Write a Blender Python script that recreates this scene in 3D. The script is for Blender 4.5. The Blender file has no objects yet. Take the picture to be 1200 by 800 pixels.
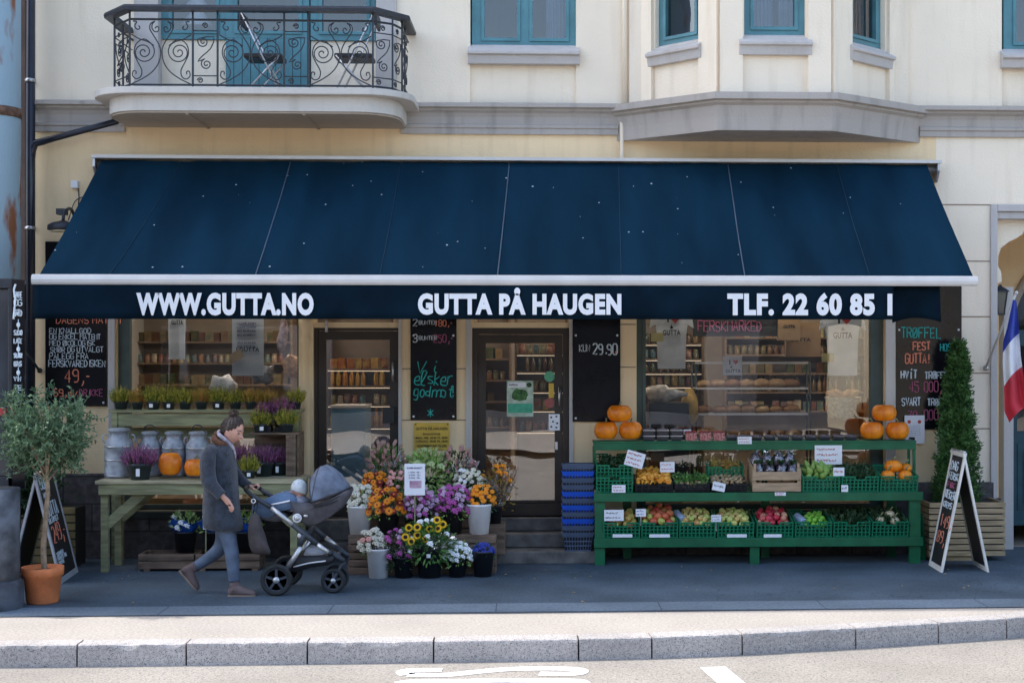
import bpy, math, random
from mathutils import Vector, Matrix, noise
R = math.radians; PI = math.pi
rnd = random.Random(7)
sc = bpy.context.scene
col = sc.collection
# ------------------------------------------------------------------ camera geometry (perpendicular distance, height)
D, H0, F = 15.8, 2.28, 1667.0
TH = R(2.2); PPX, PPY = 704.0, 410.0
FW = Vector((math.sin(TH), math.cos(TH), 0)); RT = Vector((math.cos(TH), -math.sin(TH), 0))
CAM = Vector((0, -D, H0))
def ray(px, py):
    return FW + RT*((px-PPX)/F) + Vector((0, 0, (PPY-py)/F))
def P(px, py, Y=0.0):
    d = ray(px, py); return CAM + d*((Y+D)/d.y)
def G(px, py, z=0.0):
    d = ray(px, py); return CAM + d*((z-H0)/d.z)
def X(px, Y=0.0): return P(px, 410, Y).x
def Z(px, py, Y=0.0): return P(px, py, Y).z
# ------------------------------------------------------------------ tagging
def tag(o, label=None, cat=None, group=None, kind=None):
    if label: o['label'] = label
    if cat: o['category'] = cat
    if group: o['group'] = group
    if kind: o['kind'] = kind
    return o
WL = {}
def empty(name, loc, label=None, cat=None, group=None):
    o = bpy.data.objects.new(name, None); o.empty_display_size = .1
    col.objects.link(o); o.location = loc; WL[o.name] = Vector(loc)
    return tag(o, label, cat, group)
def copy_tree(o, parent=None):
    c = o.copy(); col.objects.link(c)
    if parent: c.parent = parent
    for ch in o.children: copy_tree(ch, c)
    return c
def dup(o, loc, rz=0.0, s=1.0, label=None, rot=None):
    c = copy_tree(o); c.location = loc; c.rotation_euler = rot if rot else (0, 0, rz)
    c.scale = s if isinstance(s, (tuple, list)) else (s, s, s)
    if label: c['label'] = label
    return c
# ------------------------------------------------------------------ mesh builder
class MB:
    def __init__(self, mat=None): self.v = []; self.f = []; self.s = []; self.m = mat
    def add(self, vs, fs, smooth=False):
        n = len(self.v)
        if self.m is not None: vs = [self.m @ Vector(p) for p in vs]
        self.v += [Vector(p) for p in vs]
        self.f += [[i+n for i in f] for f in fs]; self.s += [smooth]*len(fs)
    def box(self, x0, x1, y0, y1, z0, z1):
        vs = [(x0,y0,z0),(x1,y0,z0),(x1,y1,z0),(x0,y1,z0),(x0,y0,z1),(x1,y0,z1),(x1,y1,z1),(x0,y1,z1)]
        self.add(vs, [(3,2,1,0),(4,5,6,7),(0,1,5,4),(1,2,6,5),(2,3,7,6),(3,0,4,7)])
    def obox(self, c, sx, sy, sz, M):
        vs = []
        for z in (-.5,.5):
            for a, b in ((-.5,-.5),(.5,-.5),(.5,.5),(-.5,.5)):
                vs.append(Vector(c) + M @ Vector((a*sx, b*sy, z*sz)))
        self.add(vs, [(3,2,1,0),(4,5,6,7),(0,1,5,4),(1,2,6,5),(2,3,7,6),(3,0,4,7)])
    def beam(self, p, q, w, h, up=(0,0,1)):
        p, q = Vector(p), Vector(q); d = (q-p).normalized(); up = Vector(up)
        s = d.cross(up)
        if s.length < 1e-4: s = d.cross(Vector((0,1,0)))
        s.normalize(); u = s.cross(d)
        vs = [c + s*a*w/2 + u*b*h/2 for c in (p, q) for a, b in ((-1,-1),(1,-1),(1,1),(-1,1))]
        self.add(vs, [(0,1,2,3),(7,6,5,4),(1,0,4,5),(2,1,5,6),(3,2,6,7),(0,3,7,4)])
    def tube(self, pts, r, seg=8, cap=True, smooth=True):
        pts = [Vector(p) for p in pts]; n = len(pts)
        rs = r if isinstance(r, (list, tuple)) else [r]*n
        vs = []; fs = []; prev = None
        for i, p in enumerate(pts):
            t = (pts[min(i+1, n-1)] - pts[max(i-1, 0)])
            if t.length < 1e-9: t = Vector((0,0,1))
            t.normalize()
            if prev is None:
                a = Vector((0,0,1)) if abs(t.z) < .9 else Vector((1,0,0))
                s = t.cross(a).normalized()
            else:
                s = prev - t*prev.dot(t)
                s = s.normalized() if s.length > 1e-6 else t.orthogonal().normalized()
            prev = s; u = t.cross(s)
            for k in range(seg):
                an = 2*PI*k/seg
                vs.append(p + (s*math.cos(an) + u*math.sin(an))*rs[i])
        for i in range(n-1):
            for k in range(seg):
                a = i*seg+k; b = i*seg+(k+1) % seg
                fs.append((a, b, b+seg, a+seg))
        if cap:
            fs.append(tuple(reversed(range(seg)))); fs.append(tuple(range((n-1)*seg, n*seg)))
        self.add(vs, fs, smooth)
    def lathe(self, prof, c=(0,0,0), seg=24, M=None, smooth=True, rib=None, sq=(1,1)):
        c = Vector(c); vs = []; fs = []; n = len(prof)
        for r, z in prof:
            for k in range(seg):
                an = 2*PI*k/seg; rr = r*(rib(an) if rib else 1)
                p = Vector((math.cos(an)*rr*sq[0], math.sin(an)*rr*sq[1], z))
                vs.append(c + (M @ p if M else p))
        for i in range(n-1):
            for k in range(seg):
                a = i*seg+k; b = i*seg+(k+1) % seg
                fs.append((a, b, b+seg, a+seg))
        if prof[0][0] > 1e-4: fs.append(tuple(reversed(range(seg))))
        if prof[-1][0] > 1e-4: fs.append(tuple(range((n-1)*seg, n*seg)))
        self.add(vs, fs, smooth)
    def ball(self, c, rx, ry=None, rz=None, seg=12, rings=8, M=None, lump=0):
        ry = ry or rx; rz = rz or rx; c = Vector(c); vs = []; fs = []
        for i in range(rings+1):
            t = PI*i/rings
            for k in range(seg):
                a = 2*PI*k/seg
                p = Vector((math.sin(t)*math.cos(a)*rx, math.sin(t)*math.sin(a)*ry, -math.cos(t)*rz))
                if lump: p *= 1 + lump*noise.noise((p + c)*(2.2/max(rx,.01)))
                vs.append(c + (M @ p if M else p))
        for i in range(rings):
            for k in range(seg):
                a = i*seg+k; b = i*seg+(k+1) % seg; fs.append((a, b, b+seg, a+seg))
        self.add(vs, fs, True)
    def prism(self, pts, a0, a1, axis='z', smooth=False):
        """polygon pts extruded along axis from a0 to a1"""
        def mk(p, a):
            return {'z': (p[0], p[1], a), 'y': (p[0], a, p[1]), 'x': (a, p[0], p[1])}[axis]
        n = len(pts); vs = [mk(p, a0) for p in pts] + [mk(p, a1) for p in pts]
        fs = [tuple(range(n)), tuple(reversed(range(n, 2*n)))]
        self.add(vs, fs); m = len(self.v) - 2*n
        self.f += [[m+i, m+i+n, m+(i+1) % n+n, m+(i+1) % n] for i in range(n)]; self.s += [smooth]*n
    def quad(self, a, b, c, d): self.add([a, b, c, d], [(0,1,2,3)])
    def loft(self, rings, cap=True, smooth=True):
        seg = len(rings[0]); vs = [p for r in rings for p in r]; fs = []
        for i in range(len(rings)-1):
            for k in range(seg):
                a = i*seg+k; b = i*seg+(k+1) % seg; fs.append((a, b, b+seg, a+seg))
        if cap: fs.append(tuple(reversed(range(seg)))); fs.append(tuple(range((len(rings)-1)*seg, len(rings)*seg)))
        self.add(vs, fs, smooth)
    def build(self, name, mat, parent=None, origin=None, bevel=0, subsurf=0, recalc=True, solid=0):
        if not self.v: self.v = [Vector((0,0,0))]
        if parent is not None:
            off = WL.get(parent.name, Vector((0,0,0)))
        elif origin is not None: off = Vector(origin)
        else:
            xs = [p.x for p in self.v]; ys = [p.y for p in self.v]; zs = [p.z for p in self.v]
            off = Vector(((min(xs)+max(xs))/2, (min(ys)+max(ys))/2, min(zs)))
        me = bpy.data.meshes.new(name)
        me.from_pydata([tuple(p-off) for p in self.v], [], self.f)
        me.polygons.foreach_set('use_smooth', self.s[:len(me.polygons)])
        if recalc:
            import bmesh
            bm = bmesh.new(); bm.from_mesh(me); bmesh.ops.recalc_face_normals(bm, faces=bm.faces); bm.to_mesh(me); bm.free()
        me.materials.append(mat); me.update()
        o = bpy.data.objects.new(name, me); col.objects.link(o)
        if parent is not None: o.parent = parent; WL[o.name] = off
        else: o.location = off; WL[o.name] = off
        if bevel:
            b = o.modifiers.new('bevel', 'BEVEL'); b.width = bevel; b.segments = 2; b.limit_method = 'ANGLE'; b.angle_limit = R(40)
        if solid:
            b = o.modifiers.new('solid', 'SOLIDIFY'); b.thickness = solid
        if subsurf:
            b = o.modifiers.new('sub', 'SUBSURF'); b.levels = subsurf; b.render_levels = subsurf
        return o
def one(fn, name, mat, parent=None, **k):
    mb = MB(); fn(mb); return mb.build(name, mat, parent, **k)
def boxo(name, mat, b, parent=None, **k):
    mb = MB(); mb.box(*b); return mb.build(name, mat, parent, **k)
def cat_spline(pts, n=6):
    pts = [Vector(p) for p in pts]; out = []
    for i in range(len(pts)-1):
        p0 = pts[max(i-1,0)]; p1 = pts[i]; p2 = pts[i+1]; p3 = pts[min(i+2, len(pts)-1)]
        for j in range(n):
            t = j/n
            out.append(.5*((2*p1) + (p2-p0)*t + (2*p0-5*p1+4*p2-p3)*t*t + (3*p1-p0-3*p2+p3)*t**3))
    out.append(pts[-1]); return out
# ------------------------------------------------------------------ materials
def _nt(name):
    m = bpy.data.materials.new(name); m.use_nodes = True; nt = m.node_tree; nt.nodes.clear()
    out = nt.nodes.new('ShaderNodeOutputMaterial'); return m, nt, out
def mat(name, c, rough=.6, var=.12, scale=4.0, bump=0.0, bscale=60.0, metal=0.0, c2=None, rand=0.0, spec=.5, emit=0, detail=4.0, pos='Object', stretch=None, trans=0, thr=(.35,.65), sheen=0):
    m, nt, out = _nt(name); N = nt.nodes.new; L = nt.links.new
    b = N('ShaderNodeBsdfPrincipled'); L(b.outputs[0], out.inputs[0])
    tc = N('ShaderNodeTexCoord'); src = tc.outputs[pos]
    if stretch:
        mp = N('ShaderNodeMapping'); mp.inputs['Scale'].default_value = stretch; L(src, mp.inputs[0]); src = mp.outputs[0]
    ns = N('ShaderNodeTexNoise'); ns.inputs['Scale'].default_value = scale; ns.inputs['Detail'].default_value = detail
    L(src, ns.inputs['Vector'])
    rp = N('ShaderNodeValToRGB'); L(ns.outputs['Fac'], rp.inputs[0])
    a = tuple(max(0, x*(1-var)) for x in c); d = c2 if c2 else tuple(min(1, x*(1+var)) for x in c)
    rp.color_ramp.elements[0].color = (*a, 1); rp.color_ramp.elements[1].color = (*d, 1)
    rp.color_ramp.elements[0].position = thr[0]; rp.color_ramp.elements[1].position = thr[1]
    cs = rp.outputs[0]
    if rand:
        oi = N('ShaderNodeObjectInfo'); hs = N('ShaderNodeHueSaturation')
        mr = N('ShaderNodeMapRange'); mr.inputs[3].default_value = 1-rand; mr.inputs[4].default_value = 1+rand
        L(oi.outputs['Random'], mr.inputs[0]); L(mr.outputs[0], hs.inputs['Value']); L(cs, hs.inputs['Color'])
        cs = hs.outputs[0]
    L(cs, b.inputs['Base Color'])
    b.inputs['Roughness'].default_value = rough; b.inputs['Metallic'].default_value = metal
    b.inputs['Specular IOR Level'].default_value = spec
    if sheen: b.inputs['Sheen Weight'].default_value = sheen
    if trans: b.inputs['Subsurface Weight'].default_value = 0
    if emit:
        L(cs, b.inputs['Emission Color']); b.inputs['Emission Strength'].default_value = emit
    if bump:
        n2 = N('ShaderNodeTexNoise'); n2.inputs['Scale'].default_value = bscale; n2.inputs['Detail'].default_value = 6
        L(src, n2.inputs['Vector']); bp = N('ShaderNodeBump'); bp.inputs['Strength'].default_value = bump; bp.inputs['Distance'].default_value = .01
        L(n2.outputs['Fac'], bp.inputs['Height']); L(bp.outputs[0], b.inputs['Normal'])
    return m
def ramp_rand(name, stops, rough=.45, nz=.5, scale=18.0):
    """colour picked per object (Object Info random) with a little mottling"""
    m, nt, out = _nt(name); N = nt.nodes.new; L = nt.links.new
    b = N('ShaderNodeBsdfPrincipled'); L(b.outputs[0], out.inputs[0]); b.inputs['Roughness'].default_value = rough
    oi = N('ShaderNodeObjectInfo'); tc = N('ShaderNodeTexCoord'); ns = N('ShaderNodeTexNoise'); ns.inputs['Scale'].default_value = scale
    L(tc.outputs['Object'], ns.inputs['Vector'])
    ma = N('ShaderNodeMath'); ma.operation = 'MULTIPLY_ADD'; ma.inputs[1].default_value = nz; L(ns.outputs['Fac'], ma.inputs[0])
    mb_ = N('ShaderNodeMath'); mb_.operation = 'SUBTRACT'; L(oi.outputs['Random'], mb_.inputs[0]); mb_.inputs[1].default_value = nz/2
    L(mb_.outputs[0], ma.inputs[2])
    rp = N('ShaderNodeValToRGB'); L(ma.outputs[0], rp.inputs[0]); cr = rp.color_ramp
    while len(cr.elements) < len(stops): cr.elements.new(.5)
    for i, c in enumerate(stops): cr.elements[i].position = i/(len(stops)-1); cr.elements[i].color = (*c, 1)
    L(rp.outputs[0], b.inputs['Base Color']); return m
def foliage(name, c1, c2, rough=.55, scale=30.0, trans=.25):
    m, nt, out = _nt(name); N = nt.nodes.new; L = nt.links.new
    tc = N('ShaderNodeTexCoord'); ns = N('ShaderNodeTexNoise'); ns.inputs['Scale'].default_value = scale; ns.inputs['Detail'].default_value = 2
    L(tc.outputs['Object'], ns.inputs['Vector']); rp = N('ShaderNodeValToRGB'); L(ns.outputs['Fac'], rp.inputs[0])
    rp.color_ramp.elements[0].color = (*c1, 1); rp.color_ramp.elements[1].color = (*c2, 1)
    rp.color_ramp.elements[0].position = .38; rp.color_ramp.elements[1].position = .62
    b = N('ShaderNodeBsdfPrincipled'); b.inputs['Roughness'].default_value = rough; L(rp.outputs[0], b.inputs['Base Color'])
    t = N('ShaderNodeBsdfTranslucent'); L(rp.outputs[0], t.inputs[0])
    mx = N('ShaderNodeMixShader'); mx.inputs[0].default_value = trans; L(b.outputs[0], mx.inputs[1]); L(t.outputs[0], mx.inputs[2])
    L(mx.outputs[0], out.inputs[0]); return m
def glass(name, base=.06, k=1.0, tint=(.9,.93,.95), wav=.02, rough=.0, wscale=1.5):
    m, nt, out = _nt(name); N = nt.nodes.new; L = nt.links.new
    tr = N('ShaderNodeBsdfTransparent'); tr.inputs[0].default_value = (*tint, 1)
    gl = N('ShaderNodeBsdfGlossy'); gl.inputs['Roughness'].default_value = rough; gl.inputs[0].default_value = (1,1,1,1)
    fr = N('ShaderNodeFresnel'); fr.inputs[0].default_value = 1.5
    ma = N('ShaderNodeMath'); ma.operation = 'MULTIPLY_ADD'; ma.inputs[1].default_value = k; ma.inputs[2].default_value = base
    ma.use_clamp = True; L(fr.outputs[0], ma.inputs[0])
    mx = N('ShaderNodeMixShader'); L(ma.outputs[0], mx.inputs[0]); L(tr.outputs[0], mx.inputs[1]); L(gl.outputs[0], mx.inputs[2])
    if wav:
        tc = N('ShaderNodeTexCoord'); ns = N('ShaderNodeTexNoise'); ns.inputs['Scale'].default_value = wscale; ns.inputs['Detail'].default_value = 1
        L(tc.outputs['Object'], ns.inputs['Vector']); bp = N('ShaderNodeBump'); bp.inputs['Strength'].default_value = 1; bp.inputs['Distance'].default_value = wav
        L(ns.outputs['Fac'], bp.inputs['Height']); L(bp.outputs[0], gl.inputs['Normal'])
    L(mx.outputs[0], out.inputs[0]); return m
def stucco(name, c, dirt=(.25,.2,.15), dfac=.25, low=0.0):
    """plaster: broad tone drift, fine grain, faint vertical stains"""
    m, nt, out = _nt(name); N = nt.nodes.new; L = nt.links.new
    b = N('ShaderNodeBsdfPrincipled'); L(b.outputs[0], out.inputs[0]); b.inputs['Roughness'].default_value = .85; b.inputs['Specular IOR Level'].default_value = .2
    ge = N('ShaderNodeNewGeometry'); pos = ge.outputs['Position']
    n1 = N('ShaderNodeTexNoise'); n1.inputs['Scale'].default_value = .9; n1.inputs['Detail'].default_value = 5; L(pos, n1.inputs['Vector'])
    mp = N('ShaderNodeMapping'); mp.inputs['Scale'].default_value = (6, 6, .7); L(pos, mp.inputs[0])
    n2 = N('ShaderNodeTexNoise'); n2.inputs['Scale'].default_value = 1.2; n2.inputs['Detail'].default_value = 6; L(mp.outputs[0], n2.inputs['Vector'])
    r1 = N('ShaderNodeValToRGB'); L(n1.outputs['Fac'], r1.inputs[0])
    r1.color_ramp.elements[0].color = (*[x*.95 for x in c], 1); r1.color_ramp.elements[1].color = (*[min(1, x*1.04) for x in c], 1)
    r1.color_ramp.elements[0].position = .3; r1.color_ramp.elements[1].position = .7
    r2 = N('ShaderNodeMapRange'); r2.inputs[1].default_value = .52; r2.inputs[2].default_value = .78; r2.inputs[3].default_value = 0; r2.inputs[4].default_value = dfac
    L(n2.outputs['Fac'], r2.inputs[0])
    mx = N('ShaderNodeMix'); mx.data_type = 'RGBA'; L(r2.outputs[0], mx.inputs[0]); L(r1.outputs[0], mx.inputs[6]); mx.inputs[7].default_value = (*dirt, 1)
    L(mx.outputs[2], b.inputs['Base Color'])
    n3 = N('ShaderNodeTexNoise'); n3.inputs['Scale'].default_value = 45; n3.inputs['Detail'].default_value = 8; L(pos, n3.inputs['Vector'])
    n4 = N('ShaderNodeTexNoise'); n4.inputs['Scale'].default_value = 5; n4.inputs['Detail'].default_value = 3; L(pos, n4.inputs['Vector'])
    ad = N('ShaderNodeMath'); ad.operation = 'ADD'; L(n3.outputs['Fac'], ad.inputs[0]); L(n4.outputs['Fac'], ad.inputs[1])
    bp = N('ShaderNodeBump'); bp.inputs['Strength'].default_value = .35; bp.inputs['Distance'].default_value = .012
    L(ad.outputs[0], bp.inputs['Height']); L(bp.outputs[0], b.inputs['Normal']); return m
def ground(name, c, speck, sscale=160, sthr=.62, patch=.2, bump=.5, cracks=False):
    m, nt, out = _nt(name); N = nt.nodes.new; L = nt.links.new
    b = N('ShaderNodeBsdfPrincipled'); L(b.outputs[0], out.inputs[0]); b.inputs['Roughness'].default_value = .85; b.inputs['Specular IOR Level'].default_value = .25
    ge = N('ShaderNodeNewGeometry'); pos = ge.outputs['Position']
    n1 = N('ShaderNodeTexNoise'); n1.inputs['Scale'].default_value = 1.1; n1.inputs['Detail'].default_value = 6; L(pos, n1.inputs['Vector'])
    r1 = N('ShaderNodeValToRGB'); L(n1.outputs['Fac'], r1.inputs[0])
    r1.color_ramp.elements[0].color = (*[x*(1-patch) for x in c], 1); r1.color_ramp.elements[1].color = (*[min(1, x*(1+patch)) for x in c], 1)
    r1.color_ramp.elements[0].position = .3; r1.color_ramp.elements[1].position = .7
    n2 = N('ShaderNodeTexNoise'); n2.inputs['Scale'].default_value = sscale; n2.inputs['Detail'].default_value = 2; L(pos, n2.inputs['Vector'])
    r2 = N('ShaderNodeMapRange'); r2.inputs[1].default_value = sthr; r2.inputs[2].default_value = sthr+.06; L(n2.outputs['Fac'], r2.inputs[0])
    mx = N('ShaderNodeMix'); mx.data_type = 'RGBA'; L(r2.outputs[0], mx.inputs[0]); L(r1.outputs[0], mx.inputs[6]); mx.inputs[7].default_value = (*speck, 1)
    n5 = N('ShaderNodeTexNoise'); n5.inputs['Scale'].default_value = 42; n5.inputs['Detail'].default_value = 4; L(pos, n5.inputs['Vector'])
    r5 = N('ShaderNodeMapRange'); r5.inputs[1].default_value = .35; r5.inputs[2].default_value = .65; r5.inputs[3].default_value = .82; r5.inputs[4].default_value = 1.12; L(n5.outputs['Fac'], r5.inputs[0])
    vm = N('ShaderNodeVectorMath'); vm.operation = 'SCALE'; L(mx.outputs[2], vm.inputs[0]); L(r5.outputs[0], vm.inputs['Scale'])
    cs = vm.outputs[0]
    if cracks:
        vo = N('ShaderNodeTexVoronoi'); vo.feature = 'DISTANCE_TO_EDGE'; vo.inputs['Scale'].default_value = .35; 
        nw = N('ShaderNodeTexNoise'); nw.inputs['Scale'].default_value = 3; L(pos, nw.inputs['Vector'])
        va = N('ShaderNodeVectorMath'); va.operation = 'ADD'; L(pos, va.inputs[0]); L(nw.outputs['Color'], va.inputs[1]); L(va.outputs[0], vo.inputs['Vector'])
        rc = N('ShaderNodeMapRange'); rc.inputs[1].default_value = 0; rc.inputs[2].default_value = .006; rc.inputs[3].default_value = .68; rc.inputs[4].default_value = 1; L(vo.outputs['Distance'], rc.inputs[0])
        v2 = N('ShaderNodeVectorMath'); v2.operation = 'SCALE'; L(cs, v2.inputs[0]); L(rc.outputs[0], v2.inputs['Scale']); cs = v2.outputs[0]
    L(cs, b.inputs['Base Color'])
    bp = N('ShaderNodeBump'); bp.inputs['Strength'].default_value = bump; bp.inputs['Distance'].default_value = .006
    L(n2.outputs['Fac'], bp.inputs['Height']); L(bp.outputs[0], b.inputs['Normal']); return m
def stone_blocks(name, c, mortar, bw=.62, bh=.3, off=0.5):
    m, nt, out = _nt(name); N = nt.nodes.new; L = nt.links.new
    b = N('ShaderNodeBsdfPrincipled'); L(b.outputs[0], out.inputs[0]); b.inputs['Roughness'].default_value = .8
    ge = N('ShaderNodeNewGeometry'); sx = N('ShaderNodeSeparateXYZ'); cx = N('ShaderNodeCombineXYZ')
    L(ge.outputs['Position'], sx.inputs[0]); L(sx.outputs[0], cx.inputs[0]); L(sx.outputs[2], cx.inputs[1])
    br = N('ShaderNodeTexBrick'); L(cx.outputs[0], br.inputs['Vector']); br.inputs['Scale'].default_value = 1
    br.inputs['Brick Width'].default_value = bw; br.inputs['Row Height'].default_value = bh; br.inputs['Mortar Size'].default_value = .008
    br.inputs['Color1'].default_value = (*[x*.8 for x in c], 1); br.inputs['Color2'].default_value = (*[x*1.25 for x in c], 1); br.inputs['Mortar'].default_value = (*mortar, 1)
    br.offset = off
    n1 = N('ShaderNodeTexNoise'); n1.inputs['Scale'].default_value = 14; n1.inputs['Detail'].default_value = 7; L(ge.outputs['Position'], n1.inputs['Vector'])
    mr = N('ShaderNodeMapRange'); mr.inputs[1].default_value = .3; mr.inputs[2].default_value = .7; mr.inputs[3].default_value = .6; mr.inputs[4].default_value = 1.4; L(n1.outputs['Fac'], mr.inputs[0])
    vm = N('ShaderNodeVectorMath'); vm.operation = 'SCALE'; L(br.outputs['Color'], vm.inputs[0]); L(mr.outputs[0], vm.inputs['Scale'])
    L(vm.outputs[0], b.inputs['Base Color'])
    mm = N('ShaderNodeMath'); mm.operation = 'MULTIPLY_ADD'; L(br.outputs['Fac'], mm.inputs[0]); mm.inputs[1].default_value = -1; L(n1.outputs['Fac'], mm.inputs[2])
    bp = N('ShaderNodeBump'); bp.inputs['Strength'].default_value = .8; bp.inputs['Distance'].default_value = .012; L(mm.outputs[0], bp.inputs['Height']); L(bp.outputs[0], b.inputs['Normal'])
    return m
def awning_mat(name, c):
    m, nt, out = _nt(name); N = nt.nodes.new; L = nt.links.new
    b = N('ShaderNodeBsdfPrincipled'); L(b.outputs[0], out.inputs[0]); b.inputs['Roughness'].default_value = .9; b.inputs['Specular IOR Level'].default_value = .06
    ge = N('ShaderNodeNewGeometry'); pos = ge.outputs['Position']
    mp = N('ShaderNodeMapping'); mp.inputs['Scale'].default_value = (1.6, .35, .35); L(pos, mp.inputs[0])
    n1 = N('ShaderNodeTexNoise'); n1.inputs['Scale'].default_value = 1.3; n1.inputs['Detail'].default_value = 5; L(mp.outputs[0], n1.inputs['Vector'])
    r1 = N('ShaderNodeValToRGB'); L(n1.outputs['Fac'], r1.inputs[0])
    r1.color_ramp.elements[0].color = (*[x*.72 for x in c], 1); r1.color_ramp.elements[1].color = (*[x*1.3 for x in c], 1)
    r1.color_ramp.elements[0].position = .3; r1.color_ramp.elements[1].position = .7
    vo = N('ShaderNodeTexVoronoi'); vo.inputs['Scale'].default_value = 7; L(pos, vo.inputs['Vector'])
    n2 = N('ShaderNodeTexNoise'); n2.inputs['Scale'].default_value = 2.3; L(pos, n2.inputs['Vector'])
    sp = N('ShaderNodeSeparateColor'); L(vo.outputs['Color'], sp.inputs[0])
    mu = N('ShaderNodeMath'); mu.operation = 'MULTIPLY'; L(sp.outputs[0], mu.inputs[0]); mu.inputs[1].default_value = .075
    s1 = N('ShaderNodeMath'); s1.operation = 'LESS_THAN'; L(vo.outputs['Distance'], s1.inputs[0]); L(mu.outputs[0], s1.inputs[1])
    s2 = N('ShaderNodeMath'); s2.operation = 'GREATER_THAN'; L(sp.outputs[1], s2.inputs[0]); s2.inputs[1].default_value = .25
    s3 = N('ShaderNodeMath'); s3.operation = 'MULTIPLY'; L(s1.outputs[0], s3.inputs[0]); L(s2.outputs[0], s3.inputs[1])
    mx = N('ShaderNodeMix'); mx.data_type = 'RGBA'; L(s3.outputs[0], mx.inputs[0]); L(r1.outputs[0], mx.inputs[6]); mx.inputs[7].default_value = (.42,.48,.52,1)
    L(mx.outputs[2], b.inputs['Base Color'])
    n3 = N('ShaderNodeTexNoise'); n3.inputs['Scale'].default_value = 300; L(pos, n3.inputs['Vector'])
    bp = N('ShaderNodeBump'); bp.inputs['Strength'].default_value = .3; bp.inputs['Distance'].default_value = .003; L(n3.outputs['Fac'], bp.inputs['Height']); L(bp.outputs[0], b.inputs['Normal'])
    return m
M = {}
M['wall'] = stucco('cream_plaster', (.89,.775,.62), dirt=(.42,.30,.18), dfac=.2)
M['wall_low'] = stucco('bounce_warmed_plaster', (.86,.66,.41), dirt=(.35,.25,.16), dfac=.25)  # cream plaster with warm bounce from the sunlit ground put into its colour
M['trim'] = stucco('grey_trim', (.43,.39,.355), dirt=(.12,.12,.1), dfac=.45)
M['white_trim'] = stucco('pale_trim', (.58,.55,.51))
M['lav'] = stucco('lavender_trim', (.52,.49,.47))
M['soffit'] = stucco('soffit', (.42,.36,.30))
M['plinth'] = stone_blocks('dark_stone', (.085,.075,.078), (.03,.03,.03))
M['step'] = mat('step_stone', (.15,.14,.13), .85, .35, 6, .6, 50)
M['blue'] = mat('teal_frame_paint', (.075,.215,.255), .45, .12, 5)
M['dkblue'] = mat('dark_teal_door_paint', (.022,.085,.12), .45, .15, 5)
M['green_frame'] = mat('dark_green_frame', (.05,.075,.065), .5, .15, 6)
M['brown'] = mat('dark_brown_frame', (.026,.017,.012), .45, .2, 5)
M['iron'] = mat('black_iron', (.02,.025,.035), .45, .2, 20)
M['black'] = mat('black_plastic', (.012,.013,.016), .5, .2, 8)
M['pipe'] = mat('black_pipe_paint', (.012,.016,.03), .3, .25, 6)
M['board'] = mat('blackboard', (.010,.010,.013), .12, .3, 3, spec=.35)
M['board_matt'] = mat('chalk_board', (.014,.014,.016), .6, .3, 3)
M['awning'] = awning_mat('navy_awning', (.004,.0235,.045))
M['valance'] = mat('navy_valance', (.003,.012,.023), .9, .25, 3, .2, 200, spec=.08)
M['alu'] = mat('painted_aluminium', (.62,.60,.58), .4, .06, 3)
M['seam'] = mat('awning_seam', (.06,.09,.13), .7)
M['white'] = mat('white_letter', (.78,.79,.82), .6, .03)
M['steel'] = mat('steel', (.5,.5,.52), .35, .2, 12, metal=.9)
M['can'] = mat('galvanised_metal', (.30,.325,.36), .5, .4, 9, .35, 30, metal=.2)
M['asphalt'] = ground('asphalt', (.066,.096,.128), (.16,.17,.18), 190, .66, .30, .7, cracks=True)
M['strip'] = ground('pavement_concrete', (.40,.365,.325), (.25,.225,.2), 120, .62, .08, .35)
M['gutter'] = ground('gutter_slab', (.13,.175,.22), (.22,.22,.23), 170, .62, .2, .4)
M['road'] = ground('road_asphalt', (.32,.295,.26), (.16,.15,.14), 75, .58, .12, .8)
M['kerb'] = ground('kerb_granite', (.47,.44,.42), (.16,.16,.17), 110, .57, .15, .7)
M['paint'] = mat('road_paint', (.8,.8,.78), .7, .08, 20)
M['glass_shop'] = glass('shop_glass', .16, 1.1, (.97,.98,.98), wav=.0025, wscale=1.3)
M['glass_up'] = glass('upper_glass', .07, 1.0, (.75,.8,.85), wav=.006, wscale=1.2)
M['glass_clear'] = glass('clear_wrap', .08, 1.2, (.93,.95,.96), wav=.01, rough=.15, wscale=30)
M['cello'] = glass('cellophane', .12, 1.3, (.85,.83,.86), wav=.02, rough=.12, wscale=40)
M['wood'] = mat('treated_pine', (.27,.27,.145), .7, .3, 3, .3, 30, stretch=(1,8,8))
M['wood_plank'] = mat('pale_plank', (.42,.38,.24), .7, .3, 3, .3, 30, stretch=(1,8,8))
M['crate_wood'] = mat('old_crate_wood', (.17,.115,.08), .8, .4, 4, .5, 40, stretch=(1,6,6))
M['crate_pale'] = mat('pale_crate_wood', (.45,.31,.19), .7, .2, 4, .3, 40, stretch=(1,6,6))
M['planter'] = mat('planter_slat', (.42,.31,.18), .7, .3, 3, .4, 40, stretch=(1,10,10))
M['rack'] = mat('green_rack_paint', (.004,.115,.045), .45, .2, 5, .15, 30)
M['gcrate'] = mat('green_crate_plastic', (.008,.19,.09), .4, .1, 8)
M['bcrate'] = mat('black_crate_plastic', (.012,.013,.016), .4, .1, 8)
M['terra'] = mat('terracotta', (.66,.20,.07), .75, .14, 8, .3, 50)
M['soil'] = mat('soil', (.03,.02,.015), .9, .4, 40, .8, 60)
M['bark'] = mat('pale_bark', (.30,.22,.15), .85, .3, 20, .6, 60)
M['olive'] = foliage('olive_leaf', (.045,.11,.045), (.21,.32,.19), scale=14)
M['thuja'] = foliage('thuja_leaf', (.018,.07,.014), (.09,.21,.05), scale=10, trans=.15)
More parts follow.
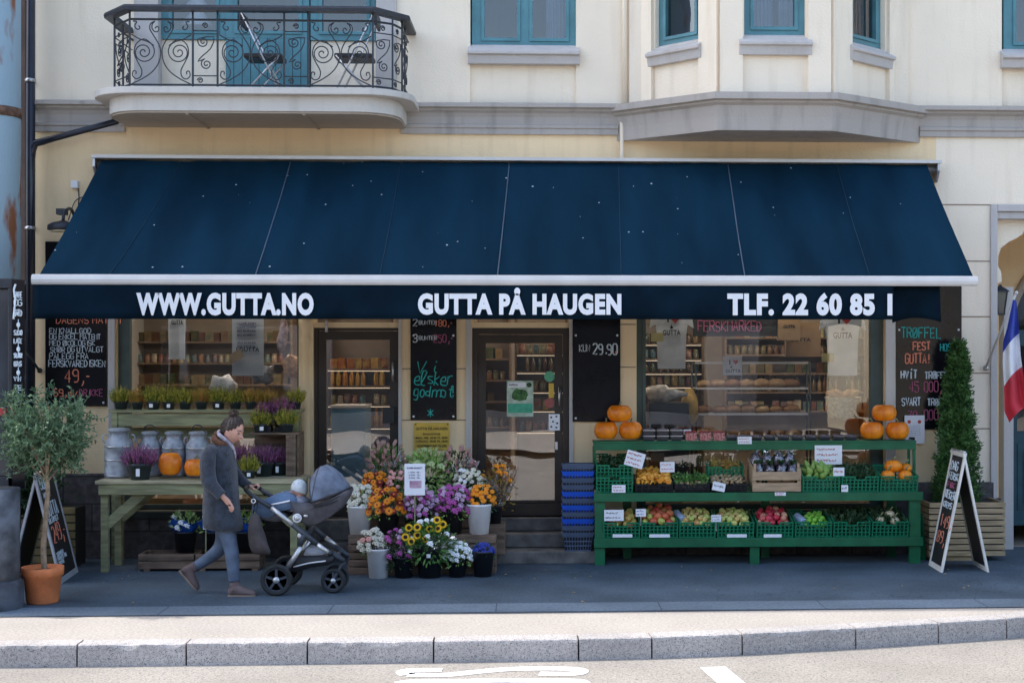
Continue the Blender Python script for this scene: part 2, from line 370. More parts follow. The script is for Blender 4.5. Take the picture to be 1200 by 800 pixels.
M['heather_g'] = foliage('green_heather', (.17,.22,.03), (.52,.46,.08), scale=26)
M['heather_r'] = foliage('rusty_heather', (.32,.30,.04), (.58,.30,.10), scale=26)
M['heather_p'] = foliage('purple_heather', (.17,.045,.13), (.46,.19,.36), scale=26)
M['leaf'] = foliage('leaf_green', (.04,.14,.025), (.18,.38,.09), scale=30)
M['leaf_l'] = foliage('leaf_lime', (.18,.36,.07), (.50,.68,.24), scale=30)
M['leaf_d'] = foliage('leaf_dark', (.015,.05,.015), (.05,.11,.04), scale=30)
M['potgrey'] = mat('grey_pot', (.035,.05,.055), .5, .2, 8)
M['bucket_w'] = mat('white_bucket', (.82,.83,.86), .35, .05, 5)
M['bucket_b'] = mat('black_bucket', (.012,.014,.018), .35, .2, 5)
M['pumpkin'] = mat('pumpkin_skin', (.84,.19,.004), .4, .2, 7, .1, 20, c2=(.98,.31,.01))
M['stem'] = mat('dry_stem', (.22,.22,.1), .8, .3, 20)
M['paper'] = mat('white_paper', (.86,.86,.90), .7, .04)
M['ink_r'] = mat('red_ink', (.55,.08,.06), .7); M['ink_b'] = mat('blue_ink', (.05,.06,.2), .7); M['ink_k'] = mat('black_ink', (.02,.02,.025), .7)
M['chalk'] = mat('white_chalk', (.62,.70,.76), .8, .1, 20); M['chalk_o'] = mat('orange_chalk', (.80,.26,.16), .8, .1, 20)
M['chalk_t'] = mat('teal_chalk', (.03,.42,.38), .8, .1, 20); M['chalk_p'] = mat('pink_chalk', (.42,.10,.20), .8, .1, 20)
M['brass'] = mat('brass_plate', (.62,.42,.07), .35, .12, 6, metal=.35)
M['punnet_k'] = mat('black_punnet', (.02,.022,.03), .35, .2, 30); M['punnet_r'] = mat('strawberry_punnet', (.45,.06,.05), .5, .4, 60, c2=(.65,.3,.28))
M['basket_blue'] = mat('blue_basket', (.015,.10,.62), .4, .1, 5); M['basket_grey'] = mat('grey_basket', (.09,.12,.19), .45, .15, 5)
# ------------------------------------------------------------------ lettering
GL = {'A':'00 26 40;12 32','B':'00 06 36 45 44 33 03;33 42 41 30 00','C':'45 36 16 05 01 10 30 41','D':'00 06 26 44 42 20 00','E':'40 00 06 46;03 33',
'F':'00 06 46;03 33','G':'45 36 16 05 01 10 30 41 43 23','H':'00 06;40 46;03 43','I':'20 26','J':'46 41 30 10 01','K':'00 06;46 03 40','L':'06 00 40',
'M':'00 06 23 46 40','N':'00 06 40 46','O':'10 01 05 16 36 45 41 30 10','P':'00 06 36 45 44 33 03','R':'00 06 36 45 44 33 03;23 40','S':'45 36 16 05 04 13 33 42 41 30 10 01',
'T':'06 46;26 20','U':'06 01 10 30 41 46','V':'06 20 46','W':'06 10 23 30 46','X':'00 46;06 40','Y':'06 23 46;23 20','Z':'06 46 00 40','Ø':'10 01 05 16 36 45 41 30 10;00 46',
'Å':'00 25 40;12 32;26 17 27 26','Í':'20 25;26 37','0':'10 01 05 16 36 45 41 30 10','1':'15 26 20','2':'05 16 36 45 44 00 40','3':'05 16 36 45 44 33 13;33 42 41 30 10 01','4':'30 36 02 42',
'5':'46 06 04 34 43 41 30 10 01','6':'36 16 05 01 10 30 41 42 33 03','7':'06 46 10','8':'13 04 05 16 36 45 44 33 13 02 01 10 30 41 42 33','9':'43 13 04 05 16 36 45 41 30 10',
',':'21 20 1/','-':'13 33','!':'26 22;20 21','.':'20 21','/':'00 46',':':'21 22;24 25','♥':'20 04 15 24 35 44 20','*':'23 26;23 45;23 41;23 20;23 01;23 05',
'v':'04 10 24','i':'24 21 30;26 27','e':'12 32 34 24 13 11 20 40','l':'11 36 27 16 11 20 30','s':'34 14 13 32 31 11','k':'10 16;34 12 30','r':'10 14;13 24 34','g':'34 14 11 31 34 3/ 1/',
'o':'11 13 24 33 31 20 11','d':'33 13 11 31;36 30','m':'00 04;03 14 23 20;23 34 43 40','a':'33 14 11 30 33 30','t':'26 21 30;14 34','j':'24 2/ 1/','n':'10 14;13 24 33 30','b':'16 10 30 33 13'}
def glyph_pts(ch):
    if ch not in GL: return []
    out = []
    for st in GL[ch].split(';'):
        out.append([(int(p[0])/4, (-.25 if p[1] == '/' else int(p[1])/6)) for p in st.split()])
    return out
def strokes(mb, text, x0, z0, h, w, y, r, jit=.04, gap=.35, slant=0.0, rise=0.0, rr=None):
    """hand lettering drawn with round strokes lying on plane y; x0,z0 lower left; w width of one letter"""
    q = rr or random.Random(len(text)*31 + int(abs(x0)*100))
    x = x0; z = z0
    for ch in text:
        if ch != ' ':
            a = q.uniform(-jit, jit); sc_ = 1 + q.uniform(-jit, jit)*1.5; dz = q.uniform(-jit, jit)*h
            for st in glyph_pts(ch):
                if ch.islower(): st = [(v_.x, v_.y) for v_ in cat_spline([Vector((a_, b_, 0)) for a_, b_ in st], 4)]
                mb.tube([(x + (u + slant*v)*w*sc_, y, z + dz + (v + a*u)*h*sc_) for u, v in st], r, 5, smooth=False)
        x += w*(1+gap) if ch not in " .,!'I" else w*(.62 if ch in ' ' else .75)
        z += rise*w
    return x
def lettering(items, y, parent, name='lettering'):
    """items: (px, py_bottom, h_px, w_px, text, material key, radius px[, opts])"""
    for it in items:
        mb = MB(); p = P(it[0], it[1], y); s = 1/105.5; kw = dict(it[7]) if len(it) > 7 else {}
        strokes(mb, it[4], p.x, p.z, it[2]*s, it[3]*s/(1+kw.get('gap', .35)), y, it[6]*s, **kw)
        mb.build(name, M[it[5]], parent)
def fit_text(body, x0, x1, z0, z1, y, material, parent, name='lettering', bold=.02, depth=.003):
    cu = bpy.data.curves.new('t', 'FONT'); cu.body = body; cu.size = 1; cu.offset = bold; cu.extrude = .01; cu.resolution_u = 4; cu.space_character = 1+bold*2.2
    ob = bpy.data.objects.new('t', cu); col.objects.link(ob)
    dg = bpy.context.evaluated_depsgraph_get(); me = bpy.data.meshes.new_from_object(ob.evaluated_get(dg))
    bpy.data.objects.remove(ob)
    vs = [v.co.copy() for v in me.vertices]
    ax0 = min(v.x for v in vs); ax1 = max(v.x for v in vs); ay0 = min(v.y for v in vs); ay1 = max(v.y for v in vs)
    mb = MB()
    nv = [((v.x-ax0)/(ax1-ax0)*(x1-x0)+x0, y + (-depth if v.z > 0 else 0), (v.y-ay0)/(ay1-ay0)*(z1-z0)+z0) for v in vs]
    mb.add(nv, [tuple(p.vertices) for p in me.polygons]); bpy.data.meshes.remove(me)
    return mb.build(name, material, parent)
# ------------------------------------------------------------------ walls and windows
def wall(mb, x0, x1, z0, z1, holes, y0=0.0, th=.3):
    xs = sorted({x0, x1, *[h[i] for h in holes for i in (0,1) if x0 < h[i] < x1]})
    zs = sorted({z0, z1, *[h[i] for h in holes for i in (2,3) if z0 < h[i] < z1]})
    for i in range(len(xs)-1):
        for j in range(len(zs)-1):
            a, b, c, d = xs[i], xs[i+1], zs[j], zs[j+1]; mx, mz = (a+b)/2, (c+d)/2
            if any(h[0] < mx < h[1] and h[2] < mz < h[3] for h in holes): continue
            mb.quad((a,y0,c),(b,y0,c),(b,y0,d),(a,y0,d)); mb.quad((b,y0+th,c),(a,y0+th,c),(a,y0+th,d),(b,y0+th,d))
    for h in holes:
        a, b, c, d = max(h[0],x0), min(h[1],x1), max(h[2],z0), min(h[3],z1)
        mb.quad((a,y0,c),(a,y0,d),(a,y0+th,d),(a,y0+th,c)); mb.quad((b,y0,d),(b,y0,c),(b,y0+th,c),(b,y0+th,d))
        mb.quad((a,y0,d),(b,y0,d),(b,y0+th,d),(a,y0+th,d)); mb.quad((b,y0,c),(a,y0,c),(a,y0+th,c),(b,y0+th,c))
def sweep(mb, path, prof, cap=True):
    """path: list of (x,y) left to right seen from the street; prof: list of (out,z)"""
    n = len(path); rings = []
    for i, p in enumerate(path):
        p = Vector(p); ds = []
        if i > 0: ds.append((p-Vector(path[i-1])).normalized())
        if i < n-1: ds.append((Vector(path[i+1])-p).normalized())
        ns = [Vector((d.y, -d.x)) for d in ds]
        nn = sum(ns, Vector((0,0))).normalized(); k = 1/max(.35, nn.dot(ns[0]))
        rings.append([Vector((p.x+nn.x*o*k, p.y+nn.y*o*k, z)) for o, z in prof])
    m = len(prof); vs = [q for r in rings for q in r]; fs = []
    for i in range(n-1):
        for j in range(m-1): a = i*m+j; fs.append((a, a+m, a+m+1, a+1))
    if cap: fs.append(tuple(range(m))); fs.append(tuple(reversed(range((n-1)*m, n*m))))
    mb.add(vs, fs)
def facet_mat(p0, p1):
    p0 = Vector((*p0, 0)); p1 = Vector((*p1, 0)); ux = (p1-p0).normalized(); uy = Vector((-ux.y, ux.x, 0))
    m = Matrix.Identity(4)
    for i in range(3): m[i][0] = ux[i]; m[i][1] = uy[i]; m[i][2] = (0,0,1)[i]; m[i][3] = p0[i]
    return m
def U(p0, p1, px):
    """distance along the facet p0->p1 at which pixel column px meets it"""
    d = ray(px, 410); c = CAM; ux, uy = p1[0]-p0[0], p1[1]-p0[1]
    det = d.x*(-uy) + d.y*ux
    t = ((p0[0]-c.x)*(-uy) + (p0[1]-c.y)*ux)/det
    q = Vector((c.x+d.x*t, c.y+d.y*t)); return (q-Vector(p0)).length
def window(parent, mx, u0, u1, z0, z1, panes, fmat, gmat, y=.10, fw=.07, sash=.035, sill=None, pane_name='pane', name='window', midbar=None):
    """frame is the part, each pane a sub-part; panes = list of (ua,ub,za,zb) clear openings"""
    m1 = MB(mx); wall(m1, u0, u1, z0, z1, panes, y, .07)
    m1.quad((u0,y,z0),(u0,y,z1),(u0,y+.07,z1),(u0,y+.07,z0))
    for a, b, c, d in panes:
        s = sash
        for bx in ((a-s, b+s, y-.018, y, d, d+s), (a-s, b+s, y-.018, y, c-s, c), (a-s, a, y-.018, y, c, d), (b, b+s, y-.018, y, c, d)): m1.box(*bx)
    f = m1.build(name, fmat, parent)
    for a, b, c, d in panes:
        g = MB(mx); g.quad((a-.004,y+.03,c-.004),(b+.004,y+.03,c-.004),(b+.004,y+.03,d+.004),(a-.004,y+.03,d+.004)); g.build(pane_name, gmat, f, recalc=False)
    if sill:
        s = MB(mx); a, b, zt, zb, outd = sill
        s.prism([(y+.0, zt), (-outd, zt-(zt-zb)*.45), (-outd, zt-(zt-zb)*.58), (-outd*.7, zt-(zt-zb)*.62), (-outd*.55, zb), (y, zb)], a, b, 'x')
        s.build('sill', M['lav'], f, bevel=.004)
    return f
# ================================================================== THE SETTING
def sheet(name, m, pts, z, kind='structure'):
    mb = MB(); mb.add([(x, y, z) for x, y in pts], [tuple(range(len(pts)))]); o = mb.build(name, m, recalc=False); return tag(o, kind=kind)
ROADZ = -.165
kpx = [(-60,757.5),(90,756),(218,754.5),(360,753),(508,751.5),(678,749),(764,747),(870,743),(1003,736),(1100,730),(1180,725),(1262,717)]
kp = [G(a, b).xy for a, b in kpx]
kp = [kp[0] + Vector((-1.2*i, 0)) for i in range(20, 0, -1)] + kp
dl = (kp[-1]-kp[-2]).normalized()
for i in range(8):
    dl = Matrix.Rotation(R(1.5), 2) @ dl; kp.append(kp[-1] + dl*1.1)
def koff(o):
    out = []
    for i, p in enumerate(kp):
        t = (kp[min(i+1, len(kp)-1)] - kp[max(i-1, 0)]).normalized(); out.append(p + Vector((-t.y, t.x))*o)
    return out
sheet('road', M['road'], [(-300,-300),(300,-300),(300,300),(-300,300)], ROADZ)
kb = koff(.17)
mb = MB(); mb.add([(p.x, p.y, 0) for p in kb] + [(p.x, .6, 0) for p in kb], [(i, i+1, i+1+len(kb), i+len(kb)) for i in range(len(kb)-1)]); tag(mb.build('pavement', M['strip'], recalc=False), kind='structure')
gl0 = [G(px, py).xy for px, py in ((-60,723.5),(600,718.5),(1260,711))]; gl1 = [G(px, py).xy for px, py in ((-60,712.5),(600,708.5),(1260,701.5))]
def ext(l): a, b = l[0], l[-1]; d = (b-a).normalized(); return [a-d*20] + list(l) + [b+d*6]
gl0, gl1 = ext(gl0), ext(gl1)
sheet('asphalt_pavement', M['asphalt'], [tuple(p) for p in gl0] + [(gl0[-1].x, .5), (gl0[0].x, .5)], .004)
# row of slabs between asphalt and the outer pavement, with open joints
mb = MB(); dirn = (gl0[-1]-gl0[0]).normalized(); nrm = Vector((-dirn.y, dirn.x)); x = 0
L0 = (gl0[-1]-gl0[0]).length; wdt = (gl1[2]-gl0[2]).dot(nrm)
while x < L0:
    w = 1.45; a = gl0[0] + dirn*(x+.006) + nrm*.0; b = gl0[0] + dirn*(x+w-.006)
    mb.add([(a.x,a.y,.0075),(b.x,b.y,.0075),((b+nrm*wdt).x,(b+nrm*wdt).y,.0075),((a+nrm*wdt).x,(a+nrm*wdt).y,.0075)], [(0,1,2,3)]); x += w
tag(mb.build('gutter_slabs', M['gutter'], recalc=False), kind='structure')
mb = MB(); ki, ko = koff(.19), koff(0.0)
cut = []
for i in range(len(kp)-1):
    a0, a1, b0, b1 = ko[i], ko[i+1], ki[i], ki[i+1]; d = (a1-a0).normalized()*.007
    a0 = a0+d; a1 = a1-d; b0 = b0+d; b1 = b1-d
    vs = [(a0.x,a0.y,ROADZ-.05),(a1.x,a1.y,ROADZ-.05),(b1.x,b1.y,ROADZ-.05),(b0.x,b0.y,ROADZ-.05)]
    zt = .006 + rnd.uniform(0,.003)
    # worn, slightly wavy front arris
    n = 24; top = []; 
    fr = [a0.lerp(a1, k/n) for k in range(n+1)]; bk = [b0.lerp(b1, k/n) for k in range(n+1)]
    nn = (b0-a0).normalized(); base = len(mb.v); V = []
    for k in range(n+1):
        e = .012 + .03*abs(noise.noise(Vector((fr[k].x*7, fr[k].y*7, 1))))
        V += [(fr[k].x, fr[k].y, ROADZ-.05), (fr[k].x+nn.x*.004, fr[k].y+nn.y*.004, zt-e*1.4), (fr[k].x+nn.x*e*.5, fr[k].y+nn.y*e*.5, zt-e*.45), (fr[k].x+nn.x*e*1.5, fr[k].y+nn.y*e*1.5, zt), (bk[k].x, bk[k].y, zt), (bk[k].x, bk[k].y, -.05)]
    Fc = []
    for k in range(n):
        for j in range(5): q = k*6+j; Fc.append((q, q+6, q+7, q+1))
    Fc.append(tuple(range(6))); Fc.append(tuple(reversed(range(n*6, n*6+6))))
    mb.add(V, Fc)
tag(mb.build('kerb', M['kerb']), kind='structure')
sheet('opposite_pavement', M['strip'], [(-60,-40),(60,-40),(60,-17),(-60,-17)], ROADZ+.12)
# painted marks on the road
def mark(pts, w):
    mb = MB(); pts = [G(a, b, ROADZ).xy for a, b in pts]; V = []
    for i, p in enumerate(pts):
        t = (pts[min(i+1, len(pts)-1)]-pts[max(i-1, 0)]).normalized(); n = Vector((-t.y, t.x))*w/2
        V += [(p.x+n.x, p.y+n.y, ROADZ+.004), (p.x-n.x, p.y-n.y, ROADZ+.004)]
    mb.add(V, [(2*i, 2*i+1, 2*i+3, 2*i+2) for i in range(len(pts)-1)]); o = mb.build('road_marking', M['paint'], recalc=False); tag(o, kind='structure')
mark(cat_spline([(478,790.5),(474,787.5),(482,785.5),(518,785)], 5), .13)
mark(cat_spline([(478,790.5),(520,790.8),(560,787),(600,783.8),(650,783.2),(677,784.6),(678,788),(664,789.6),(632,789.2)], 6), .13)
mark(cat_spline([(466,801),(490,798.2),(540,798),(585,797),(640,797.5),(676,798),(682,801)], 5), .13)
mark([(835,781.5),(858,801),(885,824)], .2)
# ================================================================== THE SHOP BUILDING
bld = empty('shop_building', (X(600), 0, 0), 'cream plastered corner building with grey cornice, iron balcony and bay window above the shopfront', 'building')
ZC0, ZC1 = 4.665, 5.0            # cornice
XL, XR = X(41), 16.0
# openings of the ground floor
zt = 3.35
h_lw = (X(137), X(350), .52, zt); h_d1 = (X(367), X(467), .43, zt); h_d2 = (X(553), X(667), .43, zt); h_bw = (X(746), X(1036), .50, zt)
POR0, POR1, PORZ = X(1166), X(1166)+3.4, Z(1166, 246)
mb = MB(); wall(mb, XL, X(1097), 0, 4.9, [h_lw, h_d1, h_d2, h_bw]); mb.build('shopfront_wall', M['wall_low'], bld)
mb = MB(); wall(mb, X(1097), XR, 0, 4.9, [(POR0, POR1, -.02, PORZ)]); mb.build('pier_wall', M['wall'], bld)
wz = Z(600, 52); wt = wz+2.0
zup = 4.9
hb = (X(158), X(465), zup, 7.75)
h2 = (X(551), X(675), zup, wt+.1); h3 = (X(748), X(1050), zup, 8.5); h4 = (X(1174), X(1174)+1.2, zup, wt+.1)
mb = MB(); wall(mb, XL, XR, 4.9, 13, [hb, h2, h3, h4, *[(x, x+1.2, 9.2, 11.2) for x in (-4, -1, 4, 7)]]); mb.build('upper_wall', M['wall'], bld)
# roof, back, sides, floors: the shell that throws the shade on the street
mb = MB(); mb.box(XL, XR, .3, 11, 13.0, 13.25); mb.box(XL, XR, 10.8, 11, 0, 13); mb.box(XL, XL+.2, .3, 10.8, 0, 13); mb.box(XR-.2, XR, .3, 10.8, 0, 13); mb.build('roof', M['white_trim'], bld)
mb = MB(); mb.box(XL+.2, XR-.2, .3, 10.8, 4.2, 4.85); mb.build('upper_floor', mat('dark_floor', (.05,.04,.035), .7), bld)
mb = MB(); mb.box(XL-.15, XR, -.12, .0, 13.0, 13.2); mb.build('eaves', M['trim'], bld)
# cornices
prof = [(0,ZC0), (.035,ZC0), (.035,ZC0+.06), (.05,ZC0+.07), (.05,ZC0+.1), (.03,ZC0+.115), (.03,ZC0+.19), (.05,ZC0+.23), (.09,ZC0+.255), (.09,ZC0+.275), (.14,ZC0+.285), (.14,ZC1-.015), (.0,ZC1+.02)]
A0 = (X(723), 0.0); B0 = (X(841,-.84), -.84); C0 = (X(975,-.84), -.84); D0 = (X(1078), 0.0)
m1 = MB(); sweep(m1, [(XL,0),(X(147),0)], prof); m1.build('cornice', M['trim'], bld)
m1 = MB(); sweep(m1, [(X(470),0),(X(724),0)], prof); m1.build('cornice', M['trim'], bld)
m1 = MB(); sweep(m1, [(X(1077),0),(XR,0)], prof); m1.build('cornice', M['trim'], bld)
pb = [(0.0,4.60), (.01,4.74), (.03,4.86), (.07,4.885), (.07,4.905), (.12,4.915), (.12,4.985), (0,5.0)]
m1 = MB(); sweep(m1, [A0, B0, C0, D0], pb, cap=False)
m1.add([(A0[0],.0,4.60),(B0[0],B0[1],4.60),(C0[0],C0[1],4.60),(D0[0],0,4.60)], [(3,2,1,0)]); m1.add([(A0[0],.0,5.0),(B0[0],B0[1],5.0),(C0[0],C0[1],5.0),(D0[0],0,5.0)], [(0,1,2,3)])
m1.build('bay_cornice', M['trim'], bld)
# bay window
A, B, C_, D_ = (X(752), 0.0), (X(843,-.78), -.78), (X(973,-.78), -.78), (X(1046), 0.0)
bay = MB(); wins = []
for (p0, p1, wa, wb) in ((A, B, 768, 820), (B, C_, 872, 944), (C_, D_, 996, 1037)):
    fm = facet_mat(p0, p1); Ln = (Vector(p1)-Vector(p0)).length
    pa = wa; ua, ub = U(p0, p1, wa), U(p0, p1, wb)
    ysill = 5.62
    mm = MB(fm); wall(mm, 0, Ln, 4.98, 9, [(ua, ub, ysill-.02, 7.6)], 0, .2)
    mm.box(0, ua-.02, -.05, 0, 5.0, 9); mm.box(ub+.02, Ln, -.05, 0, 5.0, 9)
    bay.v, bay.f, bay.s, n0 = bay.v+mm.v, bay.f+[[i+len(bay.v) for i in f] for f in mm.f], bay.s+mm.s, 0
    wins.append((fm, ua, ub, ysill))
bay.add([(A[0],.3,8.98),(A[0],0,8.98),(B[0],B[1],8.98),(C_[0],C_[1],8.98),(D_[0],0,8.98),(D_[0],.3,8.98)], [(0,1,2,3,4,5)])
bayo = bay.build('bay', M['wall'], bld)
for fm, ua, ub, zs in wins:
    window(bld, fm, ua, ub, zs, 7.6, [(ua+.11, ub-.11, zs+.10, 7.5)], M['blue'], M['glass_up'], y=.06, sill=(ua-.06, ub+.06, zs+.015, zs-.22, .11))
m1 = MB(); m1.box(X(737), X(757), -.06, 0, 5.0, 9); m1.build('pilaster', M['wall'], bld)
m1 = MB(); m1.box(X(1041), X(1063), -.06, 0, 5.0, 9); m1.build('pilaster', M['wall'], bld)
# window above door, window far right
ID = Matrix.Identity(4)
for (a, b, ps) in ((553, 675, [(566,608),(622,665)]), (1176, 1310, [(1187,1230),(1242,1300)])):
    z0 = Z(600, 53)
    window(bld, ID, X(a,.06), X(b,.06), z0, wt+.1, [(X(p,.1)+.02, X(q,.1)-.02, z0+.09, wt) for p, q in ps], M['blue'], M['glass_up'], y=.06, sill=(X(a)-.04, X(b)+.04, z0+.015, z0-.22, .13))
    m1 = MB(); m1.box(X(a-2), X(b+2), .04, .3, 4.9, z0-.21); m1.build('wall_panel', M['wall'], bld)
for x in (-4, -1, 4, 7): window(bld, ID, x, x+1.2, 9.2, 11.2, [(x+.1, x+.55, 9.3, 11.1), (x+.65, x+1.1, 9.3, 11.1)], M['blue'], M['glass_up'], y=.06)
# balcony door and side windows
zb = 4.95
m1 = MB(); m1.box(X(158), X(186), -.03, .25, zb, 7.75); m1.build('door_surround', M['lav'], bld)
m1 = MB(); m1.box(X(441), X(465), -.03, .25, zb, 7.75); m1.build('door_surround', M['lav'], bld)
for a, b, g0, g1 in ((187,264,200,256), (364,440,376,432)):
    z0 = Z(300, 47, .1)
    window(bld, ID, X(a,.1), X(b,.1), z0, 7.7, [(X(g0,.12)+.02, X(g1,.12)-.02, z0+.1, 7.6)], M['blue'], M['glass_up'], y=.1)
    m1 = MB(); m1.box(X(a,.1), X(b,.1), .13, .3, zb, z0); m1.build('wall_panel', M['wall'], bld)
a, b = X(264,.1), X(363,.1); z0 = Z(300, 45, .1)
dr = window(bld, ID, a+.004, b-.004, z0, 7.7, [(X(277,.12)+.02, X(353,.12)-.02, z0+.08, 7.6)], M['blue'], M['glass_up'], y=.09, name='balcony_door')
m1 = MB()
n = 10
for i in range(n): m1.box(a+.004+(b-a-.008)*i/n+.004, a+.004+(b-a-.008)*(i+1)/n-.004, .09, .14, zb, z0-.003)
m1.box(a+.004, b-.004, .105, .16, zb, z0-.003); m1.build('door_panel', M['blue'], dr)
# balcony
def rplan(x0, x1, yd, r, n=10):
    pts = [(x0, 0.0)]
    for i in range(n+1): t = PI + (PI/2)*i/n; pts.append((x0+r+r*math.cos(t), -yd+r+r*math.sin(t)*1.0))
    for i in range(n+1): t = 1.5*PI + (PI/2)*i/n; pts.append((x1-r+r*math.cos(t), -yd+r+r*math.sin(t)))
    return pts + [(x1, 0.0)]
bx0, bx1 = X(117,-.5), X(487,-.5); BD = 1.1
zt_, zr_, zd_ = Z(300,102,-BD), Z(300,110,-BD), Z(300,130,-BD+.08)
m1 = MB(); m1.prism(rplan(bx0, bx1, BD, .5), zr_, zt_, 'z'); bal = m1.build('balcony', M['white_trim'], bld, bevel=.008)
m1 = MB(); m1.prism(rplan(bx0+.14, bx1-.14, BD-.09, .45), zd_, zr_-.002, 'z'); m1.build('slab', M['white_trim'], bal)
m1 = MB(); m1.prism(rplan(bx0+.155, bx1-.155, BD-.11, .45), zd_-.02, zd_-.002, 'z')
for px in (232, 365): m1.box(X(px,-.5)-.015, X(px,-.5)+.015, -BD+.13, -.01, zd_-.035, zd_-.018)
m1.build('soffit', M['soffit'], bal)
# railing
ry = -BD+.08
zr0 = zt_+.03; zrt = Z(300, 24, ry); zh = Z(300, 11.5, ry-.06)
fl, fr_ = X(152, ry), X(436, ry)
cl, cr_ = (X(137,-BD+.5), -BD+.42), (X(472,-BD+.5), -BD+.42)
rail_path = [(cl[0], -.02), cl, (fl, ry), (fr_, ry), (X(460,ry+.12), ry+.12), cr_, (cr_[0], -.02)]
m1 = MB()
m1.tube([(x, y, zr0) for x, y in rail_path], .011, 6, smooth=False); m1.tube([(x, y, zrt) for x, y in rail_path], .012, 6, smooth=False)
posts = [(X(p, ry), ry) for p in (152,226,255,333,361,437)] + [cl, (cl[0], cl[1]+.3), (X(460,ry+.12), ry+.12), cr_, (cr_[0], cr_[1]+.3)]
for x, y in posts: m1.beam((x,y,zt_), (x,y,zh), .018, .018)
def spiral(c, r0, r1, t0, turns, sgn=1, n=22):
    return [(c[0]+(r0+(r1-r0)*i/n)*math.cos(t0+sgn*2*PI*turns*i/n), c[1]+(r0+(r1-r0)*i/n)*math.sin(t0+sgn*2*PI*turns*i/n)) for i in range(n+1)]
def panel(m1, p0, p1, wide):
    p0, p1 = Vector(p0), Vector(p1); Hh = zrt-zr0; W = (p1-p0).length
    def put(pts, r=.0065):
        m1.tube([(p0.x+(p1.x-p0.x)*u, p0.y+(p1.y-p0.y)*u, zr0+v*Hh) for u, v in pts], r, 5)
    if wide:
        k = Hh/W
        for s in (0, 1):
            f = (lambda q: [(1-u, v) for u, v in q]) if s else (lambda q: q)
            def sp(cx, cy, r, t0, turns, sgn): return [(cx+x*k, cy+y) for x, y in spiral((0,0), .015, r, t0, turns, sgn)]
            a = sp(.22,.50,.18,0,2.25,1)
            put(f(cat_spline(a[:-1] + [(.22,.70),(.10,.62),(.07,.48),(.13,.34),(.19,.22),(.17,.12),(.10,.09),(.045,.14),(.06,.21),(.10,.2),(.095,.16)], 3)))
            put(f(cat_spline([(.40,.86),(.43,.89),(.46,.87),(.45,.82),(.40,.81),(.355,.86),(.36,.93),(.40,.97),(.33,.93),(.32,.85),(.38,.75),(.46,.62),(.49,.50),(.46,.34),(.36,.2),(.2,.09),(.03,.01)], 4)))
            put(f(cat_spline([(.14,.90),(.16,.88),(.15,.85),(.11,.85),(.08,.90),(.11,.96),(.05,.97)], 4)))
            put(f(cat_spline([(.03,.77),(.15,.70),(.28,.66),(.38,.60)], 3)))
    else:
        kx = Hh/W
        put([(0,.14),(1,.14)]); put([(0,.83),(1,.83)])
        a = [(.42+x*kx, .66+y) for x, y in spiral((0,0), .012, .085, 0, 1.6, -1)]
        b = [(.55+x*kx, .32+y) for x, y in spiral((0,0), .085, .012, PI*.6, 1.7, 1)]
        put(cat_spline(a + [(.85,.74),(.72,.56),(.4,.45),(.2,.36)] + b, 2))
        put([(.3+x*kx, .07+y) for x, y in spiral((0,0), .01, .045, 0, 1.5)]); put([(.5+x*kx, .91+y) for x, y in spiral((0,0), .01, .045, 0, 1.5)])
pp = [(X(p, ry), ry) for p in (152,226,255,333,361,437)]
for i in range(5): panel(m1, pp[i], pp[i+1], i % 2 == 0)
panel(m1, cl, pp[0], False); panel(m1, pp[5], (X(460,ry+.12), ry+.12), False); panel(m1, (X(460,ry+.12), ry+.12), cr_, False)
panel(m1, (cl[0], cl[1]+.3), cl, False); panel(m1, cr_, (cr_[0], cr_[1]+.3), False); panel(m1, (cl[0], -.05), (cl[0], cl[1]+.3), False); panel(m1, (cr_[0], cr_[1]+.3), (cr_[0], -.05), False)
m1.build('railing', M['iron'], bal)
m1 = MB(); hp = [(cl[0]-.05, -.02), (cl[0]-.05, cl[1]-.03), (fl-.01, ry-.06), (fr_+.01, ry-.06), (cr_[0]+.04, cr_[1]-.03), (cr_[0]+.04, -.02)]
sweep(m1, hp, [(-.06,zh-.02),(.045,zh-.02),(.05,zh+.012),(.04,zh+.035),(-.05,zh+.035),(-.06,zh-.02)]); m1.build('handrail', M['iron'], bal)
# shop-level trims: plinth, frames, pilasters, steps
m1 = MB()
m1.box(XL, X(131), -.05, .0, 0, .93); m1.box(X(131), X(560), -.05, .0, 0, .44); m1.box(X(690), X(1040), -.05, .0, 0, .44); m1.box(X(1040), X(1163), -.05, .0, 0, .80)
m1.build('plinth', M['plinth'], bld, bevel=.006)
m1 = MB(); m1.box(X(131), X(366), -.09, .12, .44, .515); m1.box(X(745), X(1038), -.09, .12, .44, .495); m1.build('window_ledge', mat('dark_ledge', (.02,.03,.03), .5), bld, bevel=.005)
for bx in ((X(556), X(702), -.62, -.05, 0, .135), (X(552), X(700), -.34, -.05, .139, .285), (X(549), X(676), -.1, .30, .289, .43), (X(366), X(470), -.35, -.05, 0, .2), (X(366), X(470), -.2, .3, .204, .43)):
    m1 = MB(); m1.box(*bx); m1.build('step', M['step'], bld, bevel=.012)
m1 = MB(); m1.box(X(128), X(136), -.05, .0, .93, 3.9); m1.build('trim_strip', M['lav'], bld, bevel=.01)
m1 = MB(); m1.box(X(1037), X(1049), -.03, .0, .80, 3.9); m1.build('trim_strip', M['white_trim'], bld, bevel=.005)
for a, b in ((467,471),(546,552),(667,672)):
    m1 = MB(); m1.box(X(a), X(b), -.02, .12, .43, 3.4); m1.build('trim_strip', M['lav'], bld)
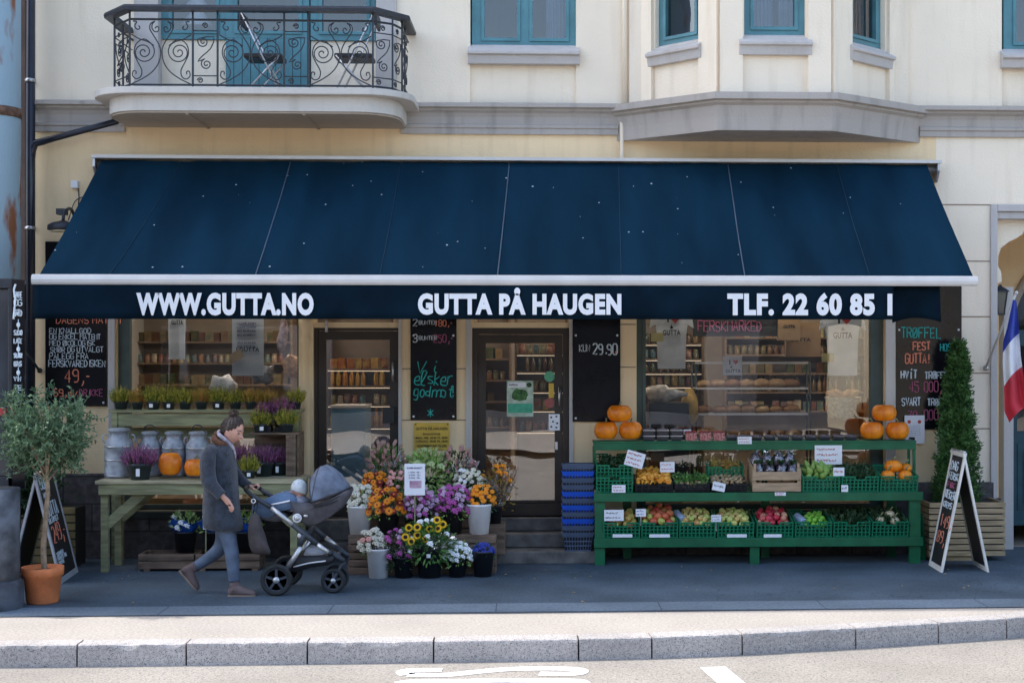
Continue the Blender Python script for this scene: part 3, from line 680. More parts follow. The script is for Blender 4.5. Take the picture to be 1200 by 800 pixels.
# cast column with capital right of the left window
m1 = MB(); cx = (X(350)+X(367))/2; m1.lathe([(.082,.52),(.082,.60),(.068,.64),(.062,2.35),(.075,2.38),(.075,2.42),(.064,2.44),(.066,2.5),(.09,2.56),(.09,2.62),(.06,2.64),(.06,3.3)], (cx, .05, 0), 20); m1.box(cx-.085, cx+.085, -.04, .14, .45, .52)
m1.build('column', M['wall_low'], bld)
# the stone joints of the right pier
mj = mat('dark_joint', (.28,.21,.15), .9)  # dark colour of the joint lines
for a, b, c, pys in ((1145,1127,1161,(306,371,437,502)),(1145,1098,1300,(240,)),(510,471,546,(432,492)),(735,727,745,(380,430))):
    for py in pys: z = Z(a, py); m1 = MB(); m1.box(X(b), X(c), -.004, .0, z-.006, z+.006); m1.build('wall_joint', mj, bld)
# shop windows
zlt = 3.3
f = window(bld, ID, h_lw[0], h_lw[1], .52, zt, [(X(151), X(348), .58, zt-.08)], M['green_frame'], M['glass_shop'], y=.05, name='shop_window')
f = window(bld, ID, h_bw[0], h_bw[1], .50, zt, [(X(757), X(1021), .56, zt-.08)], M['green_frame'], M['glass_shop'], y=.05, name='shop_window')
# doors
def shop_door(x0, x1, g0, g1, gz0, gz1, label):
    z0 = .435; ztop = Z(600, 384)
    m1 = MB(); wall(m1, x0, x1, z0, ztop, [(X(g0)-.09, X(g1)+.09, z0+.14, gz1+.10)], .06, .09)
    d = m1.build('door', M['brown'], bld, bevel=.004)
    m1 = MB(); wall(m1, X(g0)-.086, X(g1)+.086, z0+.145, gz1+.095, [(X(g0), X(g1), gz0, gz1)], .075, .05); m1.build('door_leaf', M['brown'], d)
    m1 = MB(); m1.quad((X(g0),.10,gz0),(X(g1),.10,gz0),(X(g1),.10,gz1),(X(g0),.10,gz1)); m1.build('pane', M['glass_shop'], d, recalc=False)
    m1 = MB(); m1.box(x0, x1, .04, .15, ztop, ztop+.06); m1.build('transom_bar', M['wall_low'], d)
    m1 = MB(); m1.quad((x0,.11,ztop+.06),(x1,.11,ztop+.06),(x1,.11,zt),(x0,.11,zt)); m1.build('transom_pane', M['glass_shop'], d, recalc=False)
    return d
d1 = shop_door(h_d1[0], h_d1[1], 381, 456, .62, Z(420, 398), '')
d2 = shop_door(h_d2[0], h_d2[1], 569, 650, Z(600, 587), Z(600, 402), '')
for d, hx, a, b in ((d1, 460.5, 425, 446), (d2, 655.5, 454, 475)):
    m1 = MB(); x = X(hx); m1.tube([(x,.07,Z(hx,b)),(x,.0,Z(hx,b)),(x,.0,Z(hx,a)),(x,.07,Z(hx,a))], .013, 8); m1.build('handle', M['steel'], d)
m1 = MB(); m1.box(X(448), X(462), .02, .07, Z(455,496), Z(455,477)); m1.build('letterbox', M['black'], d1)
m1 = MB(); m1.box(X(650.5), X(653.5), .055, .073, Z(652,527), Z(652,518)); m1.build('lock_plate', M['steel'], d2)
m1 = MB(); m1.box(X(381), X(384), -.01, .02, Z(382,389), Z(382,376)); m1.build('door_closer', M['steel'], d1)
# stickers on the door glass
def poster(px0, px1, py0, py1, y, m, name, label, cat, th=.003, group=None):
    mb = MB(); p = P(px0, py1, y); q = P(px1, py0, y); mb.box(p.x, q.x, y-th, y, p.z, q.z)
    e = empty(name, ((p.x+q.x)/2, y, p.z), label, cat, group); mb.build('sheet', m, e); return e
pe = poster(594, 625, 446, 488, .097, mat('poster_paper', (.42,.52,.42), .6, .25, 12), 'poster', 'green and cream poster behind the glass of the middle brown shop door', 'poster')
boxo('heading', M['paper'], (X(595), X(616), .0925, .0935, Z(600,454), Z(600,448)), pe)
fit_text('Kaffebar', X(596.5), X(607), Z(600,452), Z(600,449.5), .0922, M['ink_k'], pe, bold=0)
boxo('colour_band', mat('poster_green', (.06,.38,.24), .6, .15, 20), (X(595), X(624), .0925, .0935, Z(600,484), Z(600,473)), pe)
one(lambda m: m.ball((X(620), .094, Z(600,451)), .028, .002, .028), 'seal', M['leaf_d'], pe)
one(lambda m: m.ball((X(609), .094, Z(600,463)), .09, .002, .07, lump=.3), 'picture', mat('poster_picture', (.05,.14,.04), .7, .6, 25), pe)
def round_sticker(px, py, r, m, label):
    mb = MB(); p = P(px, py, .09); mb.lathe([(0,0),(r,0),(r,.003),(0,.003)], (p.x, .097, p.z), 24, M=Matrix.Rotation(PI/2, 3, 'X'), smooth=False); tag(mb.build('sticker', m), label, 'sticker')
round_sticker(644, 441, .06, mat('green_sticker', (.12,.42,.26), .6, .1, 30), 'round pale green sticker on the upper right of the glass door')
round_sticker(644, 472, .055, mat('red_sticker', (.36,.10,.09), .6, .1, 30), 'round dull red sticker low on the glass door')
poster(643, 649, 449, 466, .095, M['brass'], 'sticker', 'small yellow paper label between the two round stickers on the door', 'sticker')
pe = poster(643, 656, 485, 504, .055, M['paper'], 'notice', 'white plaque with black marks by the handle of the middle door', 'notice', th=.006)
mb = MB()
for a, b in ((646,489),(652,488),(648,494),(653,496),(646,500),(652,501)): mb.ball((X(a), .048, Z(650,b)), .012, .002, .01)
mb.build('symbol', M['ink_k'], pe)
# porch at the right with arch and dark teal door
pe = MB(); y1 = 1.75
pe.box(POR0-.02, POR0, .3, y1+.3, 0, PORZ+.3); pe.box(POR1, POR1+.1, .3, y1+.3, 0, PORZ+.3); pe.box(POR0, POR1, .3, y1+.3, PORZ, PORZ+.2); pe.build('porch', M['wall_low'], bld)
fw0 = X(1160)
m1 = MB(); m1.box(fw0, POR0+.02, -.035, .1, 0.0, PORZ+.06); m1.box(POR0+.02, POR1, -.035, .1, PORZ-.02, PORZ+.06); m1.box(POR0+.02, POR1, .0, .16, PORZ-.10, PORZ-.02); m1.build('porch_frame', M['lav'], bld, bevel=.008)
cxp = POR0+1.62
# carved bracket lintel: a cream board with a scalloped lower edge
pts = [(POR0+.02, PORZ-.1)]; low = [(1172,363),(1170,352),(1168,340),(1172,330),(1171,318),(1167.5,312),(1168,300),(1171,291),(1180,284),(1190,279),(1196,275),(1199,268)]
lz = [(X(a,.2), Z(a,b,.2)) for a, b in low[3:]]
pts = [(POR0+.02, PORZ-.1), (POR0+.02, lz[0][1]-.05)] + lz + [(cxp-(x-POR0)+ (cxp-POR0), z) for x, z in reversed(lz)] + [(POR1, lz[0][1]-.05), (POR1, PORZ-.1)]
m1 = MB(); m1.prism(pts, .14, .26, 'y'); m1.build('carved_lintel', M['wall'], bld)
# inner arched wall
def arch_wall(mb, x0, x1, z1, cx, zc, r, y, th, nseg=28, base=0):
    out = [(x0, base), (cx-r, base), (cx-r, zc)]
    arc = [(cx-r*math.cos(PI*i/nseg), zc+r*math.sin(PI*i/nseg)) for i in range(nseg+1)]
    for i in range(nseg):
        a, b = arc[i], arc[i+1]; mb.add([(a[0],y,a[1]),(b[0],y,b[1]),(b[0],y,z1),(a[0],y,z1)], [(0,1,2,3)])
        mb.add([(a[0],y,a[1]),(b[0],y,b[1]),(b[0],y+th,b[1]),(a[0],y+th,a[1])], [(3,2,1,0)])
    for xa, xb, xi in ((x0, cx-r, cx-r), (cx+r, x1, cx+r)):
        mb.quad((xa,y,base),(xb,y,base),(xb,y,z1),(xa,y,z1)); mb.quad((xi,y,base),(xi,y,zc),(xi,y+th,zc),(xi,y+th,base))
ya = y1
cxa = X(1168, ya)+1.5
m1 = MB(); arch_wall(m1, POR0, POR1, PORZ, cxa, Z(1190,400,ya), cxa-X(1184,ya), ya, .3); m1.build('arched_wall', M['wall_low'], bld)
rr_ = cxa-X(1180,ya); zc = Z(1190,400,ya)
m1 = MB()
arcp = [(cxa-rr_*math.cos(PI*i/30), zc+rr_*math.sin(PI*i/30)) for i in range(31)]
m1.tube([(cxa-rr_, ya-.02, .05)] + [(x, ya-.02, z) for x, z in arcp] + [(cxa+rr_, ya-.02, .05)], .055, 8); m1.build('arch_moulding', M['trim'], bld)
yd = ya+.28; dx0, dx1 = cxa-rr_-.02, cxa+rr_+.02
m1 = MB()
zg0, zg1, ztp = Z(1190,505,yd), Z(1190,405,yd), 2.9
gx0, gx1 = X(1192,yd), X(1192,yd)+.85
wall(m1, dx0, dx1, .06, 3.9, [(gx0, gx1, zg0, zg1), (gx1+.3, gx1+1.15, zg0, zg1), (gx0-.1, gx1+1.2, zg1+.2, 3.6)], yd, .06)
for k in range(2):
    ox = gx0 + k*1.15
    for i in range(4): s = .09*i; m1.box(ox+s*.8, ox+.85-s*.8, yd-.012*(i+1), yd-.012*i, .25+s, zg0-.15-s)
pd = m1.build('porch_door', M['dkblue'], bld, bevel=.004)
m1 = MB(); m1.quad((gx0,yd+.03,zg0),(gx1+1.2,yd+.03,zg0),(gx1+1.2,yd+.03,3.6),(gx0,yd+.03,3.6)); m1.build('pane', M['glass_up'], pd, recalc=False)
m1 = MB(); m1.box(X(1174, .35), X(1185, .35), .27, .45, 0, 3.0); m1.build('inner_jamb', M['lav'], bld)
m1 = MB(); m1.box(X(1160), X(1171), -.05, .1, .0, .62); m1.build('jamb_base', M['plinth'], bld)
# neighbouring house to the left
nb = empty('neighbour_building', (XL-3, 0, 0), 'brownish plastered house edge left of the black drainpipe', 'building')
m1 = MB(); m1.box(-28, XL-.004, .03, 11, 0, 13.2); m1.build('wall', mat('brown_plaster', (.17,.12,.10), .9, .2, 3, .3, 40), nb)
m1 = MB(); m1.box(-28, XL-.01, -.12, .02, 13.0, 13.25); m1.build('eaves', M['trim'], nb)
# opposite house, seen only in the glass
ob = empty('opposite_building', (0, -25, ROADZ), 'sunlit cream house with blue windows mirrored in the shop glass', 'building')
m1 = MB(); hs = [(x, x+1.3, z, z+1.9) for x in range(-26, 27, 3) for z in (4.2,)]
wall(m1, -28, -7, 3.4, 6.6, hs, -24.3, -.3); m1.build('wall', mat('opposite_plaster', (.34,.29,.22), .9, .2, .5), ob)
m1 = MB(); wall(m1, -7, -3.5, 3.4, 6.6, hs, -24.28, -.3); wall(m1, 8, 12.2, 0, 6.6, hs, -24.28, -.3); m1.build('pale_wall', mat('opposite_pale', (.62,.54,.40), .9, .15, .6), ob)
m1 = MB(); wall(m1, -3.5, 8, 3.4, 6.6, hs, -24.3, -.3); wall(m1, 12.2, 28, 3.4, 6.6, hs, -24.3, -.3); m1.build('blue_grey_wall', mat('opposite_blue', (.16,.20,.25), .9, .2, .5), ob)
m1 = MB(); wall(m1, -28, 28, ROADZ, 3.4, [(x, x+2.6, .5, 3.0) for x in range(-26, 26, 4)], -24.3, -.3); m1.build('ground_floor_wall', mat('opposite_base', (.10,.11,.13), .8, .3, 1), ob)
m1 = MB(); m1.prism([(-24.0, 6.6), (-24.0, 6.8), (-28, 8.2), (-32, 6.6)], -28, 28, 'x'); m1.build('roof', mat('red_tiles', (.11,.05,.04), .8, .3, 8), ob)
m1 = MB(); m2 = MB()
for a, b, c, d in hs:
    for q in ((a,b,c,c+.1),(a,b,d-.1,d),(a,a+.1,c,d),(b-.1,b,c,d),((a+b)/2-.05,(a+b)/2+.05,c,d)): m1.box(q[0], q[1], -24.42, -24.35, q[2], q[3])
    m2.box(a, b, -24.55, -24.5, c, d)
m2.box(-28, 28, -24.9, -24.8, .4, 3.1)
m1.build('window_frame', mat('opposite_frame', (.35,.42,.5), .6), ob); m2.build('window_glass', mat('dark_window', (.03,.045,.06), .1), ob)
# ================================================================== AWNING
AY = -1.78
aw = empty('awning', (X(590), -.9, 2.6), 'wide navy fabric awning with pale front bar and white lettering on its valance', 'awning')
c0, c1 = X(115), X(1097); ztc, zbc = Z(600,187.5), Z(600,193)
def ctop(px): return Z(px, 184.5 + (px-115)*.0065)
m1 = MB()
m1.add([(c0,-.24,ctop(115)-.035),(c1,-.24,ctop(1097)-.035),(c1,-.24,ctop(1097)),(c0,-.24,ctop(115)),(c0,0,ctop(115)-.0),(c1,0,ctop(1097)-.0),(c0,0,ctop(115)-.03),(c1,0,ctop(1097)-.03)], [(0,1,2,3),(3,2,5,4),(1,0,6,7),(0,3,4,6),(2,1,7,5)])
m1.build('cassette', M['alu'], aw)
for x in (c0+.02, c1-.03):
    m1 = MB(); m1.prism([(0,ctop(600)-.03),(-.22,ctop(600)-.03),(-.22,ctop(600)-.12),(-.12,ctop(600)-.24),(0,ctop(600)-.24)], x-.012, x+.012, 'x'); m1.build('end_bracket', M['steel'], aw)
m1 = MB(); m1.tube([(c0+.04,-.12,ctop(600)-.1),(c1-.04,-.12,ctop(600)-.1)], .05, 12); m1.build('roller', M['steel'], aw)
T0, T1 = X(119,-.17), X(1086,-.17); Bz = Z(600, 324, AY)
B0x, B1x = X(46, AY), X(1141, AY)
def fab(u, v, dn=0):
    x = (T0+(T1-T0)*u)*(1-v) + (B0x+(B1x-B0x)*u)*v
    z0 = ctop(600)-.05; sag = -.035*math.sin(PI*v)*(.6+.4*math.sin(u*PI*5)**2)
    return Vector((x, -.17 + (AY+.17)*v, z0 + (Bz-z0)*v + sag + .012*noise.noise(Vector((u*16+v*2, v*2.2, 0))) + .006*noise.noise(Vector((u*55+v*4, v*1.3, 4))) + .009*v*noise.noise(Vector((u*110-v*14, v*.8, 9))) - dn))
m1 = MB(); nu, nv = 220, 14
vs = [fab(i/nu, j/nv) for j in range(nv+1) for i in range(nu+1)]
m1.add(vs, [(j*(nu+1)+i, j*(nu+1)+i+1, (j+1)*(nu+1)+i+1, (j+1)*(nu+1)+i) for j in range(nv) for i in range(nu)], True); m1.build('fabric', M['awning'], aw)
def seam(pt, pb, r, m):
    u0 = (X(pt,-.17)-T0)/(T1-T0); u1 = (X(pb,AY)-B0x)/(B1x-B0x); m1 = MB()
    pts = [fab(u0+(u1-u0)*k/12, k/12, -.004) for k in range(13)]
    m1.tube(pts, r, 5); m1.build('seam', m, aw)
for a, b in ((341,299),(597,583),(853,873)): seam(a, b, .007, M['seam'])
dsm = mat('dark_seam', (.004,.03,.06), .8)
for a, b in ((213,128),(470,445),(725,728),(980,1020)): seam(a, b, .0035, dsm)
m1 = MB(); pb = [(0,-.05),(-.04,-.05),(-.055,-.03),(-.06,0),(-.05,.035),(-.02,.05),(0,.05)]
bz = Z(600, 328, AY-.05)
m1.prism([(AY+.02+a, bz+b) for a, b in pb], X(38,AY), X(1145,AY), 'x', smooth=False); m1.build('front_bar', M['alu'], aw)
# valance: thin hanging cloth with a slight ripple; the last stretch has folded back
def cloth(mb, x0, x1, z0, z1, y, amp, n=60, drop=None):
    vs = []; m = 5
    for j in range(m+1):
        for i in range(n+1):
            x = x0+(x1-x0)*i/n; v = j/m
            yy = y + amp*(1-v)*noise.noise(Vector((x*2.6, 0, 3))) + amp*.4*(1-v)*math.sin(x*9)
            vs.append((x, yy, z0+(z1-z0)*v + (drop(i/n)*(1-v) if drop else 0)))
    mb.add(vs, [(j*(n+1)+i, j*(n+1)+i+1, (j+1)*(n+1)+i+1, (j+1)*(n+1)+i) for j in range(m) for i in range(n)], True)
vz0, vz1 = Z(600, 374, AY), bz-.04
VY = AY-.012
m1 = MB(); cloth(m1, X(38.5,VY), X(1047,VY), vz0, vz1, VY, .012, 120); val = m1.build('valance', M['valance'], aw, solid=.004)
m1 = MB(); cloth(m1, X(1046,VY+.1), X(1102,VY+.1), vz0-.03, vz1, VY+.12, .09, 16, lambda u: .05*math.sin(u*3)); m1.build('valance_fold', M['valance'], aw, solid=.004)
for t, a, b in (('WWW.GUTTA.NO',160.5,368),('GUTTA PÅ HAUGEN',490,728),('TLF. 22 60 85 1',852,1045)):
    top = 343; 
    zt2 = Z(600, 343, VY) + (.03 if 'Å' in t else 0)
    if 'TLF' in t: zz = Z(600,369.5,VY), Z(600,342.5,VY)
    elif 'Å' in t: zz = Z(600,369,VY), Z(600,337,VY)
    else: zz = Z(600,370,VY), Z(600,343.5,VY)
    fit_text(t, X(a,VY), X(b,VY), zz[0], zz[1], VY-.022, M['white'], val, bold=.055)
for px, pt in ((95,120),(590,600),(1060,1075)):
    m1 = MB(); e = Vector((X(pt,-.1)*.97, -1.05, 3.25)); m1.beam((X(pt,0), -.02, 3.95), e, .05, .035); m1.beam(e, (X(px, AY), AY+.05, bz), .05, .035); m1.build('folding_arm', M['alu'], aw)
# ================================================================== WALL FITTINGS
t = empty('drainpipe', (X(35,-.15), -.15, 0), 'black drainpipe running down the left edge of the shop wall', 'drainpipe')
px_ = X(35.5,-.13); m1 = MB(); m1.tube([(px_,-.13,.05),(px_,-.13,7.6)], .052, 14); m1.build('pipe', M['pipe'], t)
for z in (3.6, 5.2, 6.9): m1 = MB(); m1.lathe([(.052,-.02),(.06,-.02),(.06,.02),(.052,.02)], (px_,-.13,z), 14); m1.box(px_-.01, px_+.01, -.1, .03, z-.01, z+.01); m1.build('bracket', M['steel'], t)
p0 = P(138,142,-.3); p1 = P(50,166,-.13); m1 = MB(); m1.tube([p0, P(60,163,-.14), p1, P(41,168,-.13), P(37,176,-.13), (px_,-.13,Z(37,190))], [.034,.036,.04,.044,.048,.05], 12); m1.build('branch_pipe', M['pipe'], t)
mb = MB(); a = P(732,0,-.06); mb.tube([(a.x,-.05,ZC1),(a.x,-.05,7.5)], .028, 10); tag(mb.build('wall_pipe', M['wall']), 'slim cream painted pipe climbing the wall above the cornice beside the bay', 'pipe')
mb = MB(); mb.tube([(X(728.5),-.05,3.9),(X(728.5),-.05,4.78),(X(727),-.01,4.86)], .022, 10); tag(mb.build('wall_pipe', M['wall']), 'short cream pipe stub between awning top and cornice notch', 'pipe')
# wall lamp
t = empty('wall_lamp', P(88,262,-.02), 'black metal wall lamp with curved arm left of the awning', 'lamp')
m1 = MB(); m1.tube(cat_spline([P(91,264,-.01), P(84,246,-.2), P(78,246,-.4), P(75,250,-.45), P(74,258,-.47)], 5), .018, 8); m1.box(X(70,-.3), X(80,-.3), -.42, -.3, Z(75,252,-.35), Z(75,245,-.35)); m1.build('arm', M['iron'], t)
m1 = MB(); c = P(74,266,-.47); m1.lathe([(.02,.07),(.05,.06),(.11,.045),(.155,.02),(.16,-.03),(.15,-.035),(.0,-.03)], c, 20); m1.build('lamp_shade', M['iron'], t)
m1 = MB(); m1.lathe([(0,-.036),(.13,-.036),(.13,-.05),(0,-.05)], c, 20); m1.build('lens', mat('lamp_lens', (.8,.7,.5), .4), t)
t = empty('junction_box', P(89,222,0), 'small white junction box with cable above the wall lamp', 'junction box')
boxo('box', M['white'], (X(85), X(93), -.06, 0, Z(89,221), Z(89,212.5)), t, bevel=.005)
one(lambda m: m.tube([P(92,221,-.02), P(92.5,232,-.02), P(92,241,-.015)], .006, 6), 'cable', M['iron'], t); one(lambda m: m.tube(cat_spline([P(100,230,-.02), P(88,236,-.05), P(80,258,-.2)], 5), .006, 6), 'cable', M['iron'], t)
def board(px0, px1, py0, py1, label, items, name='blackboard', y=-.03, bolts=True, m='board', th=.015, cat='blackboard'):
    pm = (px0+px1)/2; x0, x1, z0, z1 = X(px0,y), X(px1,y), Z(pm,py1,y), Z(pm,py0,y)
    e = empty(name, ((x0+x1)/2, y, z0), label, cat)
    boxo('panel', M[m], (x0, x1, y, y+th, z0, z1), e, bevel=.002)
    if bolts:
        for bx in (x0+.035, x1-.035):
            for bz_ in (z0+.04, z1-.5 if z1-z0 > 1.2 else z1-.04):
                one(lambda q: q.lathe([(0,-.006),(.011,-.005),(.013,0),(.013,.006)], (bx, y-.002, bz_), 10, M=Matrix.Rotation(-PI/2, 3, 'X')), 'bolt', M['white'], e)
    if items: lettering(items, y-.006, e)
    return e
board(53, 125, 283, 476, 'blackboard left of the shop window chalked with bread and filling for 49,-',
 [(66,379,8,6.4,'DAGENS MATBIT','chalk_o',.55),(58,390.5,6,4.6,'EN KNALLGOD','chalk',.5),(58,397.5,6,4.4,'OG ENKEL MATBIT','chalk',.5),(58,405,6,4.4,'MED ØKOLOGISK','chalk',.5),(59,412.5,6,4.4,'SMØR OG UTVALGT','chalk',.5),
  (58,420.5,6.5,4.8,'PÅLEGG FRA','chalk',.5),(57,429.5,7.5,4.5,'FERSKVAREDISKEN','chalk',.6),(76,448,15,9,'49,-','chalk_o',.75),(63,464,8,6,'69,-','chalk_o',.6),(83,464,6,4.4,'M/','chalk_o',.5),(93,464,8,5,'DRIKKE','chalk_p',.55)])
board(481, 535, 340, 492, 'blackboard with teal script Vi elsker god mat beside the middle door',
 [(484,382,8,6.5,'2','chalk',.7),(491,380,4.5,3.6,'BUNTER','chalk',.45),(509,382,7,5,'180,-','chalk_o',.6),(484,401,9,6.5,'3','chalk',.7),(491,398,4.5,3.6,'BUNTER','chalk',.45),(508,401,9,5.4,'250,-','chalk_p',.6),
  (487,437,14,14,'V','chalk_t',.7,dict(slant=.25)),(502,436,12,12,'i','chalk_t',.7,dict(slant=.2,gap=-.1)),(483,451,14.5,7.6,'elsker','chalk_t',.7,dict(gap=-.22,slant=.2,jit=.03)),(483,465,13,6.8,'god','chalk_t',.7,dict(gap=-.2,slant=.2,jit=.03)),(506,465,13,8,'mat','chalk_t',.7,dict(gap=-.2,slant=.2,jit=.03)),(529,465,13,5,'!','chalk_t',.7),(501,488,9,9,'*','chalk_t',.6)])
board(671, 727, 340, 494, 'nearly bare blackboard reading KUN 29.90 to the right of the middle door',
 [(679,412,8,4.4,'KUN','chalk',.5),(695,415,12,6.5,'29.90','chalk',.9),(720,414,3,5,'-','chalk_o',1.4)])
board(1050, 1127, 334, 503, 'large blackboard advertising TRØFFEL FEST with orange, white and pink chalk, behind the thuja',
 [(1056,396,12,7,'TRØFFEL','chalk_t',.75),(1070,410,9.5,5.4,'FEST','chalk_o',1.0),(1102,411,8.5,4.6,'HOS','chalk_t',.7),(1061,426,11,5.2,'GUTTA!','chalk_o',.85,dict(rise=.04)),(1056,443.5,9.5,5,'HVÍT','chalk',.9),(1084,443.5,8,4.7,'TRØFFEL','chalk',.85),
  (1066,459,12,6,'45','chalk_p',.75),(1083,459,12,6,'000,-','chalk_p',.75),(1057,475,9,4.6,'SVART','chalk',.8),(1087,475,8,4.6,'TRØFFEL','chalk',.8),(1064,492,11,6,'70','chalk_p',.8),(1083,492,12,6,'000,-','chalk_p',.7)], y=-.035)
# brass plate
y = -.022; e = empty('brass_sign', P(506,527,y), 'yellow brass plate with the shop name and opening hours under the teal-lettered blackboard', 'sign')
boxo('plate', M['brass'], (X(485.5), X(526.5), y, y+.012, Z(506,527), Z(506,495)), e, bevel=.002)
m1 = MB()
fit_text('GUTTA PÅ HAUGEN', X(487.5), X(524.5), Z(506,503.5), Z(506,499.2), y-.002, M['ink_k'], e, bold=.01)
fit_text('ÅPNINGSTIDER', X(495.5), X(516.5), Z(506,509.3), Z(506,506.6), y-.002, M['ink_k'], e, bold=.01)
fit_text('MAN - FRE:  09.00 TIL 20.00', X(487.5), X(524.5), Z(506,513.8), Z(506,511.4), y-.002, M['ink_k'], e, bold=.01)
fit_text('LØRDAG:  09.00 TIL 18.00', X(488.5), X(524.5), Z(506,517.8), Z(506,515.4), y-.002, M['ink_k'], e, bold=.01)
fit_text('VELKOMMEN INN TIL OSS', X(488.5), X(523.5), Z(506,523.3), Z(506,520.8), y-.002, M['ink_k'], e, bold=.01)
for px in (487.3, 524.7): one(lambda q: q.ball((X(px), y-.002, Z(506,497)), .008, .004, .008, 8, 6), 'screw', M['ink_k'], e)
# narrow vertical word-list board
e = empty('vertical_sign', P(20,470,-2.66), 'narrow black sign with a vertical list of white words on the street cabinet', 'sign')
y = -2.66; boxo('panel', M['board'], (X(14.5,y), X(29,y), y, y+.03, Z(20,572,y), Z(20,328,y)), e)
its = []
for i, (t_, py) in enumerate((('KAFFE',349),('OG',358),('BRØD',370),('SJOKO',392.5),('LADE',402),('SALATER',419),('OST OG',429),('VIN',446.5),('TE',457))):
    its.append((16.5, py, (5.5 if py > 380 else 7)*.8, 9.5/len(t_)*.80, t_, 'chalk', .5, dict(gap=.15)))
lettering(its, y-.006, e)
m1 = MB()
for py in (380.5, 409, 436.5, 465): c = P(21.5, py, y-.004); m1.tube([c+Vector((0,0,.05)), c-Vector((0,0,.05))], [.004,.004], 4); m1.ball(c, .018, .004, .025, 6, 4)
m1.tube(cat_spline([P(18.5,333,y-.005),P(16.5,340,y-.005),P(18,350,y-.005),P(17,362,y-.005),P(16,374,y-.005)], 4), .009, 5)
m1.build('ornament', M['chalk'], e)
mb = MB(); mb.tube([P(29,409,-.24), P(46,434,-.1), P(46.5,434,.0)], .014, 8); mb.ball(P(46.5,434,-.02), .03, .03, .03, 8, 6); tag(mb.build('bracket', M['iron']), 'dark steel stay between the drainpipe and the wall beside the bread blackboard', 'bracket')
# street column at the far left
cy = -3.05
yq = -.75; e = empty('rusty_post', (X(-9,yq), yq, 0), 'tall pale blue post with rust stains at the left edge', 'post')
cxx = X(-9, yq); rpx = 1/(F/(D+yq))
m1 = MB(); m1.tube([(cxx,yq,.0),(cxx,yq,8.5)], 31*rpx, 28); m1.build('shaft', mat('rusty_blue_paint', (.30,.10,.035), .7, .3, 2.2, .3, 20, c2=(.26,.36,.42), thr=(.36,.44), stretch=(1.6,1.6,.55)), e)
m1 = MB(); m1.lathe([(32*rpx,-.05),(32*rpx,.05)], (cxx,yq,Z(0,133,yq)), 28); m1.build('rust_band', mat('rust', (.13,.07,.045), .8, .4, 20), e)
e = empty('street_cabinet', (X(-6,cy), cy, 0), 'dark framed glass cabinet on a round stone foot at the left edge', 'cabinet')
cxx = X(-9, cy); rpx = 1/(F/(D+cy)); yk = -2.62
m1 = MB(); xa, xb = cxx-.35, X(14.3,yk)
z0, z1 = Z(0,570,yk), Z(0,326,yk)
m1.box(xa, xb, yk, yk+.35, z1-.09, z1); m1.box(xb-.04, xb, yk, yk+.35, z0, z1-.09); m1.box(xa, xb, yk, yk+.35, z0-.05, z0+.09); m1.box(xa, xb-.04, yk+.22, yk+.32, z0+.09, z1-.09); m1.box(xa, xb-.04, yk+.01, yk+.21, Z(0,470,yk)-.02, Z(0,470,yk)+.02)
m1.build('casing', M['iron'], e, bevel=.006)
boxo('glass_front', mat('dark_glass', (.05,.055,.065), .12, .3, 2), (xa, xb-.045, yk+.035, yk+.05, z0+.1, z1-.1), e)
boxo('poster_corner', mat('red_paper', (.45,.03,.04), .5), (xa, X(6,yk), yk+.025, yk+.033, Z(0,487,yk), Z(0,478,yk)), e)
m1 = MB(); m1.tube([(cxx,cy,Z(0,680,cy)),(cxx,cy,Z(0,572,cy))], 30*rpx, 28, smooth=True); m1.build('stone_foot', mat('worn_stone', (.085,.095,.115), .75, .45, 7, .5, 30), e)
m1 = MB(); m1.lathe([(34*rpx,0),(34*rpx,Z(0,683,cy)),(30.5*rpx,Z(0,678,cy))], (cxx,cy,0), 28); m1.build('base', mat('worn_stone_base', (.06,.07,.09), .75, .4, 7, .5, 30), e, bevel=.01)
# ================================================================== PLANTS
def rdir(q, up=0.0):
    while True:
        v = Vector((q.uniform(-1,1), q.uniform(-1,1), q.uniform(-1,1)+up))
        if .1 < v.length < 1.5: return v.normalized()
def leaf(mb, p, d, L, w, q):
    d = d.normalized(); s = d.cross(rdir(q))
    if s.length < .01: s = d.orthogonal()
    s.normalize(); n = s.cross(d)*w*.25
    mb.add([p, p+d*L*.5+s*w/2+n, p+d*L, p+d*L*.5-s*w/2+n], [(0,1,2,3)])
def spikes(mb, c, rx, h, n, q, wid=.006, spread=.9):
    for _ in range(n):
        a = q.uniform(0, 2*PI); r = math.sqrt(q.random()); b = Vector((math.cos(a)*r*rx*.45, math.sin(a)*r*rx*.45, 0))
        out = Vector((math.cos(a)*r*rx*spread, math.sin(a)*r*rx*spread, h*q.uniform(.55, 1.05)*(1-.35*r*r)))
        p0 = Vector(c)+b; p1 = Vector(c)+out+Vector((q.uniform(-1,1), q.uniform(-1,1), 0))*rx*.1
        d = (p1-p0); side = d.cross(rdir(q)).normalized()*wid
        m_ = p0 + d*.55 + Vector((0,0,-.02*r))
        mb.add([p0-side*.6, p0+side*.6, m_+side, p1, m_-side], [(0,1,2,3,4)])
        for k in range(3):
            u = q.uniform(.35,.95); leaf(mb, p0+d*u, d.normalized()+rdir(q)*.8, wid*3.2, wid*1.6, q)
def pot_mb(mb, r, h, seg=20, rim=.006):
    mb.lathe([(r*.76,0),(r*.97,h*.82),(r+rim,h*.82),(r+rim,h),(r-.002,h),(r*.9,h*.8),(r*.85,h*.78),(0,h*.78)], (0,0,0), seg)
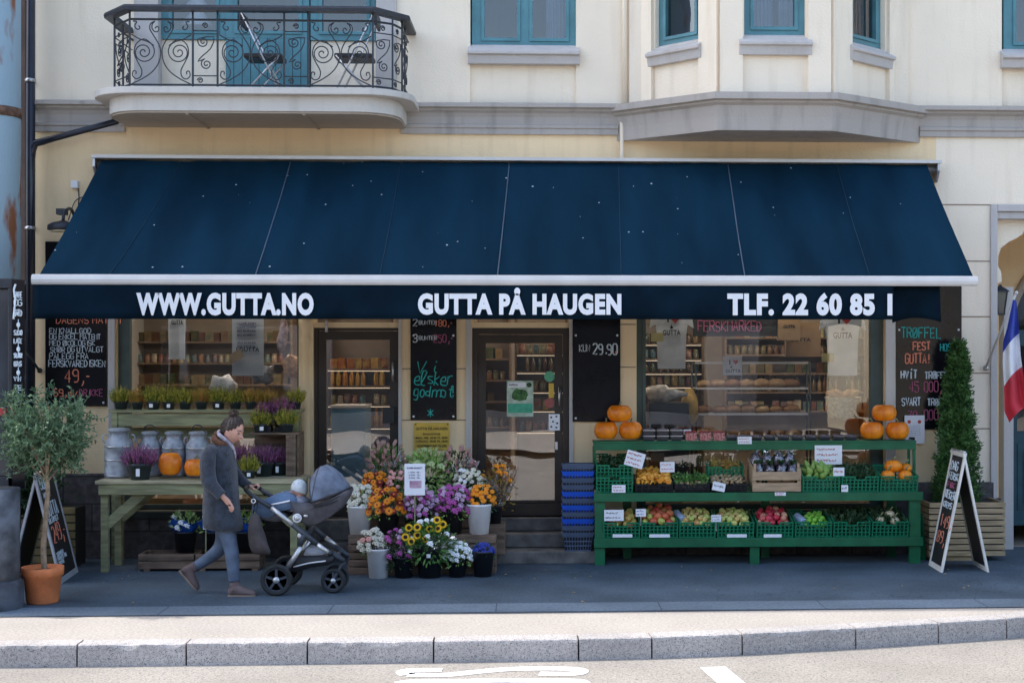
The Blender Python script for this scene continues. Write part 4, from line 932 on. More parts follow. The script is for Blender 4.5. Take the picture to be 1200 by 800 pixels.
def heather(kind, r, h, fr, fh, label, seed, tagp=True, n=110, pm='potgrey'):
    q = random.Random(seed); e = empty('potted_heather', (0,0,0), label, 'potted plant')
    m1 = MB(); pot_mb(m1, r, h); m1.build('pot', M[pm], e)
    m1 = MB(); spikes(m1, (0,0,h*.75), fr, fh, n, q); m1.build('foliage', M[kind], e, recalc=False)
    if kind == 'heather_p': m1 = MB(); spikes(m1, (0,0,h*.75), fr*.8, fh*.6, n//3, q, .005); m1.build('green_shoots', M['leaf_d'], e, recalc=False)
    if tagp: m1 = MB(); m1.box(-.018,.018,-r-.006,-r*.93,h*.25,h*.7); m1.build('label_tag', M['paper'], e)
    return e
# ---- wooden table and window shelf on the left
ty0, ty1 = -1.12, -.46
tz = Z(200, 563, ty0)
e = empty('plank_table', (X(230,-.8), -.8, 0), 'pale green pine table holding milk cans and pumpkins under the left window', 'table')
tx0, tx1 = X(111,ty0), X(352,ty0)
m1 = MB()
for i in range(5): a = ty0+(ty1-ty0)*i/5; m1.box(tx0, tx1, a+.003, a+(ty1-ty0)/5-.003, tz-.035, tz)
m1.build('tabletop', M['wood_plank'], e, bevel=.004)
m1 = MB(); m1.box(tx0+.03, tx1-.03, ty0+.02, ty0+.055, tz-.145, tz-.037); m1.box(tx0+.03, tx1-.03, ty1-.055, ty1-.02, tz-.145, tz-.037); m1.box(tx0+.03, tx0+.065, ty0+.057, ty1-.057, tz-.145, tz-.037); m1.box(tx1-.065, tx1-.03, ty0+.057, ty1-.057, tz-.145, tz-.037); m1.build('apron', M['wood'], e, bevel=.003)
for a in (tx0+.04, tx1-.115):
    for b in (ty0+.06, ty1-.13): m1 = MB(); m1.box(a, a+.072, b, b+.072, 0.005, tz-.04); m1.build('leg', M['wood'], e, bevel=.004)
for y in (ty0+.1, ty1-.1):
    m1 = MB(); m1.beam((tx0+.09, y, tz-.46), (tx0+.46, y, tz-.13), .10, .035, (0,1,0)); m1.build('brace', M['wood'], e, bevel=.003)
    m1 = MB(); m1.beam((tx1-.09, y, tz-.46), (tx1-.46, y, tz-.13), .10, .035, (0,1,0)); m1.build('brace', M['wood'], e, bevel=.003)
sy0, sy1 = -.42, -.14
sz = Z(240, 480, sy0); sx0, sx1 = X(127,sy0), X(352,sy0)
e = empty('window_shelf', ((sx0+sx1)/2, -.3, 0), 'long treated-pine shelf in front of the left window carrying a row of potted heather', 'shelf')
m1 = MB(); m1.box(sx0, sx1, sy0, sy1, sz-.03, sz); m1.build('shelf_board', M['wood'], e, bevel=.003)
m1 = MB(); m1.box(sx0+.06, sx1-.06, sy0+.02, sy0+.045, Z(240,499,sy0), sz-.045); m1.build('shelf_rail', M['wood'], e, bevel=.003)
m1 = MB(); m1.box(sx0+.06, sx1-.06, sy1-.05, sy1-.02, Z(240,515,sy0), Z(240,502,sy0)); m1.build('shelf_rail', M['wood'], e, bevel=.003)
for a in (sx0+.03, sx1-.09):
    for b in (sy0+.005, sy1-.065): m1 = MB(); m1.box(a, a+.06, b, b+.06, .005, sz-.032); m1.build('leg', M['wood'], e, bevel=.003)
ordn = ['first','second','third','fourth','fifth','sixth','seventh','eighth','ninth','tenth','eleventh','twelfth']
hg = heather('heather_g', .068, .085, .145, .21, '', 1, n=140); hg2 = heather('heather_g', .068, .085, .15, .19, '', 2, False, n=130); hr = heather('heather_r', .066, .085, .14, .20, '', 3, False, n=130)
first = {}
row = [(142,hg2,1.05),(161,hr,.95),(180,hg,1.05),(198,hg,.98),(217,hg2,1.0),(236,hr,1.0),(256,hg,1.02),(276,hg2,.95),(295,hr,.98),(314,hr,.9),(346,hg2,1.0)]
for i, (px, pr, s) in enumerate(row):
    kindw = 'rusty-tipped' if pr is hr else 'yellow-green'
    c = dup(pr, (X(px,-.28), -.28, sz+.001), rnd.uniform(0,6) if pr is not hg else rnd.uniform(-.3,.3), s, '%s potted heather, %s from the left on the pine window shelf' % (kindw, ordn[i])); c['group'] = 'potted heathers on the window shelf'
hp = heather('heather_p', .085, .12, .15, .22, '', 4); hpb = heather('heather_p', .12, .17, .24, .27, '', 5, True, 190)
c = dup(hpb, (X(164,-.98), -.98, tz+.001), .1, 1.0, 'purple heather in a grey pot in front of the left milk cans'); 
# crate stack right on the table
cz1 = Z(318, 506, -.55); 
e = empty('wooden_crate', (X(318,-.55), -.55, tz), 'old wooden crate standing on end on the table with heather in and on it', 'crate')
xa, xb = X(291,-.7), X(350,-.7)
m1 = MB(); m1.box(xa, xb, -.70, -.36, cz1-.02, cz1); m1.build('top_board', M['crate_wood'], e, bevel=.002)
for i in range(3): m1 = MB(); m1.box(xb-.03-.035*i-.035, xb-.03-.035*i, -.705+.006*i, -.69+.006*i, tz+.002, cz1-.022); m1.build('slat', M['crate_wood'], e)
m1 = MB(); m1.box(xb-.02, xb, -.685, -.36, tz+.002, cz1-.022); m1.box(xa, xb-.022, -.375, -.36, tz+.002, cz1-.022); m1.build('side', M['crate_wood'], e)
for px, pr, s, y, z, lb in ((305,hg,1.05,-.6,cz1,'bright green heather on the left end of the crate top'),(336,hg2,1.1,-.6,cz1,'bright green heather on the right end of the crate top'),
   (311,hp,.9,-.5,cz1+.07,'small purple heather between the two green ones on the crate'),(331,hp,1.15,-.42,cz1+.05,'larger purple heather high at the back of the crate top'),
   (309,hpb,.92,-.62,tz,'big purple heather in the crate, front left'),(327,hpb,.85,-.52,tz,'big purple heather in the crate, back right'),(283,hpb,.95,-.6,tz,'tall purple heather beside the crate behind the woman'),(292,hg,1.0,-.85,tz,'small green heather at the foot of the purple ones on the table')):
    c = dup(pr, (X(px,y), y, z+.001), rnd.uniform(-.4,.4), s, lb)
for px, y in ((311,-.5),(331,-.42)):
    mb = MB(); mb.box(X(px,y)-.07, X(px,y)+.07, y-.07, y+.07, cz1+.001, cz1+(.07 if px == 311 else .05)); tag(mb.build('pot_stand', M['black']), 'small black block lifting the %s purple heather on the crate' % ('small' if px == 311 else 'larger'), 'stand')
def kill(o):
    for ch in list(o.children): kill(ch)
    bpy.data.objects.remove(o)
for o in (hg, hg2, hr, hp, hpb): kill(o)
# milk cans
def milk_can(px, y, wpx, pytop, label, z=tz, handle=False, sd=0):
    s = (F/(D+y)); r = wpx/2/s; x = X(px,y); h = Z(px,pytop,y)-z
    e = empty('milk_can', (x,y,z), label, 'milk can', 'milk cans on the table')
    m1 = MB(); m1.lathe([(r*.97,.0),(r,.012),(r,h*.02+.012),(r*.985,h*.05),(r*.985,h*.62),(r,h*.63),(r*.98,h*.655),(r*.9,h*.72),(r*.72,h*.80),(r*.64,h*.84),(r*.63,h*.90),(r*.74,h*.93),(r*.78,h*.95),(r*.74,h*.97),(r*.6,h*.97)], (x,y,z+.001), 28); m1.build('can_body', M['can'], e)
    m1 = MB(); m1.lathe([(r*.68,h*.955),(r*.7,h*.985),(r*.55,h),(0,h*1.0)], (x,y,z), 28); m1.build('lid', M['can'], e)
    m1 = MB()
    for k in (.05,.36,.63): m1.lathe([(r*.985,h*k-.009),(r*1.012,h*k-.005),(r*1.012,h*k+.005),(r*.985,h*k+.009)], (x,y,z), 28)
    m1.build('hoop', M['steel'], e)
    for sg in (-1,1):
        m1 = MB(); m1.tube(cat_spline([(x+sg*r*.8,y,z+h*.86),(x+sg*r*1.05,y-.01,z+h*.85),(x+sg*r*1.12,y-.01,z+h*.76),(x+sg*r*.93,y,z+h*.68)], 4), .008, 6); m1.build('handle', M['can'], e)
    if handle:
        m1 = MB(); m1.tube(cat_spline([(x-r*.6,y,z+h*.95),(x-r*.3,y-.02,z+h*1.12),(x+r*.3,y-.02,z+h*1.12),(x+r*.6,y,z+h*.95)], 4), .006, 6); m1.build('bail', M['iron'], e)
milk_can(139.5,-.72,33,501,'big galvanised milk can, leftmost on the pine table'); milk_can(176,-.6,27,505,'milk can half hidden behind the potted purple heather',handle=True)
milk_can(204,-.62,28,505,'milk can directly behind the tall orange pumpkin'); milk_can(232,-.64,28,505,'milk can behind the round pumpkin, next to the woman',handle=True)
# pumpkins
def pumpkin(px, pyb, wpx, hpx, y, label, sd, group=None, tilt=0, name='pumpkin'):
    q = random.Random(sd); s = F/(D+y); rx = wpx/2/s; hz = hpx/2/s; x = X(px,y); z = Z(px,pyb,y)
    e = empty(name, (x,y,z), label, 'pumpkin', group)
    n = 14; prof = []
    for i in range(n+1):
        t = PI*i/n; rr = math.sin(t)**.8*rx; zz = hz - math.cos(t)*hz*(1 if abs(math.cos(t)) < .8 else 1 - .55*(abs(math.cos(t))-.8)*1.6)
        prof.append((max(rr, .0 if i in (0,n) else .004), zz))
    ph = q.uniform(0, 6)
    m1 = MB(); m1.lathe(prof, (x,y,z), 60, rib=lambda a: 1-.05*(1-abs(math.sin(5*a+ph)))**2.2); m1.build('flesh', M['pumpkin'], e)
    m1 = MB(); m1.tube(cat_spline([(x,y,z+2*hz*.88),(x+.004,y-.004,z+2*hz*.97),(x+q.uniform(-.03,.03),y-.015,z+2*hz*1.04+.012)], 4), [.013,.012,.010,.009,.008,.008,.008,.009,.010][:9], 7); m1.build('stem', M['stem'], e)
pumpkin(199.5,558.5,26.5,30.5,-.92,'tall egg-shaped orange pumpkin in front of the third milk can',1); pumpkin(228.5,559,24,23,-.95,'round orange pumpkin beside the woman on the pine table',2)
# ---- low crates, buckets and blue-wrapped bouquets under the table
def slat_crate(x0, x1, y0, y1, z0, z1, m, name, label, cat, nsl=3, group=None, top=False, gap=.012, posts=True):
    e = empty(name, ((x0+x1)/2, (y0+y1)/2, z0), label, cat, group); q = random.Random(int(x0*100))
    hs = (z1-z0)/nsl
    for i in range(nsl):
        a, b = z0+hs*i+(gap if i else 0), z0+hs*(i+1)
        m1 = MB(); j = q.uniform(-.004,.004)
        m1.box(x0, x1, y0+j, y0+.014+j, a, b); m1.build('slat', M[m], e, bevel=.0015)
        m1 = MB(); m1.box(x0, x0+.014, y0+.02, y1-.02, a, b); m1.box(x1-.014, x1, y0+.02, y1-.02, a, b); m1.box(x0, x1, y1-.014, y1, a, b); m1.build('side_slat', M[m], e)
    m1 = MB(); m1.box(x0+.016, x1-.016, y0+.02, y1-.018, z0+.01, z0+.022)
    if posts:
        for a in (x0+.02, x1-.06): m1.box(a, a+.04, y0+.018, y0+.055, z0+.024, z1-.002); m1.box(a, a+.04, y1-.055, y1-.016, z0+.024, z1-.002)
    m1.build('base', M[m], e)
    if top:
        m1 = MB(); n = 5
        for i in range(n): a = y0+(y1-y0)*i/n; m1.box(x0-.004, x1+.004, a+.003, a+(y1-y0)/n-.003, z1+.001, z1+.014)
        m1.build('top_board', M[m], e)
    return e
yb = -1.0
slat_crate(X(162,yb), X(227,yb), yb, -.68, .03, Z(200,649,yb), 'crate_wood', 'wooden_crate', 'low weathered crate on the pavement under the table, left of the woman', 'crate', 2)
slat_crate(X(229,yb), X(304,yb), yb, -.68, .03, Z(270,649,yb), 'crate_wood', 'wooden_crate', 'low weathered crate behind the legs of the woman', 'crate', 2)
mb = MB()
for px in (168, 233, 295): mb.box(X(px,yb), X(px,yb)+.06, yb+.005, -.69, .0, .029)
tag(mb.build('skid', M['crate_wood']), 'short wooden skids under the two low crates', 'skid')
def bucket(px, y, wpx, pyt, pyb=None, z=None, m='bucket_b', label='', sticker=False, group=None):
    s = F/(D+y); r = wpx/2/s; x = X(px,y); z0 = Z(px,pyb,y) if z is None else z; h = Z(px,pyt,y)-z0
    e = empty('bucket', (x,y,z0), label, 'bucket', group)
    m1 = MB(); m1.lathe([(r*.74,0),(r*.955,h*.93),(r,h*.94),(r,h),(r*.96,h),(r*.93,h*.9),(r*.7,h*.06),(0,h*.06)], (x,y,z0+.001), 26); m1.build('tub', M[m], e)
    m1 = MB(); m1.lathe([(0,0),(r*.92,0)], (x,y,z0+h*.8), 26); m1.build('water', M['leaf_d'], e)
    if sticker: boxo('label_tag', M['paper'], (x-.02, x+.02, y-r*.98-.006, y-r*.9, z0+h*.72, z0+h*.84), e)
    return (x, y, z0+h, r, s)
# flower heads -------------------------------------------------
def head_mesh(kind):
    mb = MB(); q = random.Random(3)
    if kind == 'rose':
        for i in range(3):
            r = 1-.28*i
            for k in range(6): a = 2*PI*k/6+i*.6; mb.ball((math.cos(a)*.38*r, math.sin(a)*.38*r, .08+.2*i), .42*r, .42*r, .45, 7, 5)
        mb.ball((0,0,.35), .35, .35, .4, 8, 6)
    elif kind == 'daisy':
        for lay in range(3):
            n = 14-lay*2
            for k in range(n):
                a = 2*PI*k/n+lay*.25; L = 1-.2*lay; d = Vector((math.cos(a), math.sin(a), 0)); s = Vector((-d.y, d.x, 0))
                mb.add([d*.15+Vector((0,0,.1+.08*lay)), d*L*.6+s*.16+Vector((0,0,.2+.1*lay)), d*L+Vector((0,0,.12+.16*lay)), d*L*.6-s*.16+Vector((0,0,.2+.1*lay))], [(0,1,2,3)])
    elif kind == 'sun':
        for lay in range(2):
            for k in range(18):
                a = 2*PI*(k+lay*.5)/18; d = Vector((math.cos(a), math.sin(a), 0)); s = Vector((-d.y, d.x, 0)); L = 1-.12*lay
                mb.add([d*.4+Vector((0,0,.06)), d*.7*L+s*.13+Vector((0,0,.12+.05*lay)), d*L+Vector((0,0,.02+.06*lay)), d*.7*L-s*.13+Vector((0,0,.12+.05*lay))], [(0,1,2,3)])
    elif kind == 'bud':
        for k in range(9):
            a = 2*PI*k/9; d = Vector((math.cos(a)*.3, math.sin(a)*.3, 0)); s = Vector((-d.y, d.x, 0)).normalized()*.16
            mb.add([Vector((0,0,-.5)), d*1.1+s+Vector((0,0,.2)), d*(.9+.3*(k%2))+Vector((0,0,1.2)), d*1.1-s+Vector((0,0,.2))], [(0,1,2,3)])
    elif kind == 'floret':
        for k in range(16):
            p = rdir(q, .4)*.75; mb.ball(p, .34, .34, .3, 6, 4)
    me_o = mb.build('tmp', M['white'], origin=(0,0,0), recalc=False); me = me_o.data; bpy.data.objects.remove(me_o); return me
HM = {}
def hmesh(kind, mk):
    if (kind, mk) not in HM:
        if kind not in HM: HM[kind] = head_mesh(kind)
        me = HM[kind].copy(); me.materials.clear(); me.materials.append(M[mk]); HM[(kind, mk)] = me
    return HM[(kind, mk)]
M['fl_white'] = mat('cream_petal', (.66,.66,.50), .6, .2, 30, c2=(.85,.80,.70)); M['fl_orange'] = mat('orange_petal', (.95,.30,.01), .5, .2, 20); M['fl_dred'] = mat('dark_red_petal', (.26,.015,.015), .5, .3, 20)
M['fl_pink'] = mat('pink_petal', (.80,.40,.36), .6, .2, 30); M['fl_lilac'] = mat('lilac_petal', (.55,.33,.60), .6, .25, 30, c2=(.78,.56,.74)); M['fl_mag'] = mat('magenta_petal', (.42,.08,.33), .6, .3, 30)
M['fl_yellow'] = mat('sunflower_petal', (.95,.58,.02), .5, .15, 20); M['fl_brown'] = mat('sunflower_centre', (.03,.012,.008), .9, .3, 60, .5, 80); M['fl_blue'] = mat('blue_petal', (.03,.05,.34), .5, .3, 30)
M['fl_snow'] = mat('white_petal', (.84,.86,.88), .6, .12, 30); M['fl_green'] = mat('green_bud', (.32,.46,.16), .6, .2, 30, c2=(.6,.68,.36)); M['fl_protea'] = mat('protea', (.42,.30,.20), .6, .4, 14, c2=(.68,.42,.38)); M['fl_protea_p'] = mat('protea_pink', (.55,.22,.24), .6, .3, 14, c2=(.66,.42,.38))
M['bluepaper'] = mat('blue_wrap', (.006,.06,.30), .45, .3, 12)
def bouquet(px0, px1, py0, py1, y, kinds, nh, hr_, label, base, leafm='leaf', nl=160, wrap=None, ydep=None, sd=1, face=.55, group='bouquets on the pavement display', ll=.05, stems=True):
    """flower heads of given kinds over a dome of leaves; base = (x,y,z) mouth of the bucket"""
    hr_ *= 1.18; nh = int(nh*1.15)
    q = random.Random(sd); s = F/(D+y); cx = X((px0+px1)/2, y); w = (px1-px0)/s/2; zt_ = Z(px0,py0,y); zb_ = Z(px0,py1,y); h = (zt_-zb_)
    e = empty('bouquet', (base[0], base[1], base[2]), label, 'flowers', group)
    dy = ydep or w*.7; c = Vector((cx, y, zb_))
    def dome(u, v, k=1.0):  # u around, v from rim (0) to top (1)
        return c + Vector((math.cos(u)*w*k*math.sqrt(max(0,1-v*v*.8)), math.sin(u)*dy*k*math.sqrt(max(0,1-v*v*.8)), h*v))
    m1 = MB()
    for _ in range(nl):
        p = dome(q.uniform(0,2*PI), q.uniform(-.25,.85), q.uniform(.3,.98)); d = (p-Vector(base)).normalized() + rdir(q)*.7 + Vector((0,-.1,0)); leaf(m1, p, d, ll*q.uniform(.7,1.3), ll*.38, q)
    m1.build('leaves', M[leafm], e, recalc=False)
    if stems:
        m1 = MB()
        for _ in range(9): p = dome(q.uniform(0,2*PI), .3, .5); b = Vector(base)+Vector((q.uniform(-.03,.03), q.uniform(-.03,.03), -.12)); m1.tube([b, p], .004, 4)
        m1.build('stems', M['leaf_d'], e)
    placed = []; tries = 0
    while len(placed) < nh and tries < nh*60:
        tries += 1; u = q.uniform(PI*.98, 2.02*PI) if q.random() < .8 else q.uniform(0, PI); v = q.uniform(.0,1)**.8; p = dome(u, v, q.uniform(.88,1.03))
        if any((p-o).length < hr_*1.2*(.9 if tries < nh*30 else .7) for o in placed): continue
        placed.append(p); kind, mk = kinds[q.randrange(len(kinds))]
        d = ((p-c).normalized()*(1-face) + Vector((0,-1,.45)).normalized()*face) if kind != 'bud' else ((p-Vector(base)).normalized()*.9 + rdir(q)*.15)
        o = bpy.data.objects.new('flower_head', hmesh(kind, mk)); col.objects.link(o); o.parent = e; o.location = p - Vector(base)
        o.rotation_mode = 'QUATERNION'; o.rotation_quaternion = d.to_track_quat('Z','Y') @ Vector((0,0,1)).rotation_difference(Vector((0,0,1))); sc_ = hr_*q.uniform(.85,1.15); o.scale = (sc_, sc_, sc_*(.8 if kind != 'bud' else 1))
        if kind == 'sun':
            m1 = MB(); dn = d.normalized(); m1.ball(Vector((0,0,.1)), .46, .46, .16, 12, 6); cc = m1.build('seed_disc', M['fl_brown'], None, origin=(0,0,0)); cc.parent = o
        if kind == 'daisy':
            m1 = MB(); m1.ball(Vector((0,0,.3)), .24, .24, .12, 8, 5); cc = m1.build('flower_centre', M['fl_dred'] if mk != 'fl_dred' else M['fl_orange'], None, origin=(0,0,0)); cc.parent = o
    if wrap:
        m1 = MB(); n = 26; zc = zb_-h*.15; prof = []
        top = []; bot = []
        for k in range(n):
            a = 2*PI*k/n; j = 1+.10*math.sin(5*a+sd)+.06*math.sin(11*a)
            top.append(Vector((cx+math.cos(a)*w*1.12*j, y+math.sin(a)*dy*1.12*j, zb_+h*(.42+.16*math.sin(3*a+sd)+.1*math.sin(8*a))))); bot.append(Vector((base[0]+math.cos(a)*w*.4, base[1]+math.sin(a)*dy*.4, base[2]-.02)))
        mid = [(t_+b_*1.0)/2+ (t_-c)*.10 for t_, b_ in zip(top, bot)]
        m1.loft([bot, mid, top], cap=False, smooth=False); m1.build('wrapping', M[wrap], e)
    return e
# under-table buckets
zc_ = Z(200,649,yb)
for px, lb, sd in ((217,'blue-wrapped green and white bouquet on the low crate left of the woman',1),(252,'blue-wrapped bouquet mostly hidden behind the coat of the woman',2),(287,'blue-wrapped bouquet between the woman and the stroller',3)):
    b = bucket(px, -.84, 27, 622, z=zc_+.0, label='black flower bucket with blue paper, '+('left' if sd==1 else 'middle' if sd==2 else 'right')+' of three on the low crates', group='black buckets under the table')
    bouquet(px-17, px+17, 600, 618, -.84, [('floret','fl_snow'),('bud','fl_green')], 14, .028, lb, (b[0],b[1],b[2]-.02), 'leaf_l', 120, 'bluepaper', sd=sd, group=None, ll=.06)
y = -1.02
mb = MB(); p = P(237,620,y); e = empty('paper_sign', (p.x+.04,y,zc_), 'tilted white sign with a small flower photo beside the back of the woman', 'sign')
m1 = MB(); a, b, c, d = P(238,620,y), P(246,620,y), P(243.5,597.5,y), P(237,597,y); m1.add([a,b,c,d,a+Vector((0,.005,0)),b+Vector((0,.005,0)),c+Vector((0,.005,0)),d+Vector((0,.005,0))],[(0,1,2,3),(7,6,5,4),(0,4,5,1),(1,5,6,2),(2,6,7,3),(3,7,4,0)]); m1.build('card', M['paper'], e)
boxo('stick', M['wood'], (X(241,y)-.006, X(241,y)+.006, y+.006, y+.014, zc_, Z(241,605,y)), e)
# ---- flower display in the middle
yf = -1.42
dz = Z(490, 627, -1.28)
slat_crate(X(408,-1.3), X(494,-1.3), -1.3, -.95, 0.004, dz-.016, 'crate_wood', 'wooden_crate', 'upturned slatted crate under the left half of the flower display', 'crate', 5, top=True)
slat_crate(X(496,-1.3), X(581,-1.3), -1.3, -.95, 0.004, dz-.016, 'crate_wood', 'wooden_crate', 'upturned slatted crate under the right half of the flower display', 'crate', 5, top=True)
slat_crate(X(418,-.9), X(572,-.9), -.9, -.66, 0.004, .62, 'crate_wood', 'wooden_crate', 'taller old crate at the back of the flower display', 'crate', 6, top=True)
GB = 'buckets of the flower display'
yu = -1.14
B = {}
B['wl'] = bucket(421.5, yu, 30, 592, z=dz, m='bucket_w', label='white bucket at the upper left of the flower display', group=GB)
B['dl'] = bucket(455, yu, 27, 599, z=dz, label='black bucket of orange and dark red flowers on the crate', group=GB)
B['dc'] = bucket(489, yu+.02, 32, 602, z=dz, label='black bucket in the middle of the upper row behind the sunflowers', group=GB)
B['dr'] = bucket(531, yu, 25, 598, z=dz, label='black bucket of lilac flowers next to the upper right white one', group=GB)
B['wr'] = bucket(561.5, yu-.03, 30, 590, z=dz, m='bucket_w', label='white bucket of orange flowers at the upper right', group=GB)
yb2 = -.78
B['bl'] = bucket(452, yb2, 24, 560, z=.634, label='black bucket at the back left holding proteas', group=GB)
B['bc'] = bucket(500, yb2, 28, 560, z=.634, label='black bucket at the back centre holding green lilies', group=GB)
B['br'] = bucket(538, yb2, 24, 560, z=.634, label='black bucket at the back right holding pink proteas', group=GB)
yl = -1.47
B['lw'] = bucket(443.5, yl, 29, 642, z=.0, m='bucket_w', label='white bucket standing on the pavement at the lower left', group=GB)
B['l1'] = bucket(473, yl, 25, 652, z=.0, label='narrow black bucket of cellophane-wrapped purple flowers on the pavement', group=GB)
B['ls'] = bucket(503.5, yl, 33, 641, z=.0, label='large black bucket with sunflowers and a white label', sticker=True, group=GB)
B['l2'] = bucket(536, yl+.02, 24, 654, z=.0, label='small black bucket with white flowers on the pavement', group=GB)
B['l3'] = bucket(566, yl+.04, 27, 645, z=.0, label='black bucket with small blue flowers at the lower right', group=GB)
def bq(k, *a, **kw): b = B[k]; return bouquet(*a, base=(b[0], b[1], b[2]-.03), **kw)
bq('bl', 432,474,522,556, -.80, [('bud','fl_protea'),('bud','fl_protea'),('bud','fl_protea_p')], 34, .042, 'tall bunch of pale proteas at the upper left of the display', leafm='leaf_d', nl=200, wrap='clear', sd=11) if False else None
M['clear'] = M['glass_clear']; M['cel'] = M['cello']
bq('bl', 431,476,520,556, -.80, [('bud','fl_protea'),('bud','fl_protea'),('bud','fl_protea_p')], 40, .040, 'tall bunch of pale pinkish proteas at the upper left of the display', leafm='leaf', nl=260, wrap='clear', sd=11)
bq('br', 515,558,526,556, -.80, [('bud','fl_protea_p'),('bud','fl_protea_p'),('bud','fl_protea')], 36, .040, 'bunch of dusky pink proteas at the upper right of the display', leafm='leaf_d', nl=240, wrap='clear', sd=12)
bq('bc', 472,530,527,572, -.84, [('bud','fl_green'),('bud','fl_green'),('floret','fl_green')], 34, .045, 'leafy bunch of pale green lilies in the centre back of the display', leafm='leaf_l', nl=520, sd=13, ll=.085)
bq('wl', 406,438,569,594, yu, [('floret','fl_white'),('rose','fl_white')], 26, .036, 'cream white hydrangeas in the upper left white bucket', sd=14, nl=90, leafm='leaf_l')
bq('dl', 423,457,554,578, yu+.16, [('daisy','fl_orange'),('daisy','fl_dred')], 32, .032, 'orange and dark red daisies in the back row at the left', sd=15, leafm='leaf_d')
bq('dl', 430,473,572,600, yu-.05, [('daisy','fl_orange'),('daisy','fl_dred'),('daisy','fl_orange')], 38, .036, 'orange and wine red daisies over the black bucket in the middle row', sd=16, wrap='clear', leafm='leaf_l')
bq('bl', 452,476,552,572, -.96, [('rose','fl_pink')], 22, .026, 'small bunch of salmon pink roses behind the white card', sd=17)
bq('dc', 473,513,571,604, yu-.03, [('rose','fl_lilac'),('rose','fl_lilac'),('floret','fl_mag')], 46, .030, 'lilac roses in the middle of the display under the white card', sd=18, wrap='clear')
bq('dr', 510,553,569,600, yu-.02, [('rose','fl_lilac'),('floret','fl_lilac'),('floret','fl_mag')], 48, .030, 'lilac roses to the right of the middle bunch', sd=19, wrap='clear', leafm='leaf_l')
bq('wr', 550,581,569,592, yu-.03, [('rose','fl_orange')], 26, .030, 'bright orange roses in the upper right white bucket', sd=20, leafm='leaf_d')
bq('br', 530,568,550,573, -.95, [('rose','fl_white'),('rose','fl_white'),('rose','fl_snow')], 34, .028, 'cream and white roses at the back right of the display', sd=21, wrap='clear')
bq('lw', 421,451,622,645, yl, [('floret','fl_white'),('rose','fl_pink'),('floret','fl_white')], 24, .034, 'pale pink and cream hydrangeas in the lower left white bucket', sd=22, nl=60)
bq('l1', 449,484,620,656, yl-.02, [('floret','fl_mag'),('rose','fl_lilac')], 20, .028, 'purple flowers in cellophane beside the lower white bucket', sd=23, wrap='cel', nl=200, leafm='leaf_d')
bq('ls', 478,532,608,648, yl-.05, [('floret','fl_snow')], 8, .03, 'leafy greens and white sprigs behind the sunflowers', sd=24, wrap='clear', nl=420, ll=.07)
b = B['ls']; e = empty('bouquet', (b[0], b[1]-.1, b[2]-.03), 'bunch of yellow sunflowers with dark centres in the large black bucket', 'flowers', 'bouquets on the pavement display')
sfs = [(475,629),(479,618),(489,627),(489,617.5),(499,631),(503.5,619.5),(513.5,619),(512,609),(519,614),(482,634)]
for i, (a, c) in enumerate(sfs):
    p = P(a, c, yl-.17+.02*(i % 3)); o = bpy.data.objects.new('flower_head', hmesh('sun', 'fl_yellow')); col.objects.link(o); o.parent = e; o.location = p-Vector(e.location)
    d = Vector((rnd.uniform(-.35,.35), -1, rnd.uniform(.15,.5))); o.rotation_mode = 'QUATERNION'; o.rotation_quaternion = d.to_track_quat('Z','Y'); o.scale = (.043,)*3
    m1 = MB(); m1.ball((0,0,.16), .47, .47, .18, 12, 6); cc = m1.build('seed_disc', M['fl_brown'], None, origin=(0,0,0)); cc.parent = o
m1 = MB(); q = random.Random(5)
for a, c in sfs: p = P(a, c, yl-.13); m1.tube([Vector((b[0],b[1],b[2]-.1)), p], .006, 5); leaf(m1, p-Vector((0,0,.05)), rdir(q)+Vector((0,-.4,0)), .11, .06, q)
m1.build('stems', M['leaf'], e)
bq('l2', 521,552,635,657, yl, [('floret','fl_snow')], 30, .026, 'dense white flowers in the small black bucket', sd=25, leafm='leaf_l')
bq('l3', 554,579,637,650, yl+.04, [('floret','fl_blue')], 20, .024, 'small deep blue flowers in the lower right black bucket', sd=26, leafm='leaf_d', nl=90)
B['cb'] = bucket(578, -.70, 24, 592, z=.45, label='black bucket on the step behind the orange roses', group=GB)
bq('cb', 560,600,545,588, -.74, [('bud','fl_protea'),('floret','fl_orange')], 12, .032, 'brownish bouquet in flared cellophane leaning at the door step', sd=27, wrap='cel', leafm='heather_r', nl=160)
mb = MB(); mb.box(X(566,-.7), X(592,-.7), -.86, -.55, .141, .449); tag(mb.build('step_block', M['crate_wood'], bevel=.004), 'wooden block on the step behind the flowers', 'block')
y = -1.36; e = empty('price_card', P(486,600,y), 'tall white card with a flower photo in the middle of the bouquets', 'sign')
boxo('card', M['paper'], (X(474,y), X(498,y), y, y+.006, Z(486,580,y), Z(486,543,y)), e)
fit_text('ROSER BUKETT', X(477,y), X(495,y), Z(486,549,y), Z(486,547,y), y-.002, M['ink_b'], e, bold=0)
for i, t_ in enumerate(('1 STK  40,-','2 STK  75,-','3 STK  99,-')): fit_text(t_, X(479,y), X(493,y), Z(486,554+i*3.3,y), Z(486,552.2+i*3.3,y), y-.002, M['ink_b'], e, bold=0)
boxo('picture', mat('flower_photo', (.42,.20,.34), .5, .3, 9, c2=(.62,.42,.52)), (X(480,y), X(494,y), y-.002, y, Z(486,571.5,y), Z(486,563,y)), e)
boxo('stick', M['wood'], (X(486,y)-.006, X(486,y)+.006, y+.007, y+.016, dz, Z(486,579,y)), e)
